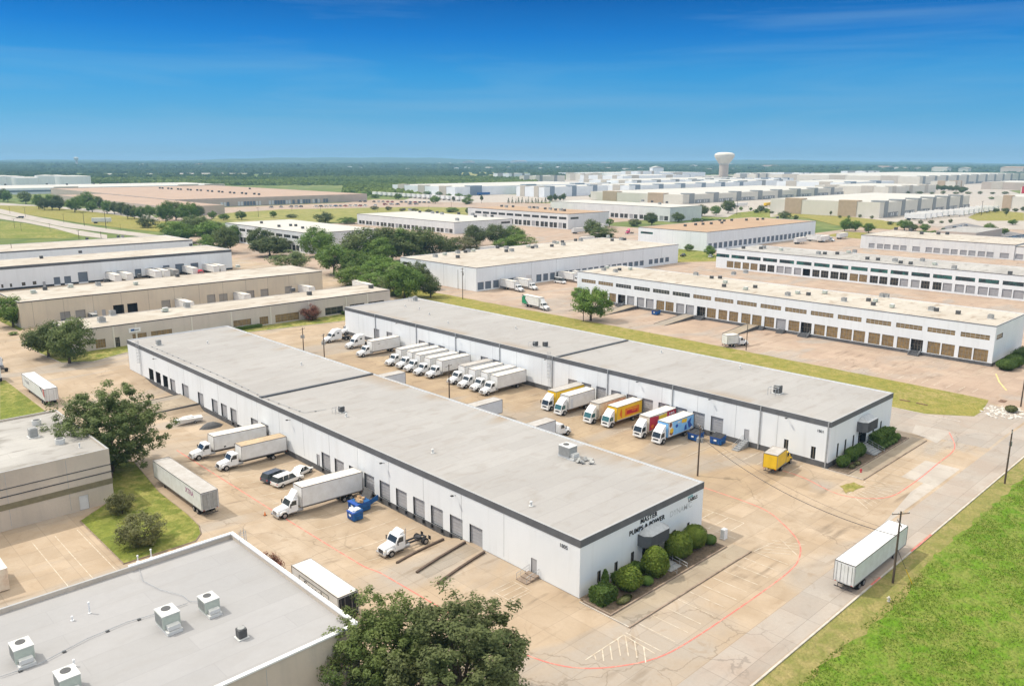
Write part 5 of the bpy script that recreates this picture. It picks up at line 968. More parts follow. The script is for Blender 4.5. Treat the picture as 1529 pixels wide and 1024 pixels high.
heap('cardboard_pile','crumpled brown cardboard heaped on the larger blue dumpster','cardboard',68.9,108.3,dip(68.9,108.3)+1.6,9,'cardboard',.75,3)
heap('rubbish_bags','white rubbish bags filling the small blue dumpster','rubbish',66.3,105.6,dip(66.3,105.6)+1.35,9,'sign_white',.5,5)
for x,y,lab in ((79,304.5,'blue dumpster beside the tan metal warehouse, left one'),(82.3,304.3,'blue dumpster beside the tan metal warehouse, right one')): dumpster(lab,x,y,90)
dumpster('tiny blue dumpster below the grey doors of the amber windowed building',244.3,176.4,0)
# ramps up to grade doors
def ramp(label,x0,x1,y0,y1,z,z0=0.,m='concrete_ramp'):
    r=empty('loading_ramp',((x0+x1)/2,(y0+y1)/2,0),0,label,'ramp'); ox,oy=(x0+x1)/2,(y0+y1)/2
    b=MB(); b.prism([(x0-ox,z0-.05),(x0-ox,z0+.02),(x1-2.5-ox,z),(x1-ox,z),(x1-ox,-1.3)],y0-oy,y1-oy,'y'); b.build('deck',m,r)
    for s in (0,1):
        y=(y0-oy-.2) if s==0 else (y1-oy+.002); b=MB(); b.prism([(x0-ox,z0-.05),(x0-ox,z0+.12),(x1-2.5-ox,z+.12),(x1-ox,z+.12),(x1-ox,-1.3)],y,y+.198,'y'); b.build('side_wall','plinth_dark',r)
    return r
ramp('long low concrete ramp with dark flank near the far end of the near warehouse',59.5,72.9,181.5,191.8,.3,.02)
ramp('narrow concrete ramp to the docks of the amber windowed building, beside the lone tree',229.5,248.9,188.6,192.8,1.1); ramp('second concrete ramp to the docks of the amber windowed building, near its middle',229.5,248.9,162,166.4,1.1); ramp('third concrete ramp of the amber windowed building, next to the small white truck',233,248.9,136.6,140.9,1.1)
ramp('concrete ramp half hidden behind the lone tree',226,246,199.5,203.5,1.1)
for i,(ya,yb,lab) in enumerate([(134.5,136.2,'dark block of steps between glass bays of the amber windowed building'),(127,129.4,'dark steps left of the single grey door of the amber windowed building'),(83.8,86.8,'dark steps below the entrance nearest the right corner of the amber windowed building'),(118.3,121.6,'dark steps below the white canopied entrance of the amber windowed building'),(158.4,161.6,'dark steps below the middle entrance of the amber windowed building'),(195,198,'dark steps below the entrance behind the lone tree')]): steps('dock_steps',lab,246.6,248.9,ya,yb,4,1.1,'W','plinth_dark',i>1)
# asphalt filled wheel well kerbs by the grade door
for i,(a,c,lab) in enumerate([((61.4,87.4),(71.6,89.4),'leftmost dark wedge kerb in front of the near docks'),((61.6,83.0),(72.4,85.2),'middle dark wedge kerb in front of the near docks'),((61.8,78.6),(72.4,80.9),'rightmost dark wedge kerb beside the grade door of the near docks')]):
    rt=empty('ramp_kerb',(a[0],a[1],0),0,lab,'kerb','dark wedge kerbs at the near docks'); d=Vector((c[0]-a[0],c[1]-a[1])); n=Vector((-d.y,d.x)).normalized()*.16; bow=.35 if i==0 else .15
    b=MB(); K=8; V=[]
    for k in range(K+1):
        t=k/K; px=d.x*t+n.x/.16*bow*math.sin(t*3.14); py=d.y*t+n.y/.16*bow*math.sin(t*3.14); z=dip(a[0]+px,a[1]+py); zt=z+.28+.12*t if i==0 else max(z+.30,.10+.25*t)
        V+=[(px-n.x,py-n.y,z-.1),(px-n.x,py-n.y,zt),(px+n.x,py+n.y,zt),(px+n.x,py+n.y,z-.1)]
    b.add(V,[(k*4+i_,k*4+(i_+1)%4,k*4+4+(i_+1)%4,k*4+4+i_) for k in range(K) for i_ in range(4)]+[(0,1,2,3),tuple(4*K+j for j in (3,2,1,0))]); b.build('wedge','wedge',rt)
b=MB(); b.add([(61.8,80.9,.02),(72.4,82.,.02),(72.4,85.,.02),(61.9,83.2,.02),(61.8,80.9,-.3),(72.4,82.,-1),(72.4,85.,-1),(61.9,83.2,-.3)],[(0,1,2,3),(0,1,5,4),(2,3,7,6)]); 
tag(b.build('pavement','concrete_ramp'),kind='structure')
# gravel mound beside the docks and a covered boat
rr=random.Random(2); b=MB(); n=14; V=[(0,0,1.15)]
for k,(r_,z) in enumerate(((.35,1.05),(.7,.6),(1.,0))):
    for i in range(n): a=2*math.pi*i/n; V.append((r_*2.6*math.cos(a)*(1+rr.uniform(-.1,.1)),r_*1.7*math.sin(a)*(1+rr.uniform(-.1,.1)),z+rr.uniform(-.06,.06)))
F=[(0,1+i,1+(i+1)%n) for i in range(n)]+[(1+k*n+i,1+k*n+(i+1)%n,1+(k+1)*n+(i+1)%n,1+(k+1)*n+i) for k in range(2) for i in range(n)]
b.add(V,F); tag(b.build('gravel_mound','plinth_dark',loc=(69.3,166.8,dip(69,166)-.05)),'dark heap of rubble beside the covered boat at the near docks','gravel heap')
bt=empty('boat',(66.6,172.6,dip(66.6,172.6)),R(178),'small white covered boat on a trailer beside the concrete ramp','boat')
b=MB(); prof=[(-3.,1.05,.5,1.15),(-1.5,1.15,.42,1.25),(.5,1.15,.42,1.35),(2.,.75,.5,1.4),(3.1,.06,.9,1.45)]
V=[]; 
for x,w,z0,z1 in prof: V+=[(x,-w,z1),(x,-w*.7,z0),(x,0,z0-.12),(x,w*.7,z0),(x,w,z1),(x,0,z1+.28*w)]
b.add(V,[(k*6+i,k*6+(i+1)%6,k*6+6+(i+1)%6,k*6+6+i) for k in range(4) for i in range(6)]+[(5,4,3,2,1,0),tuple(range(24,30))]); b.build('hull','boat_white',bt,smooth=False)
b=MB(); b.box(-1.2,-.75,1.38,1.,.75,1.62); b.build('cover','box_white',bt,bevel=.1)
b=MB(); b.tube([(-2.8,-.5,.4),(3.,-.1,.4),(3.9,0,.45)],.05,4); b.tube([(-2.8,.5,.4),(3.,.1,.4),(3.9,0,.45)],.05,4); b.build('boat_trailer','galv',bt)
for s in (-1,1): wheel(bt,-1.2,s*.95,.3,.2)
# fire hydrants, bollards, small boxes
def hyd(x,y,label,m='red_paint'):
    r=empty('fire_hydrant',(x,y,.1),0,label,'hydrant'); b=MB(); b.cyl((0,0,0),.13,.6,n=10); b.cyl((0,0,0),.2,.06,n=10); b.cyl((0,0,.6),.15,.14,n=10,r2=.04); b.build('barrel',m,r)
    for s in (-1,1): b=MB(); b.cyl((0,s*.12-(0 if s>0 else .14),.42),.07,.14,'y',8); b.build('outlet',m,r)
hyd(143.6,56.3,'red hydrant on the walk in front of the second warehouse office'); hyd(101.6,34.6,'small white hydrant on the dry verge by the road pole','stone_white')
def cone(x,y,label):
    r=empty('traffic_cone',(x,y,dip(x,y)),0,label,'cone'); b=MB(); b.cyl((0,0,.04),.18,.65,n=12,r2=.03); b.build('cone_body','orange_paint',r); b=MB(); b.box(-.24,-.24,0,.24,.24,.04); b.build('cone_base','rubber',r); b=MB(); b.cyl((0,0,.32),.112,.14,n=12,r2=.08); b.build('cone_band','sign_white',r)
x,y,_=G(-14,873); rt=empty('storage_container',(x,y,0),0,'cream container corner cut by the left frame edge in the side yard','container'); b=MB(); b.box(-1.6,-3.2,.1,1.6,3.2,3.1); b.build('shell','cream_paint',rt,bevel=.05); b=MB(); b.box(-1.63,-3.23,3.1,1.63,3.23,3.2); b.build('roof','box_roof',rt)
x,y,_=G(258,826); heap('log_pile','small pile of cut brown logs on the lawn island near the parapet','logs',x,y,.25,5,'cardboard',.6,9)
cone(55.6,115.5,'orange cone in front of the large white truck nose')
def cabinet(x,y,z,label,s=(.9,.7,1.6),m='sign_white',cat='cabinet'):
    r=empty('utility_cabinet',(x,y,z),0,label,cat); b=MB(); b.box(-s[0]/2,-s[1]/2,.08,s[0]/2,s[1]/2,s[2]); b.build('case',m,r,bevel=.03); b=MB(); b.box(-s[0]/2-.1,-s[1]/2-.1,0,s[0]/2+.1,s[1]/2+.1,.08); b.build('slab','kerb_pale',r); b=MB(); b.box(-s[0]/2-.02,-s[1]/2+.08,.25,-s[0]/2-.004,s[1]/2-.08,s[2]-.15); b.build('door','hvac_top',r)
cabinet(101.9,59.3,0,'white utility cabinet beside the last clipped bush of the near office')
cabinet(110.5,62.8,0,'small pale sign box further back beside the stall lines',(.6,.4,1.2)) if False else None
x,y,_=G(270,838)
# wheel stops / drain slabs
for i,(a,c) in enumerate([((1343,597),(1359,600)),((1368,602),(1385,605.5))]):
    p,q=G(*a),G(*c); b=MB(); dx=q[0]-p[0]; dy=q[1]-p[1]; b.tube([(0,0,.08),(dx,dy,.08)],.16,4); tag(b.build('wheel_stop','rust',loc=(p[0],p[1],.01)),['left of two rusty wheel stops below the grass median','right of two rusty wheel stops below the grass median'][i],'wheel stop','rusty wheel stops')
for px,py in ((1497,599),): x,y,_=G(px,py); b=MB(); b.box(-1.2,-.7,0,1.2,.7,.05); tag(b.build('drain_cover','rust',loc=(x,y,.035)),'rusty drain cover at the right end of the grass median','drain cover')
# white rocks at the end of the median
rr=random.Random(8); b=MB()
for i in range(150):
    a=rr.uniform(0,6.28); d=rr.random()**.6; x,y=204.2+d*6.*math.cos(a),49.6+d*4.2*math.sin(a); s=rr.uniform(.15,.55); k=len(b.v)
    bm=bmesh.new(); bmesh.ops.create_icosphere(bm,subdivisions=1,radius=s); V=[(v.co.x*rr.uniform(.7,1.3)+x,v.co.y*rr.uniform(.7,1.3)+y,max(-.02,v.co.z*rr.uniform(.4,.8))) for v in bm.verts]; Fc=[tuple(v.index for v in f.verts) for f in bm.faces]; bm.free(); b.add(V,Fc)
o=b.build('rock_bed','stone_white'); tag(o,'bed of pale broken rocks at the right end of the grass median','rocks',kind='stuff')
# ---------------- roof equipment ----------------
def packaged(label,x,y,z,s=1.,hd=0,cab='hvac_sage',group=None):
    r=empty('rooftop_unit',(x,y,z),R(hd),label,'air conditioner',group); r.scale=(s,s,s)
    b=MB(); b.box(-1.0,-.8,.35,.9,.8,1.6); b.build('cabinet',cab,r,bevel=.03)
    b=MB(); b.box(-1.03,-.83,1.6,.93,.83,1.68); b.build('top_panel','hvac_top',r)
    b=MB(); b.cyl((-.35,0,1.682),.42,.05,n=20); b.build('fan','hvac_dark',r)
    b=MB(); b.box(-1.2,-.7,0,1.6,.7,.33); b.build('curb','hvac_top',r)
    b=MB(); b.box(.92,-.55,.4,1.5,.55,.8); b.build('duct','hvac_top',r)
    b=MB()
    for i in range(9): b.box(-.9+.2*i,-.83,.5,-.82+.2*i,-.802,1.5)
    b.build('louvre','hvac_grey',r); return r
def condenser(label,x,y,z,s=1.,cab='hvac_dark',frame=False,group=None):
    r=empty('condenser_unit',(x,y,z),0,label,'air conditioner',group); r.scale=(s,s,s)
    b=MB(); b.box(-.42,-.42,.08,.42,.42,1.0); b.build('cabinet',cab,r,bevel=.1); b=MB(); b.cyl((0,0,1.0),.34,.05,n=18); b.build('fan','hvac_grey',r); b=MB(); b.box(-.55,-.55,0,.55,.55,.08); b.build('slab','hvac_top',r)
    if frame:
        b=MB()
        for dx in (-1.5,-.8): 
            for dy in (-.5,.5): b.tube([(dx,dy,0),(dx,dy,.9)],.03,4)
        b.tube([(-1.5,-.5,.9),(-.6,-.5,.9),(-.6,.5,.9),(-1.5,.5,.9),(-1.5,-.5,.9)],.03,4); b.build('pipe_frame','galv',r)
    return r
zc=9.16
for px,py,s,lab in ((252,935,1.12,'largest sage packaged unit in the middle of the foreground roof'),(313,912,1.0,'sage packaged unit right of the largest on the foreground roof'),(35,985,1.05,'sage packaged unit at the left edge of the foreground roof'),(103,1030,1.08,'sage packaged unit cut by the bottom frame edge')):
    x,y,_=G(px,py,zc); packaged(lab,x,y,zc,s,-90)
x,y,_=G(361,951,zc); condenser('round cornered dark condenser on the foreground roof',x,y,zc,1.05)
def vent(label,px,py,z,h=.7,r_=.08,m='pvc',cap=True):
    x,y,_=G(px,py,z); r=empty('roof_vent',(x,y,z),0,label,'vent pipe'); b=MB(); b.cyl((0,0,0),r_,h,n=10); b.cyl((0,0,0),r_*2.2,.05,n=10); b.build('pipe',m,r)
    if cap: b=MB(); b.cyl((0,0,h),r_*1.7,.12,n=10,r2=r_*1.2); b.build('cap',m,r)
for px,py,h,lab in ((134,915,1.2,'tall white vent pipe on the foreground roof'),(111,994,.6,'short white vent pipe on the foreground roof'),(108,926,.4,'stubby grey vent on the foreground roof near the tall pipe'),(206,838,.7,'thin vent at the back parapet of the foreground roof'),(226,832,1.0,'taller thin pipe at the back parapet of the foreground roof')): vent(lab,px,py,zc,h)
def pipe_run(label,pts,z,r_=.035,blocks=True,m='galv'):
    P=[G(*p,z) for p in pts]; rt=empty('pipe_run',P[0],0,label,'pipe'); o=Vector(P[0]); b=MB(); b.tube([Vector(p)-o+Vector((0,0,.16)) for p in P],r_,5); b.build('pipe',m,rt)
    if blocks:
        b=MB()
        for a,c in zip(P,P[1:]):
            n=max(1,int(math.dist(a,c)/3.2))
            for k in range(n): t=(k+.5)/n; x=a[0]+(c[0]-a[0])*t-o.x; y=a[1]+(c[1]-a[1])*t-o.y; b.box(x-.16,y-.16,0,x+.16,y+.16,.13)
        b.build('support_block','hvac_dark',rt)
pipe_run('thin gas pipe on blocks along the foreground roof',[(0,1012),(60,992),(130,955),(190,930),(225,920),(280,902)],zc); pipe_run('curving thin cable from the back parapet of the foreground roof',[(206,845),(213,868),(240,882),(272,890),(283,899),(300,900)],zc,.025,False)
pipe_run('gas pipe on blocks along the left half of the near warehouse roof',[(224,517),(262,533),(330,562),(376,585),(394,594),(440,612),(455,617),(487,612)],8.0)
# ladders
def ladder(label,x,y,z0,z1,face='W',cage=True):
    rt=empty('roof_ladder',(x,y,z0),0,label,'ladder'); b=MB(); H=z1-z0
    for s in (-.28,.28): b.tube([(0,s,0),(0,s,H)],.035,4)
    for k in range(int(H/.35)): b.tube([(0,-.28,.2+k*.35),(0,.28,.2+k*.35)],.02,4)
    b.build('rail','galv',rt)
    if cage:
        b=MB()
        for k in range(4,int(H/.9)+1): b.tube([(0,-.28,k*.9),(-.35,-.42,k*.9),(-.75,0,k*.9),(-.35,.42,k*.9),(0,.28,k*.9)],.03,4)
        for s in ((-.35,-.42),(-.75,0),(-.35,.42)): b.tube([(s[0],s[1],3.6),(s[0],s[1],H)],.025,4)
        b.build('cage','galv',rt)
ladder('caged roof ladder near the far end of the near warehouse wall',72.8,217.4,.0,9.6); ladder('caged roof ladder beside the expansion joint of the second warehouse',140.75,132.9,.0,10.2); 
x,y,_=G(367,812,8.8); ladder('dark looped ladder head at the back corner of the foreground roof',40.6,90.2,6.,11.)
# units on the main roofs
x,y,_=G(848,682,8.05); packaged('weathered grey unit amid loose parts on the near warehouse roof',x,y,8.05,1.25,-90,'hvac_grey'); 
x,y,_=G(875,690,8.05); heap('scrap_parts','scattered grey scrap parts beside the weathered unit on the near warehouse roof','scrap',x,y,8.08,9,'hvac_grey',1.3,6)
x,y,_=G(510,615,8.05); condenser('small dark condenser with a pipe frame on the near warehouse roof',x,y,8.05,1.15,frame=True)
x,y,_=G(237,515,8.05); condenser('grey condenser with a fan hood at the far end of the near warehouse roof',x,y,8.05,1.4,'hvac_grey')
x,y,_=G(808,517,8.9); condenser('pair of dark condensers beside the caged ladder, left one',x-1,y+1.1,8.9,1.3,frame=True); condenser('pair of dark condensers beside the caged ladder, right one',x+.5,y-1,8.9,1.3)
x,y,_=G(1161,587,8.9); condenser('dark condenser with a bent pipe frame near the office end of the second warehouse',x,y,8.9,1.7,frame=True)
x,y,_=G(620,449,8.9); condenser('twin dark unit at the far back end of the second warehouse roof',x,y,8.9,1.5,'hvac_grey',True)
for px,py,z,lab in ((646,676,8.05,'small vent in the middle of the near warehouse roof'),(793,755,8.05,'small vent toward the office end of the near warehouse roof'),(310,513,8.05,'small pale vent near the far end of the near warehouse roof'),(450,545,8.05,'small vent between the pipe and the joint of the near warehouse roof'),(517,622,8.05,'tiny vent beside the small condenser of the near warehouse roof'),(987,527,8.9,'small vent behind the expansion joint on the second warehouse roof'),(1105,550,8.9,'small vent midway on the near half of the second warehouse roof'),(770,491,8.9,'small vent on the far half of the second warehouse roof'),(669,483,8.9,'thin vent near the far end of the second warehouse roof'),(605,458,8.9,'thin tall vent at the far end of the second warehouse roof'),(626,462,8.9,'small low vent at the far end of the second warehouse roof'),(641,470,8.9,'flat vent cap at the far end of the second warehouse roof')): vent(lab,px,py,z,.6,.16,'hvac_top')
x,y,_=G(50,652,9.05)
condenser('tan evaporative unit on the concrete block roof left of the oak',x,y,9.05,1.6,'hvac_grey')
for px,py,lab in ((55,634,'round drum fan at the back of the concrete block roof'),(90,662,'low round drum fan near the corner of the concrete block roof')):
    x,y,_=G(px,py,9.05); rt=empty('drum_fan',(x,y,9.05),0,lab,'roof fan'); b=MB(); b.cyl((0,0,0),.75,.9,n=20); b.build('drum','hvac_top',rt); b=MB(); b.cyl((0,0,.901),.6,.03,n=20); b.build('fan','hvac_dark',rt)
vent('thin vent near the right corner of the concrete block roof',119,668,9.05,.7,.1,'hvac_top')
# many small units on the more distant roofs
FB={}
def farunit(kind):
    if kind in FB: return FB[kind].copy()
    b=MB()
    if kind=='a': b.box(-1,-.8,.2,1,.8,1.45,0); b.box(-.6,-.6,1.45,.6,.6,1.5,1); b.box(-1.1,-.9,0,1.1,.9,.2,2); mats=['hvac_grey','hvac_dark','hvac_top']
    elif kind=='b': b.box(-.7,-.7,0,.7,.7,1.25,0); b.cyl((0,0,1.25),.5,.06,n=10,mi=1); mats=['hvac_dark','hvac_grey']
    else: b.box(-.8,-.7,.2,.8,.7,1.25,0); b.box(-.85,-.75,1.25,.85,.75,1.32,1); b.box(.85,-.4,.2,1.3,.4,.7,1); mats=['hvac_sage','hvac_top']
    FB[kind]=b.build('rooftop_unit',mats); return FB[kind]
RU=[('amber windowed building',11.42,1.2,'acabcabbacbabcacbcabcbaacabbabca',[(901.6,404),(906.6,401),(919,406.5),(925,404),(941,403),(1039,411),(1062.5,416),(1075,416),(1095.5,410.4),(1083,423),(1081,428.5),(1113.4,408),(1127.5,430),(1113.4,433),(1176,441.6),(1190.8,439),(1207,441),(1231.6,438.8),(1260,450),(1296.6,449.8),(1307,451),(1303.8,456),(1317,443.5),(1323,444),(1331.8,459.5),(1390.7,463.8),(1398,464.8),(1430.4,469),(1479,475.7)]),
('green windowed building',10.22,1.5,'bbacabbcabba',[(1110,371.4),(1136,372),(1140.4,371.4),(1166,374.5),(1222,380),(1231.5,380),(1250,380),(1266.8,378),(1276,377.4),(1295,387.6),(1310.8,389),(1336,391),(1344.7,393.6),(1359.6,395),(1377,390.4),(1395,396),(1424.5,401.7),(1508,409.7)]),
('stepped dock warehouse on the right',8.65,2.0,'b',[(1337.7,343.3),(1359.6,345.4),(1376,350),(1401,350.4),(1414.3,350.4)]),
('cream roofed shaded dock warehouse',10.25,1.5,'acbab',[(764,375.7),(788.8,369.6),(795,371),(800,370),(824,368.6),(828,363.9),(832,364),(839.8,362.6),(841,366.5),(859.4,360),(867,360),(907.8,354.7),(914,360),(927.4,358.7),(932.7,358.7),(650,384.3),(664,381.4),(683.5,385.3),(683.5,378.3),(695,377.5),(699,376.4),(707,375.7),(743,371),(756,371.7),(756,376.4)]),
('two storey building behind the grove',12.45,1.6,'b',[(390.5,333.8),(416.6,339),(434,337.7),(441.7,338),(452,341.6),(469,343)]),
('plain white warehouse behind the grove',8.85,2.0,'ba',[(603.6,314),(612,314.5),(627,317.5),(645.8,319),(652.8,318.5),(660,320.4),(685,320.4),(705.8,321.7),(709.8,324.6),(724,324),(734.8,324.3),(682.7,329.6)]),
('tan roofed two storey building',12.65,1.9,'ba',[(749,308.9),(756,310),(766,309.6),(791,311.3),(797,311),(802,311.8),(814,312.8),(821.6,313.5),(829.5,314.5),(837.7,315),(843,315.4)]),
('square docked warehouse roof behind the tan roofed building',13.05,2.,'ab',[(959.7,301.3),(973.7,302.3),(985,305.6),(995.7,303.4)]),
('bright tan roofed warehouse',12.05,1.6,'b',[(1023,338.2),(1038.6,336.5),(1049.6,335.8),(1048,331.5),(1061.9,335),(1074.8,330.3),(1081.3,330.8),(1077.7,333.9),(1092.4,330),(1114.4,329.6),(1131,328.9),(1139,328.2),(1161,326.2)]),
('pinkish roofed distribution centre',10.,2.6,'b',[(200+a/6.95,225+c/6.95) for a,c in [(270,395),(298,397),(357,400),(390,403),(458,407),(487,410),(560,411),(590,415),(658,418),(695,420),(768,425),(812,430),(882,433),(918,437),(998,443),(1040,447),(1122,449),(1163,455),(1250,457),(1298,462),(1203,402)]]),
('cream roof of the tan metal warehouse',8.85,1.4,'cbcabcbb',[(49.6,438.3),(67.4,433),(106,429.4),(146.8,426.7),(158,421),(202.8,425.6),(208.4,413.8),(265,413.4),(355,400)]),
('cream roof of the low tan office',6.75,1.5,'aacabbb',[(152,481),(168,470.7),(247,465.6),(279,459),(437.4,435.5),(462,440.6),(554,430.5)]),
('roof of the thick fasciaed left warehouse',10.2,1.4,'bb',[(61.8,386),(285,367.3),(120,378)]),
('slim fasciaed farthest left warehouse',8.8,1.4,'ba',[(176.6,354.7),(183,355),(130,358)]),
('white plant roof at the far left',9.3,3.,'b',[(8,277),(70,276),(100,276.4),(140,275.2),(176,273.6),(150,275)])]
COLN={'a':'grey boxy','b':'small dark','c':'pale sage'}
for what,z,s,ks,pts in RU:
    for i,(px,py) in enumerate(pts):
        k=ks[i%len(ks)]; o=farunit(k); 
        if o.name not in COL.objects: COL.objects.link(o)
        for q in ('label','group'):
            if q in o: del o[q]
        x,y,_=G(px,py,z); o.location=(x,y,z); o.rotation_euler=(0,0,R((i*37)%4*90)); o.scale=(s*.68,s*.68,s*.72)
        tag(o,f'{COLN[k]} unit on the {what}','air conditioner',f'{COLN[k]} units on the {what}')
# ---------------- poles and wires ----------------
def crossarm(rt,z,L=2.4,a=0,ins=4):
    b=MB(); c,s=math.cos(a),math.sin(a); b.tube([(-L/2*c,-L/2*s,z),(L/2*c,L/2*s,z)],.07,4); b.build('crossarm','wood_pole',rt)
    b=MB()
    for k in range(ins): t=-.5+(k+.08)/(ins-.84+.0); x=L*max(-.48,min(.48,t)); b.cyl((x*c,x*s,z+.06),.05,.22,n=6)
    b.build('insulator','hvac_top',rt)
def pole(label,px,py,pt,arms=1,transf=0,a=0.8,world=None,h=None,r_=.15,lean=0):
    if world: x,y=world; H=h
    else: x,y,_=G(px,py); H=(py-pt)*math.hypot(x,y)/1236*1.02*(1236**2/((px-CX)**2+1236**2))**.5; H=(py-pt)*CAMH/(py-240.5)
    rt=empty('utility_pole',(x,y,0),0,label,'utility pole'); b=MB(); b.tube([(0,0,0),(0,0,H*.5),(0,0,H)],[r_*1.1,r_*.95,r_*.75],8); b.build('shaft','wood_pole',rt)
    for k in range(arms): crossarm(rt,H-.35-1.4*k,2.6-.3*k,a+(1.2*k))
    for k in range(transf):
        an=a+k*2.1; b=MB(); b.cyl((.42*math.cos(an),.42*math.sin(an),H-3.1),.26,.85,n=12); b.cyl((.42*math.cos(an),.42*math.sin(an),H-2.25),.05,.25,n=6); b.build('transformer','hvac_grey',rt)
    return rt,H
_,HR=pole('tall double armed utility pole beside the trailer on the access road',1333,870,752,2,0,-.6)
pole('utility pole with a crossarm at the right beside the lane bend',1500,722,635,1,1,.2)
x,y=120.4,76.2; pole('utility pole with transformers at the right end of the lane between the warehouses',0,0,0,1,3,.9,(x,y),9.6)
pole('utility pole with transformers at the far end between the warehouses, left of two',453.5,526,488,1,3,.5); pole('utility pole with transformers at the far end between the warehouses, right of two',484.5,536,497,1,3,.7)
pole('slim pole with a plain crossarm in front of the white box trucks',671,600,541,1,0,.3)
pole('dark pole in the grass median beside the small white truck',1114,523,483,0,0,0,r_=.13); pole('dark pole in front of the lone tree of the median',871,480,431,0,0,r_=.13); pole('dark pole at the right frame edge by the rocks',1524,607,563,0,0,r_=.16)
pole('utility pole at the corner of the cream roofed shaded dock warehouse',691,447,399,2,1,.3); pole('bare pole right of the small tree near the same corner',684,432,402,0,0,r_=.1)
pole('bare pole between the grove trees, left one',509.5,409,384,0,0,r_=.12); pole('bare pole between the grove trees, right one',587,400,380,0,0,r_=.12)
for i,(px,pt) in enumerate([(16,363),(116.5,344),(150,346)]):
    x,y,_=G(px,pt,11.5); pole(['leftmost pole behind the thick fasciaed warehouse','middle pole behind the thick fasciaed warehouse','rightmost pole behind the thick fasciaed warehouse'][i],0,0,0,1 if i else 0,0,.2,(x,y),11.5,r_=.17)
LP=[(15,319,10),(38,324,14),(22,341,14),(32,345,12),(95.5,333,13),(126,337.5,20),(158.5,342,25),(75,345,11),(180,343,8),(386,324,14),(436,316,9),(479,316,9),(560,315,6),(640,316,8),(1100,321,22),(1117,317,9),(1465,322,22),(1512,301,8),(674,311,9),(564,317,8)]
lp=None
for i,(px,py,hp) in enumerate(LP):
    x,y,_=G(px,py); H=hp*CAMH/(py-240.5)
    if lp is None:
        lp=empty('street_lamp',(x,y,0)); b=MB(); b.tube([(0,0,0),(0,0,.97)],[.018,.012],6); b.build('shaft','metal_dark',lp); b=MB(); b.tube([(-.12,0,.97),(.12,0,.985)],.01,4); b.box(-.2,-.02,.975,-.1,.02,.99); b.box(.1,-.02,.99,.2,.02,1.0); b.build('lamp_head','metal_dark',lp); index_children(); o=lp
    else: o=copy_tree(lp)
    o.location=(x,y,0); o.scale=(H,H,H); w='along the far left road' if i<9 else ('beside the tan distribution centre' if px<700 else 'near the cream distribution centres')
    tag(o,f'slim dark lamp post {w}','lamp post',f'lamp posts {w}')
def wire(label,a,c,sag,r_=.03,n=14):
    A=Vector(a); C=Vector(c); b=MB(); b.tube([A.lerp(C,t/n)-A-Vector((0,0,sag*4*(t/n)*(1-t/n))) for t in range(n+1)],r_,4); tag(b.build('power_line','metal_dark',loc=a),label,'cable')
xr,yr,_=G(1333,870)
wire('thick sagging cable from the lane pole to the access road pole',(120.4,76.2,7.6),(xr,yr,6.9),2.2,.05); wire('thin cable above the sagging one on the access road pole',(120.4,76.2,8.6),(xr,yr,7.4),1.8,.02)
# traced guy wire with its yellow sleeve beside the road pole
x,y,_=G(1362,872); wire('yellow sleeved guy wire at the foot of the access road pole',(xr,yr,5.2),(x,y,.05),0,.03); b=MB(); d=Vector((xr-x,yr-y,5.2)).normalized(); b.tube([(0,0,.05),tuple(d*2.4)],.06,6); tag(b.build('guy_guard','yellow_paint',loc=(x,y,0)),'yellow guard over the foot of the guy wire','guy guard')
# wall lamps on the two main warehouses
wl=None
for x,z,ys,lab in ((73,6.6,(206,138,106.5,88),'near'),(141,7.9,(196,168,134,105.6,87,70),'second')):
    for y in ys:
        b=MB(); b.tube([(0,0,0),(-.6,0,.15)],.04,4); b.box(-.95,-.18,.08,-.55,.18,.22); rt=empty('wall_lamp',(x-.01,y,z),0,f'dark wall lamp on the {lab} warehouse front',"wall lamp",f'wall lamps on the {lab} warehouse'); b.build('arm','metal_dark',rt)
# ---------------- vegetation ----------------
leafmat('leaf_mixed',(.075,.12,.03),(.15,.20,.045),(.20,.23,.075)); leafmat('leaf_olive2',(.085,.115,.04),(.16,.20,.06),(.21,.23,.09))
def leaves_mesh(name,C,Nn,size,mats=('leaf_oak',),asp=.55,seed=1):
    """C (n,3) leaf centres, Nn (n,3) rough normals -> quads"""
    g=np.random.default_rng(seed); n=len(C); N=Nn+g.normal(0,.55,(n,3)); N/=np.linalg.norm(N,axis=1)[:,None]+1e-9
    T=g.normal(0,1,(n,3)); T-=N*(T*N).sum(1)[:,None]; T/=np.linalg.norm(T,axis=1)[:,None]+1e-9; Bt=np.cross(N,T)
    s=(size*g.uniform(.6,1.35,n))[:,None]; T=T*s; Bt=Bt*s*asp
    V=np.stack([C-T,C-Bt*.9+T*.1,C+T,C+Bt*.9+T*.1],1).reshape(-1,3)
    me=bpy.data.meshes.new(name); me.vertices.add(4*n); me.vertices.foreach_set('co',V.astype(np.float32).ravel()); me.loops.add(4*n); me.loops.foreach_set('vertex_index',np.arange(4*n,dtype=np.int32)); me.polygons.add(n); me.polygons.foreach_set('loop_start',np.arange(0,4*n,4,dtype=np.int32)); me.polygons.foreach_set('loop_total',np.full(n,4,dtype=np.int32))
    for m in mats: me.materials.append(MT[m])
    me.update(calc_edges=True); return me
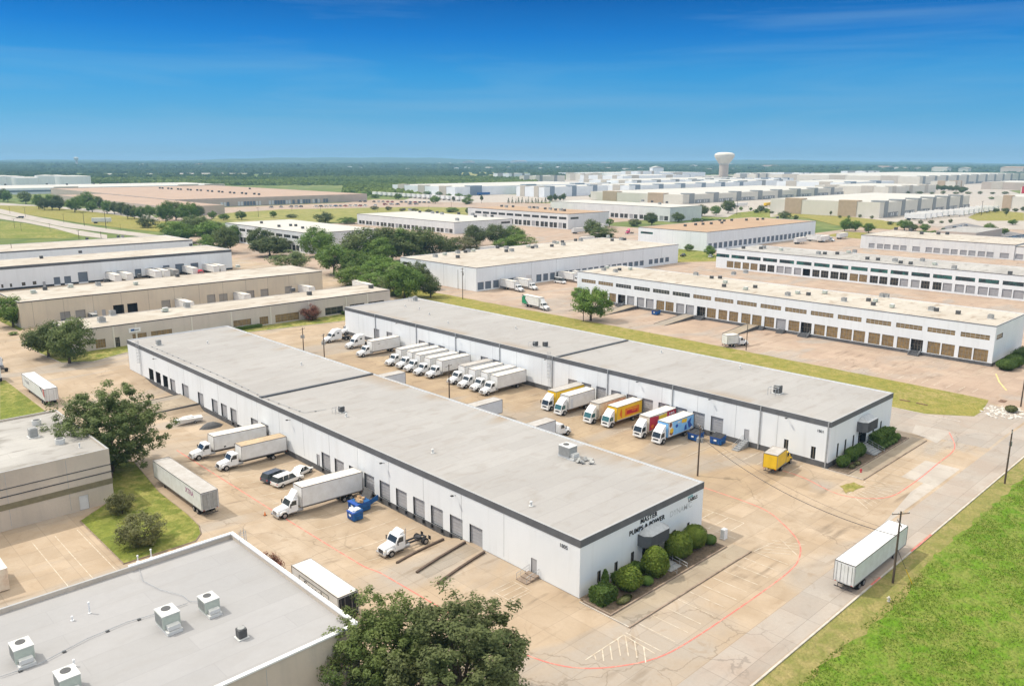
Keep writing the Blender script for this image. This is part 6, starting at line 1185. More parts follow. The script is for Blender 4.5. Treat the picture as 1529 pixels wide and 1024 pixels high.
def crown_pts(nc,per,seed,z0=.28,rx=.5,shell=.55,cr=(.09,.15),flat=.75,top=1.,edge=0.):
    g=np.random.default_rng(seed); cz=(z0+top)/2; rz=(top-z0)/2
    out=[]; nor=[]; cc=[]
    lob=[(g.uniform(0,6.28),g.uniform(.75,1.08)) for _ in range(7)]
    for i in range(nc):
        u=g.normal(0,1,3); u/=np.linalg.norm(u); 
        az=math.atan2(u[1],u[0]); k=1.
        for a,m in lob: k*=1+(m-1)*max(0,math.cos(az-a))**3
        rad=(shell+(1-shell)*g.random()**.6)*k*(1+edge*g.random()**3); w=1-.25*max(0,u[2])**2
        c=np.array([u[0]*rx*rad*w,u[1]*rx*rad*w,cz+u[2]*rz*rad*.97]); r=g.uniform(*cr)*(1.15 if rad<.7 else 1)
        cc.append(c); d=g.normal(0,1,(per,3)); d/=np.linalg.norm(d,axis=1)[:,None]; q=g.random(per)**.45
        P=c+d*(r*q)[:,None]*np.array([1,1,flat]); out.append(P); M=d*.8+(c-np.array([0,0,cz]))*1.2+np.array([0,0,.55]); nor.append(M)
    return np.concatenate(out),np.concatenate(nor),cc
def trunk_mb(cc,H0=.3,r=.028,nb=7,seed=1,lean=0,base=0.):
    rr=random.Random(seed); b=MB(); b.tube([(0,0,-.01),(lean*.3,0,H0*.5),(lean,.01,H0)],[r*1.25,r*.95,r*.8],8)
    idx=sorted(range(len(cc)),key=lambda i:rr.random())[:nb]
    for i in idx:
        c=cc[i]; a=Vector((lean,.01,H0-.02)); e=Vector(c); m=a.lerp(e,.5)+Vector((rr.uniform(-.03,.03),rr.uniform(-.03,.03),.03)); b.tube([a,m,e],[r*.6,r*.38,r*.12],6)
    return b
TP={}
def proto_tree(kind,v):
    k=(kind,v)
    if k in TP: return TP[k]
    sd=hash(kind)%97 if False else (sum(map(ord,kind))+v*13)
    if kind=='near': P,N,cc=crown_pts(400,105,sd,.05,.47,.35,(.030,.072),.95,edge=.32); sz=.0118
    elif kind=='mid': P,N,cc=crown_pts(95,80,sd,.10,.5,.35,(.085,.15),.95); sz=.024
    elif kind=='low': P,N,cc=crown_pts(70,70,sd,-.05,.5,.35,(.09,.15),.95); sz=.026
    elif kind=='sparse': P,N,cc=crown_pts(55,60,sd,.15,.5,.3,(.05,.10),.6); sz=.017
    elif kind=='tall': P,N,cc=crown_pts(48,55,sd,.3,.36,.4,(.07,.12)); sz=.03
    elif kind=='cone':
        g=np.random.default_rng(sd); P=[];N=[];cc=[]
        for i in range(34):
            z=.08+.9*g.random(); a=g.uniform(0,6.28); r=(1-z)*.34+.02; c=np.array([r*math.cos(a)*.8,r*math.sin(a)*.8,z]); cc.append(c); d=g.normal(0,1,(40,3)); d/=np.linalg.norm(d,axis=1)[:,None]; P.append(c+d*.06); N.append(d+np.array([math.cos(a),math.sin(a),.4]))
        P=np.concatenate(P); N=np.concatenate(N); sz=.026
    me=leaves_mesh('crown',P,N,sz,seed=sd); tm=trunk_mb(cc,.28 if kind!='low' else .12,.02 if kind in('near',) else .026,9 if kind in('near','sparse') else 5,sd).mesh('trunk','bark'); TP[k]=(me,tm); return TP[k]
def tree(px,py,hp,wp,kind,leaf,label,cat='tree',group=None,H=None,W=None,world=None):
    if world: x,y=world
    else: x,y,_=G(px,py); s=CAMH/(py-240.5); H=H or hp*s*1.12; W=W or wp*s*1.1
    me,tm=proto_tree(kind,(int(px)+int(py))%(3 if kind!='near' else 9)); rt=empty('tree' if cat=='tree' else 'bush',(x,y,0),R((px*37)%360),label,cat,group); rt.scale=(W,W,H)
    for nm,m,mt in (('trunk',tm,None),('crown',me,leaf)):
        o=bpy.data.objects.new(nm,m); COL.objects.link(o); o.parent=rt
        if mt: o.material_slots[0].link='OBJECT'; o.material_slots[0].material=MT[mt]
    return rt
tree(168,704,0,0,'near','leaf_oak','big dark oak spreading beside the concrete block building',H=16.2,W=19.5)
tree(692,1085,0,0,'near','leaf_olive2','large dark olive tree filling the bottom edge, right one of two',H=13.4,W=18.5)
tree(575,1060,0,0,'near','leaf_mixed','brighter green tree at the bottom edge beside the foreground roof',H=12.4,W=14)
tree(183,768,34,42,'low','leaf_olive','thin olive shrub tree on the lawn island by the concrete wall'); tree(213,812,48,72,'low','leaf_olive','brownish olive crape myrtle in the middle of the lawn island')
tree(73,533,50,62,'mid','leaf_oak','left one of two dark trees on the kerbed island'); tree(104,542,62,66,'mid','leaf_oak','right one of two dark trees on the kerbed island'); tree(20,488,42,52,'mid','leaf_green','round green tree at the left frame edge beside the tan metal warehouse')
tree(467,478,22,31,'low','leaf_red','red flowering crape myrtle in front of the low tan office'); tree(313,492,18,34,'low','leaf_red','reddish bush in front of the low tan office, left of the red myrtle'); tree(240,498,17,24,'low','leaf_red','brown red shrub near the sign of the low tan office',cat='bush')
x_,y_,_=G(440,868); tree(440,868,0,0,'low','leaf_red','red flowering bush beside the boxed lettering trailer',cat='bush',H=5.2,W=4.2,world=(45.,93.5))
tree(882,479,47,58,'mid','leaf_green','lone round tree at the edge of the grass median'); tree(864,448,20,26,'low','leaf_green','dense green bush left of the lone median tree',cat='bush'); tree(643,444,32,38,'mid','leaf_oak','small dark tree at the back corner of the second warehouse')
GR=[(438,402,24,52,'low','leaf_oak'),(499,410,40,46,'mid','leaf_green'),(541,394,46,62,'mid','leaf_oak'),(585,391,44,52,'mid','leaf_oak'),(561,397,36,46,'mid','leaf_green'),(626,390,44,58,'mid','leaf_oak'),(604,389,42,50,'mid','leaf_green'),(656,386,32,52,'low','leaf_oak'),(690,380,24,46,'low','leaf_olive'),(535,413,34,44,'mid','leaf_green'),(532,427,26,52,'low','leaf_bright'),(572,421,34,48,'mid','leaf_green'),(597,427,32,36,'low','leaf_oak'),(604,446,46,50,'mid','leaf_green'),(620,432,36,36,'mid','leaf_oak'),(560,432,22,40,'low','leaf_green'),(590,441,30,38,'low','leaf_oak'),(712,369,28,34,'mid','leaf_oak'),(738,367,27,32,'mid','leaf_oak'),(766,365,24,32,'mid','leaf_green'),(776,372,20,42,'low','leaf_bright'),(752,372,14,30,'low','leaf_green'),(475,383,38,42,'mid','leaf_green'),(403,383,26,46,'mid','leaf_oak'),(385,373,28,34,'mid','leaf_oak'),(420,376,20,30,'low','leaf_oak'),
(341,378,34,34,'mid','leaf_oak'),(314,361,26,42,'mid','leaf_green'),(274,363,26,38,'mid','leaf_green'),(295,352,26,40,'mid','leaf_oak'),(257,350,18,36,'low','leaf_bright'),(318,375,22,34,'low','leaf_green'),(352,362,22,30,'mid','leaf_green')]
WH={'low':'low spreading','mid':'round crowned'}; LC={'leaf_oak':'dark green','leaf_green':'mid green','leaf_bright':'bright yellow green','leaf_olive':'olive'}
for t in GR:
    t=(t[0],t[1],t[2]*1.08,t[3]*1.22,t[4],t[5])
    w='in the central grove' if t[0]>430 and t[1]>375 else ('behind the grove in front of the plain white warehouse' if t[0]>680 else 'left of the two storey building by the grove')
    tree(*t,f'{LC[t[5]]} {WH[t[4]]} tree {w}',group=f'{LC[t[5]]} {WH[t[4]]} trees {w}')
FT=[(5,301,17,15),(12,302,16,13),(39,305,17,20),(58,312,19,16),(67,314,17,15),(78,313.5,20,20),(89,314,20,19),(112,317,21,22),(130,314,25,25),(138,317,15,16),(149,311,16,18),(160,319,18,18),(171,320,17,16),(181,321,17,17),(191,327,20,17),(201,327,18,16),(210,329,19,18),(224,325,17,17),(248,334,31,24),(263,329,25,26),(280,334,29,31),(293,328,22,24)]
for px,py,h,w in FT: tree(px,py,h*1.0,w*1.02,'mid','leaf_oak' if px%2 else 'leaf_green','tree in the long row before the pink roofed distribution centre',group='trees in the long row before the pink roofed centre')
for px,py,h,w,k,l,lab in [(221,340,15,30,'low','leaf_oak','dark bush at the right end of the far left road'),(322,347,15,32,'low','leaf_oak','dark bush left of the two storey building'),(318,327,11,13,'mid','leaf_bright','yellow green tree left of the yellow field'),(334,329,9,16,'mid','leaf_bright','second yellow green tree left of the yellow field'),(361,328,12,18,'mid','leaf_bright','third yellow green tree at the yellow field edge'),(409,325,9,12,'mid','leaf_green','small tree on the yellow field behind the flat roof'),(436,325,5,18,'low','leaf_oak','flat dark bush on the yellow field'),(486,333,15,30,'low','leaf_oak','large dark bush on the yellow field'),(518,334,9,30,'low','leaf_green','low green bush left of the plain white warehouse'),(675,317,7,22,'low','leaf_green','low bush behind the plain white warehouse roof'),(699,319,9,10,'low','leaf_oak','small dark bush at the corner of the tan roofed building'),
 (525,297,13,20,'low','leaf_green','bushy tree at the corner of the tan distribution centre'),(544,296,9,20,'low','leaf_green','bushy green tree right of the distribution centre corner'),(560,296,6,16,'low','leaf_bright','bright bush by the back car row'),(595,298.5,9,12,'mid','leaf_bright','small bright tree among the back car row'),(650,304,11,15,'mid','leaf_bright','bright green tree before the leftmost pale warehouse'),(698,305,10,20,'low','leaf_bright','bright green bush before the leftmost pale warehouse'),(677,302,8,7,'tall','leaf_oak','dark small tree before the leftmost pale warehouse'),(719,304,11,8,'tall','leaf_oak','dark upright tree before the leftmost pale warehouse'),
 (884,352,23,26,'mid','leaf_oak','round dark tree left of the magenta tractor'),(902,355,16,40,'low','leaf_oak','wide dark bush left of the magenta tractor'),(910,340,13,16,'tall','leaf_green','small tree behind the wide bush near the magenta tractor'),(973,336,17,21,'mid','leaf_oak','round tree before the square docked warehouse'),(948,338,11,20,'low','leaf_oak','dark bush before the square docked warehouse'),(1012,332,14,20,'mid','leaf_oak','spreading tree at the corner of the square docked warehouse'),(1029,375,10,14,'mid','leaf_green','small round tree by the white car lot'),(1061,383,15,18,'mid','leaf_green','second round tree by the white car lot'),(1048,323,16,22,'mid','leaf_oak','left tree of the clump behind the bright tan roof'),(1069,322,14,18,'mid','leaf_green','middle tree of the clump behind the bright tan roof'),(1087,319,19,22,'mid','leaf_oak','right tree of the clump behind the bright tan roof'),(1170,327,11,21,'low','leaf_oak','dark bush behind the bright tan roof'),(1188,328,7,10,'low','leaf_oak','small bush behind the right end of the bright tan roof'),
 (1136,318,11,11,'mid','leaf_oak','small tree in the lawn of the pilastered centre'),(1106,315,6,6,'mid','leaf_green','tiny tree on the lawn of the pilastered centre, left'),(1121,315,5,5,'mid','leaf_green','tiny tree on the lawn of the pilastered centre, right'),(1180,312,9,10,'mid','leaf_oak','tree right of the yellow trailer'),(1158,309,8,14,'low','leaf_oak','dark shrub tree behind the yellow trailer'),(1152,319,4,8,'low','leaf_oak','low shrub in the lawn of the pilastered centre'),(1261,345,18,20,'mid','leaf_green','left of three trees behind the tan roofed warehouse yard'),(1277,345,15,18,'mid','leaf_green','middle of three trees behind the tan roofed warehouse yard'),(1297,348,14,18,'mid','leaf_green','right of three trees behind the tan roofed warehouse yard'),
 (1240,323.5,8,6,'tall','leaf_oak','small upright shrub at the left of the cream centre wall'),(1254,325.5,4,6,'low','leaf_oak','first low shrub along the cream centre wall'),(1267,325.8,4,5,'low','leaf_green','second low shrub along the cream centre wall'),(1284,325,5,6,'low','leaf_oak','third low shrub along the cream centre wall'),(1302,327,5,6,'low','leaf_oak','fourth low shrub along the cream centre wall'),
 (1350,344,15,22,'mid','leaf_green','leftmost round tree behind the dock warehouse roof'),(1362,345,11,16,'mid','leaf_oak','second round tree behind the dock warehouse roof'),(1380,346,11,15,'mid','leaf_green','third round tree behind the dock warehouse roof'),(1409,349,8,10,'low','leaf_oak','small bush alone behind the dock warehouse roof'),(1445,351,8,14,'low','leaf_oak','dark bush left of the grey roofed office'),(1457,352,8,12,'low','leaf_green','green bush left of the grey roofed office'),(1474,352,18,18,'mid','leaf_bright','bright round tree beside the grey roofed office'),(1486,353,14,12,'mid','leaf_oak','dark tree behind the bright one by the grey roofed office'),(1500,350,9,12,'mid','leaf_bright','small bright tree in the right edge car park'),(1512,336,8,14,'mid','leaf_green','tree at the far right beyond the grey roofed office'),(1502,323.5,9,8,'tall','leaf_oak','dark tree by the trailer yard corner'),(1480,298,4,9,'low','leaf_green','shrub before the tan wall on the right'),(1436,289,8,9,'mid','leaf_oak','dark tree left of the tan walled centre'),
 (20,500,5,14,'low','leaf_green','low shrub under the round tree at the left frame edge'),(948,295,9,6,'tall','leaf_oak','dark upright trees beside the tan corner of the pilastered centre')]: tree(px,py,h,w,k,l,lab)
for n_,(a,c,n,h,wd,kd,lf,lab) in enumerate([((760,304),(814,304),12,7.5,6,'cone','leaf_conifer','small dark conifer in the row before the white block warehouse'),((822,301),(842,299.5),4,9,8,'mid','leaf_oak','dark tree left of the blue panelled warehouse'),((884,297),(930,299),6,7,8,'mid','leaf_oak','small dark tree before the blue panelled warehouse'),((1394,284),(1440,286),9,7,11,'mid','leaf_oak','dark tree in the belt between the cream centres'),((1276,281),(1316,284),6,6,10,'mid','leaf_green','green tree in the belt behind the long pilastered centre'),((1040,283),(1240,281),9,3,5,'low','leaf_oak','tiny dark shrub among the far white warehouses'),((930,281),(1060,279),8,4,9,'mid','leaf_oak','low tree of the belt behind the blue panelled warehouse'),((1105,272),(1230,271),9,4,10,'low','leaf_oak','tree clump of the belt right of the water tower'),((640,291),(700,296),5,5,12,'low','leaf_green','bushy green hedge tree before the leftmost pale warehouse'),((1130,318),(1230,316),8,6,9,'low','leaf_green','scrubby tree on the verge of the pilastered centre'),((960,289),(1010,291),5,6,9,'mid','leaf_oak','tree before the tan corner of the long pilastered centre'),((860,281),(1000,277),11,4,8,'mid','leaf_green','tree amid the pale rows left of the water tower'),((1080,281),(1290,277),14,4,8,'mid','leaf_oak','dark tree amid the pale rows right of the water tower'),((1300,290),(1500,290),12,4,9,'low','leaf_oak','scrub tree along the lot behind the cream centres'),((1090,266),(1420,264),16,3,10,'mid','leaf_oak','small dark tree on the far rows near the skyline'),((1330,336),(1420,333),7,5,8,'low','leaf_oak','dark scrub along the wall of the trailer yard'),((1445,319),(1529,316),7,6,10,'mid','leaf_oak','tree on the green verge at the right edge'),((1380,352),(1470,356),7,8,16,'low','leaf_green','bush of the hedge behind the dock warehouse roof'),((560,313),(640,318),5,5,11,'low','leaf_olive','olive scrub at the edge of the yellow field')]):
    for i in range(n):
        t=i/(n-1); tree(a[0]+(c[0]-a[0])*t+(i*7%3-1)*.6,a[1]+(c[1]-a[1])*t,h*(1+.2*math.sin(i*2.3)),wd*(1+.2*math.cos(i*1.7)),kd,lf,lab,group=lab+'s' if False else 'row: '+lab)
x,y,_=G(1488,556)
# clipped shrubs and hedges: leaf covered solids
def clipped(label,x,y,z,rx,ry,h,shape='ball',leaf='leaf_shrub',seed=1,cat='bush',n=5200,sz=.15,name='clipped_bush',group=None):
    g=np.random.default_rng(seed); u=g.normal(0,1,(n,3)); u/=np.linalg.norm(u,axis=1)[:,None]
    if shape=='box':
        u=g.uniform(-1,1,(n,3)); k=g.integers(0,3,n); sg=np.sign(g.uniform(-1,1,n)); u[np.arange(n),k]=sg; N=np.zeros((n,3)); N[np.arange(n),k]=sg; P=u*np.array([rx,ry,h/2])
    else:
        N=u.copy(); P=u*np.array([rx,ry,h/2])
        if shape=='egg': t=(u[:,2]+1)/2; P[:,:2]*=(1.12-.42*t**1.6)[:,None]
    w=1+.05*np.sin(P[:,0]*3+seed)*np.cos(P[:,1]*2.6+1)+.04*np.sin(P[:,2]*4+seed)+.035*np.sin(P[:,0]*9+P[:,2]*7)*np.cos(P[:,1]*8); P=P*w[:,None]; P*=(1-.20*g.random(n)**1.5)[:,None]; P[:,2]+=h/2
    N=N+np.array([0,0,.25]); ok=P[:,2]>-.02; P=P[ok]; N=N[ok]
    rt=empty(name,(x,y,z),0,label,cat,group); me=leaves_mesh('foliage',P,N,sz,(leaf,),seed=seed,asp=.6); o=bpy.data.objects.new('foliage',me); COL.objects.link(o); o.parent=rt
    bm=bmesh.new(); bmesh.ops.create_icosphere(bm,subdivisions=3,radius=1) if shape!='box' else bmesh.ops.create_cube(bm,size=2)
    for v in bm.verts:
        c=v.co; k=.80
        if shape=='egg': t=(c.z+1)/2; f=1.12-.42*t**1.6; v.co=Vector((c.x*rx*f*k,c.y*ry*f*k,h/2+c.z*h/2*k))
        else: v.co=Vector((c.x*rx*k,c.y*ry*k,h/2+c.z*h/2*k))
    me=bpy.data.meshes.new('twigs'); bm.to_mesh(me); bm.free(); me.materials.append(MT[leaf]); o=bpy.data.objects.new('twigs',me); COL.objects.link(o); o.parent=rt
clipped('square clipped hedge block at the corner of the near office',74.6,60.3,.2,1.5,1.2,2.0,'box','leaf_hedge',1)
clipped('round clipped bush beside the hedge block at the near office',79.3,59.8,.2,1.9,1.8,3.2,'ball','leaf_shrub',2); clipped('tall egg shaped clipped bush left of the near office steps',85.0,59.7,.2,1.95,1.9,4.3,'egg','leaf_shrub',3)
clipped('round clipped bush right of the near office steps',91.6,60.4,.2,2.3,1.9,3.9,'ball','leaf_shrub',4,n=11000); clipped('last clipped bush at the end of the near office bed',95.9,60.6,.2,2.1,1.8,3.6,'ball','leaf_shrub',5)
clipped('low dark hedge behind the round bush at the near office',81.5,61.6,.2,2.6,.8,1.5,'box','leaf_hedge',6); clipped('upright small shrub between the hedge block and the wall',76.9,61.9,.2,.5,.5,3.0,'egg','leaf_hedge',7,n=1800); clipped('low loose shrub between the round and egg shaped bushes',82.2,59.,.2,1.,.9,1.1,'ball','leaf_hedge',8,n=2500); clipped('low ground shrub at the front corner of the near office bed',76.5,58.3,.2,1.4,.6,.6,'ball','leaf_olive',9,n=2500)
clipped('dark low shrub under the right bushes of the near office',89.,61.3,.2,1.2,.9,1.7,'ball','leaf_hedge',10,n=2500); clipped('low dark shrub beside the white utility cabinet',98.6,59.6,.2,1.,1.,1.4,'ball','leaf_hedge',11,n=2500)
clipped('first dark bush from the corner at the second warehouse office',144.1,59.9,.2,1.9,1.1,2.0,'ball','leaf_hedge',12,n=6000); clipped('second taller dark bush at the second warehouse office',148.1,60,.2,2.0,1.2,2.8,'ball','leaf_hedge',13,n=6000); clipped('third dark bush left of the wide stairs',151.6,60.1,.2,1.7,1.1,2.6,'ball','leaf_hedge',14,n=5000)
clipped('long clipped hedge right of the wide stairs',162.3,60.1,.2,3.9,1.1,2.5,'box','leaf_hedge',15,n=9000); clipped('small dark shrub at the end of the second office bed',166.8,58.8,.2,.9,.7,1.4,'ball','leaf_hedge',16,n=2000)
for i in range(5): clipped('small low dark shrub in the front row of the second office bed',158.6+i*1.5,58.4,.2,.7,.5,.9,'ball','leaf_hedge',17+i,n=1200,group='small low dark shrubs of the second office bed')
for i,(x,l) in enumerate(((144.5,'tan low grass clump at the corner of the second office bed'),(146.8,'brownish low clump beside the tan one in the second office bed'))): clipped(l,x,58.3,.2,.9,.5,.6,'ball','leaf_olive',30+i,n=1500)
clipped('round dark bush at the near corner of the amber windowed building',248.8,61.2,0,3.1,2.6,2.9,'ball','leaf_hedge',33,n=6000); clipped('second dark bush at the shaded end of the amber windowed building',254.,60.8,0,3.2,2.6,3.4,'ball','leaf_hedge',34,n=6000); clipped('dark hedge at the right frame edge beside the amber windowed building',265,61,0,5,2.2,3.2,'box','leaf_hedge',35,n=6000)
clipped('yellowish shrub among the pale rocks',206,48.5,.1,1.6,1.3,1.3,'ball','leaf_olive',36,n=2500)
clipped('hedge by the low tan office entrance',164,255.3,.1,5.5,.9,1.2,'box','leaf_hedge',38,n=4000,sz=.14); clipped('long low hedge before the low tan office, left',120,255.3,.1,6,.9,1.,'box','leaf_hedge',39,n=4000,sz=.14)
clipped('hedge strip left of the magenta tractor',471,393,.0,3,9,2.2,'box','leaf_hedge',41,n=2500,sz=.3); clipped('dark hedge before the square docked warehouse',650,405,.0,4,26,4,'box','leaf_hedge',42,n=2500,sz=.5)
clipped('bushy hedge at the bottom of the green field behind the left row',115,560,.0,60,5,4.5,'box','leaf_green',43,n=9000,sz=.5)
# grass tufts of the two verges: real blades standing in the field near the camera
def tufts(name,n,xr,yr,hs,leaf,seed,test=lambda x,y:True):
    g=np.random.default_rng(seed); X=g.uniform(*xr,n); Y=g.uniform(*yr,n); cl=np.sin(X*.9+np.sin(Y*.7)*2)+np.sin(Y*1.1+X*.4)+np.sin(X*.23-Y*.31)*1.5; k=g.uniform(-2.5,3,n)<cl; X,Y=X[k],Y[k]; n=len(X)
    a=g.uniform(0,6.28,n); h=g.uniform(.4,1.3,n)*hs; w=g.uniform(.05,.13,n); lx,ly=g.normal(0,.5,n)*h,g.normal(0,.5,n)*h
    z=np.full(n,.03); A=np.stack([X-np.cos(a)*w,Y-np.sin(a)*w,z],1); Bq=np.stack([X+np.cos(a)*w,Y+np.sin(a)*w,z],1); Cq=np.stack([X+lx,Y+ly,z+h],1); V=np.stack([A,Bq,Cq],1).reshape(-1,3)
    me=bpy.data.meshes.new(name); me.vertices.add(3*n); me.vertices.foreach_set('co',V.astype(np.float32).ravel()); me.loops.add(3*n); me.loops.foreach_set('vertex_index',np.arange(3*n,dtype=np.int32)); me.polygons.add(n); me.polygons.foreach_set('loop_start',np.arange(0,3*n,3,dtype=np.int32)); me.polygons.foreach_set('loop_total',np.full(n,3,dtype=np.int32)); me.materials.append(MT[leaf]); me.update(calc_edges=True)
    o=bpy.data.objects.new(name,me); COL.objects.link(o); return tag(o,f'{name.replace("_"," ")} covering the roadside field','grass',kind='stuff')
tufts('green_grass',230000,(60,190),(-8,34.6),.20,'grass_blade',3)
# ---------------- far woods: instanced crowns over the land ----------------
def allow(px,py,D):
    if px<-60 or px>1590: return 0
    if py>309: return 0
    if px<515 and py>277: return 0
    if px<270 and py>270 and D<2150: return 0
    if px>=515 and py>(291 if px<640 else (279 if px<860 else 263)): return 0
    if 660<px<640: return 0
    if 630<px<900 and py>(279 if px<800 else 268): return 0
    if 685<px<792 and 257.2<py<267: return .03
    if 60<px<430 and 258.6<py<263.8: return .03
    if 120<px<520 and 271<py<272.5: return .2
    if 400<px<540 and 272<py<279: return .6
    if px>790 and 257.4<py<261: return .12
    if px>1000 and py>258.5+(px-1000)*.012: return .0
    return 1
def wood(name,rmin,rmax,spacing,size,leaf,seed,lab,hz=.62):
    g=np.random.default_rng(seed); a0,a1=R(46.1-36),R(46.1+36); area=(rmax**2-rmin**2)/2*(a1-a0); n=int(area/spacing**2)
    rr_=np.sqrt(g.uniform(rmin**2,rmax**2,n)); aa=g.uniform(a0,a1,n); X=rr_*np.cos(aa); Y=rr_*np.sin(aa); V=[]
    for x,y,d,q in zip(X,Y,rr_,g.random(n)):
        p=Q(x,y,0)
        if q<allow(p[0],p[1],d)*(1 if math.sin(x*.0031+1)+math.sin(y*.0043)+math.sin((x+y)*.0071)*.6>-1.15 or d<2300 else .25): V.append((x,y,0))
    me=bpy.data.meshes.new(name); me.from_pydata(V,[],[]); o=bpy.data.objects.new(name,me); COL.objects.link(o); me.materials.append(MT[leaf])
    ng=bpy.data.node_groups.new(name,'GeometryNodeTree'); ng.interface.new_socket('Geometry',in_out='INPUT',socket_type='NodeSocketGeometry'); ng.interface.new_socket('Geometry',in_out='OUTPUT',socket_type='NodeSocketGeometry')
    N=ng.nodes; L=ng.links; gi=N.new('NodeGroupInput'); go=N.new('NodeGroupOutput'); ic=N.new('GeometryNodeMeshIcoSphere'); ic.inputs['Radius'].default_value=1; ic.inputs['Subdivisions'].default_value=3
    sp=N.new('GeometryNodeSetPosition'); ps=N.new('GeometryNodeInputPosition'); nz=N.new('ShaderNodeTexNoise'); nz.inputs['Scale'].default_value=2.1; nz.inputs['Detail'].default_value=3; L.new(ps.outputs[0],nz.inputs['Vector'])
    sb=N.new('ShaderNodeVectorMath'); sb.operation='SUBTRACT'; sb.inputs[1].default_value=(.5,.5,.42); L.new(nz.outputs['Color'],sb.inputs[0]); sc=N.new('ShaderNodeVectorMath'); sc.operation='SCALE'; sc.inputs['Scale'].default_value=1.5; L.new(sb.outputs[0],sc.inputs[0]); L.new(sc.outputs[0],sp.inputs['Offset']); L.new(ic.outputs['Mesh'],sp.inputs['Geometry'])
    sm=N.new('GeometryNodeSetMaterial'); sm.inputs['Material'].default_value=MT[leaf]; L.new(sp.outputs[0],sm.inputs['Geometry'])
    ip=N.new('GeometryNodeInstanceOnPoints'); L.new(gi.outputs[0],ip.inputs['Points']); L.new(sm.outputs[0],ip.inputs['Instance'])
    rv=N.new('FunctionNodeRandomValue'); rv.data_type='FLOAT_VECTOR'; rv.inputs['Min'].default_value=(0,0,0); rv.inputs['Max'].default_value=(.4,.4,6.28); L.new(rv.outputs[0],ip.inputs['Rotation'])
    rs=N.new('FunctionNodeRandomValue'); rs.data_type='FLOAT_VECTOR'; rs.inputs['Min'].default_value=(size*.5,size*.5,size*.5*hz); rs.inputs['Max'].default_value=(size*1.2,size*1.2,size*1.5*hz); rs.inputs['Seed'].default_value=5; L.new(rs.outputs[0],ip.inputs['Scale'])
    L.new(ip.outputs[0],go.inputs[0]); md=o.modifiers.new('crowns','NODES'); md.node_group=ng
    tag(o,lab,'woodland',kind='stuff')
def woodmat(key,a,b,c):
    m,N,L,p=new_mat(key); g=N.new('ShaderNodeNewGeometry').outputs['Position']; p.inputs['Roughness'].default_value=.9; p.inputs['Specular IOR Level'].default_value=.1
    n1=noise(N,L,g,.004,4,.38,.62,dist=.5); n2=noise(N,L,g,.035,3,.35,.65); col=mixc(N,L,n1,a,b); f=N.new('ShaderNodeMath'); f.operation='MULTIPLY'; f.inputs[1].default_value=.7; L.new(n2,f.inputs[0]); col=mixc(N,L,f.outputs[0],col,c); L.new(col,p.inputs['Base Color'])
    fn=noise(N,L,g,.5,5,.3,.7); bp=N.new('ShaderNodeBump'); bp.inputs['Strength'].default_value=1; bp.inputs['Distance'].default_value=2.; L.new(fn,bp.inputs['Height']); L.new(bp.outputs[0],p.inputs['Normal']); MT[key]=m
woodmat('wood_near',(.075,.13,.03),(.22,.28,.07),(.13,.18,.045)); woodmat('wood_far',(.045,.085,.03),(.09,.13,.05),(.06,.10,.035))
wood('woodland',1150,2600,11.5,7.0,'wood_near',5,'green woods behind the tan distribution centre',hz=.85)
wood('woodland',2600,5200,19,13.,'wood_far',6,'darker woods stretching behind the nearer ones')
wood('woodland',5200,14000,52,36,'wood_far',7,'blue hazy woods reaching the horizon',hz=.42)
# far ridge
def ridge():
    xs=[]; b=MB(); K=90; V=[]; prof=lambda t: 30+ 62*math.exp(-((t-.36)/.13)**2)+34*math.exp(-((t-.68)/.12)**2)+12*math.sin(t*19)+6*math.sin(t*47)
    for j,(rad,f) in enumerate(((9500,0),(12500,.75),(14500,1),(17500,.9),(24000,0))):
        for i in range(K+1):
            t=i/K; a=R(46.1+42-84*t); V.append((rad*math.cos(a),rad*math.sin(a),max(-1,prof(t)*f+ (0 if f else -2)+ (5*math.sin(i*1.7+j*2) if 0<f else 0))))
    n=K+1; b.add(V,[(j*n+i,j*n+i+1,(j+1)*n+i+1,(j+1)*n+i) for j in range(4) for i in range(K)]); tag(b.build('hills','wood_far',smooth=True),kind='structure')
ridge()
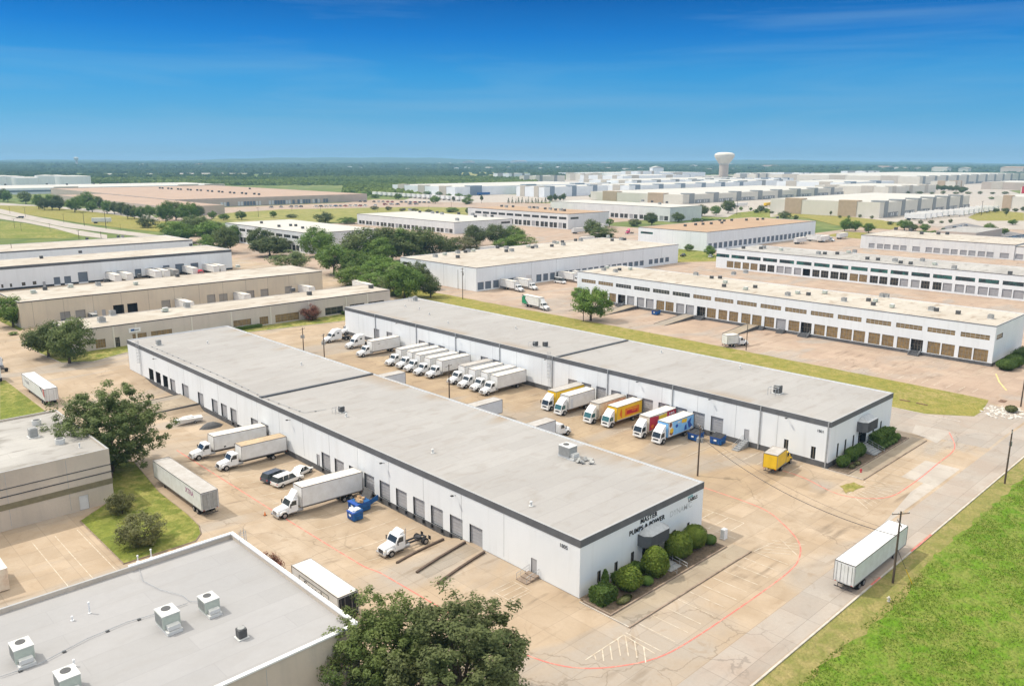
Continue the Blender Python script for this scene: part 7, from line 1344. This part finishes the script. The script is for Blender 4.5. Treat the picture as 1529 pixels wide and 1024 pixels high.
# specks of the far town
rr=random.Random(21); fam=['wall_white_far','wall_cream','wall_taupe','wall_white']; fb=[]
for k in range(4):
    b=MB(); w=[(18,12,6),(40,22,7),(70,30,9),(26,16,5)][k]; b.box(-w[0]/2,-w[1]/2,0,w[0]/2,w[1]/2,w[2],0); b.add([(-w[0]/2-.5,-w[1]/2-.5,w[2]),(w[0]/2+.5,-w[1]/2-.5,w[2]),(w[0]/2+.5,w[1]/2+.5,w[2]),(-w[0]/2-.5,w[1]/2+.5,w[2]),(-w[0]/2,0,w[2]+1.8),(w[0]/2,0,w[2]+1.8)],[(0,1,5,4),(2,3,4,5),(0,4,3),(1,2,5)],1); fb.append(b)
fo=[b.build('distant_building',[fam[i],['roof_pale','roof_cream','roof_tan','roof_pale'][i]]) for i,b in enumerate(fb)]; first=[True]*4
def speck(px,py,k,s=1.,lift=0):
    o=fo[k] if first[k] else fo[k].copy()
    if not first[k]: COL.objects.link(o)
    first[k]=False; x,y,_=G(px,py); o.location=(x,y,lift); o.scale=(s,s,s*1.3); o.rotation_euler=(0,0,R(rr.uniform(0,90)))
    nm=['pale','wide cream','large tan roofed','white'][k]; sd='left' if px<510 else ('middle' if px<1020 else 'right')
    tag(o,f'{nm} building far off in the woods on the {sd} skyline','building',f'{nm} buildings far off in the woods on the {sd}')
for i in range(120):
    px=rr.uniform(0,1529) if rr.random()<.5 else rr.uniform(560,1100); py=rr.choice([rr.uniform(246.5,250),rr.uniform(249,256)]); speck(px,py,rr.choice([0,1,3,0,1]),rr.uniform(.7,1.5) if py>249 else rr.uniform(1,2.4),4)
for px,py,k,s in ((215,251,1,1.8),(300,251,2,1.5),(700,247,2,3),(775,246,2,3.5),(980,259.5,3,3),(1405,258,1,2),(1440,258.5,1,2),(1518,260,2,2),(1150,253,2,1.6),(1320,255,2,1.6),(1345,256,1,1.6),(1370,256,1,1.6),(875,252,2,1.5),(1035,253,1,2),(905,247,2,2.2)): speck(px,py,k,s,6)
# ---------------- air ----------------
def haze():
    b=MB(); b.box(-300,-500,-3,25000,25000,122); o=b.build('haze',[]) if False else None
    me=bpy.data.meshes.new('haze'); me.from_pydata(b.v,[],b.f); m=bpy.data.materials.new('haze'); m.use_nodes=True; N=m.node_tree.nodes; L=m.node_tree.links; N.clear(); out=N.new('ShaderNodeOutputMaterial'); v=N.new('ShaderNodeVolumePrincipled')
    v.inputs['Color'].default_value=HZC; v.inputs['Density'].default_value=HZD; v.inputs['Anisotropy'].default_value=.0; L.new(v.outputs[0],out.inputs['Volume']); me.materials.append(m)
    o=bpy.data.objects.new('haze',me); COL.objects.link(o); tag(o,kind='stuff'); o.display_type='WIRE'
HZC=(.38,.70,.98,1); HZD=.95e-4
haze()
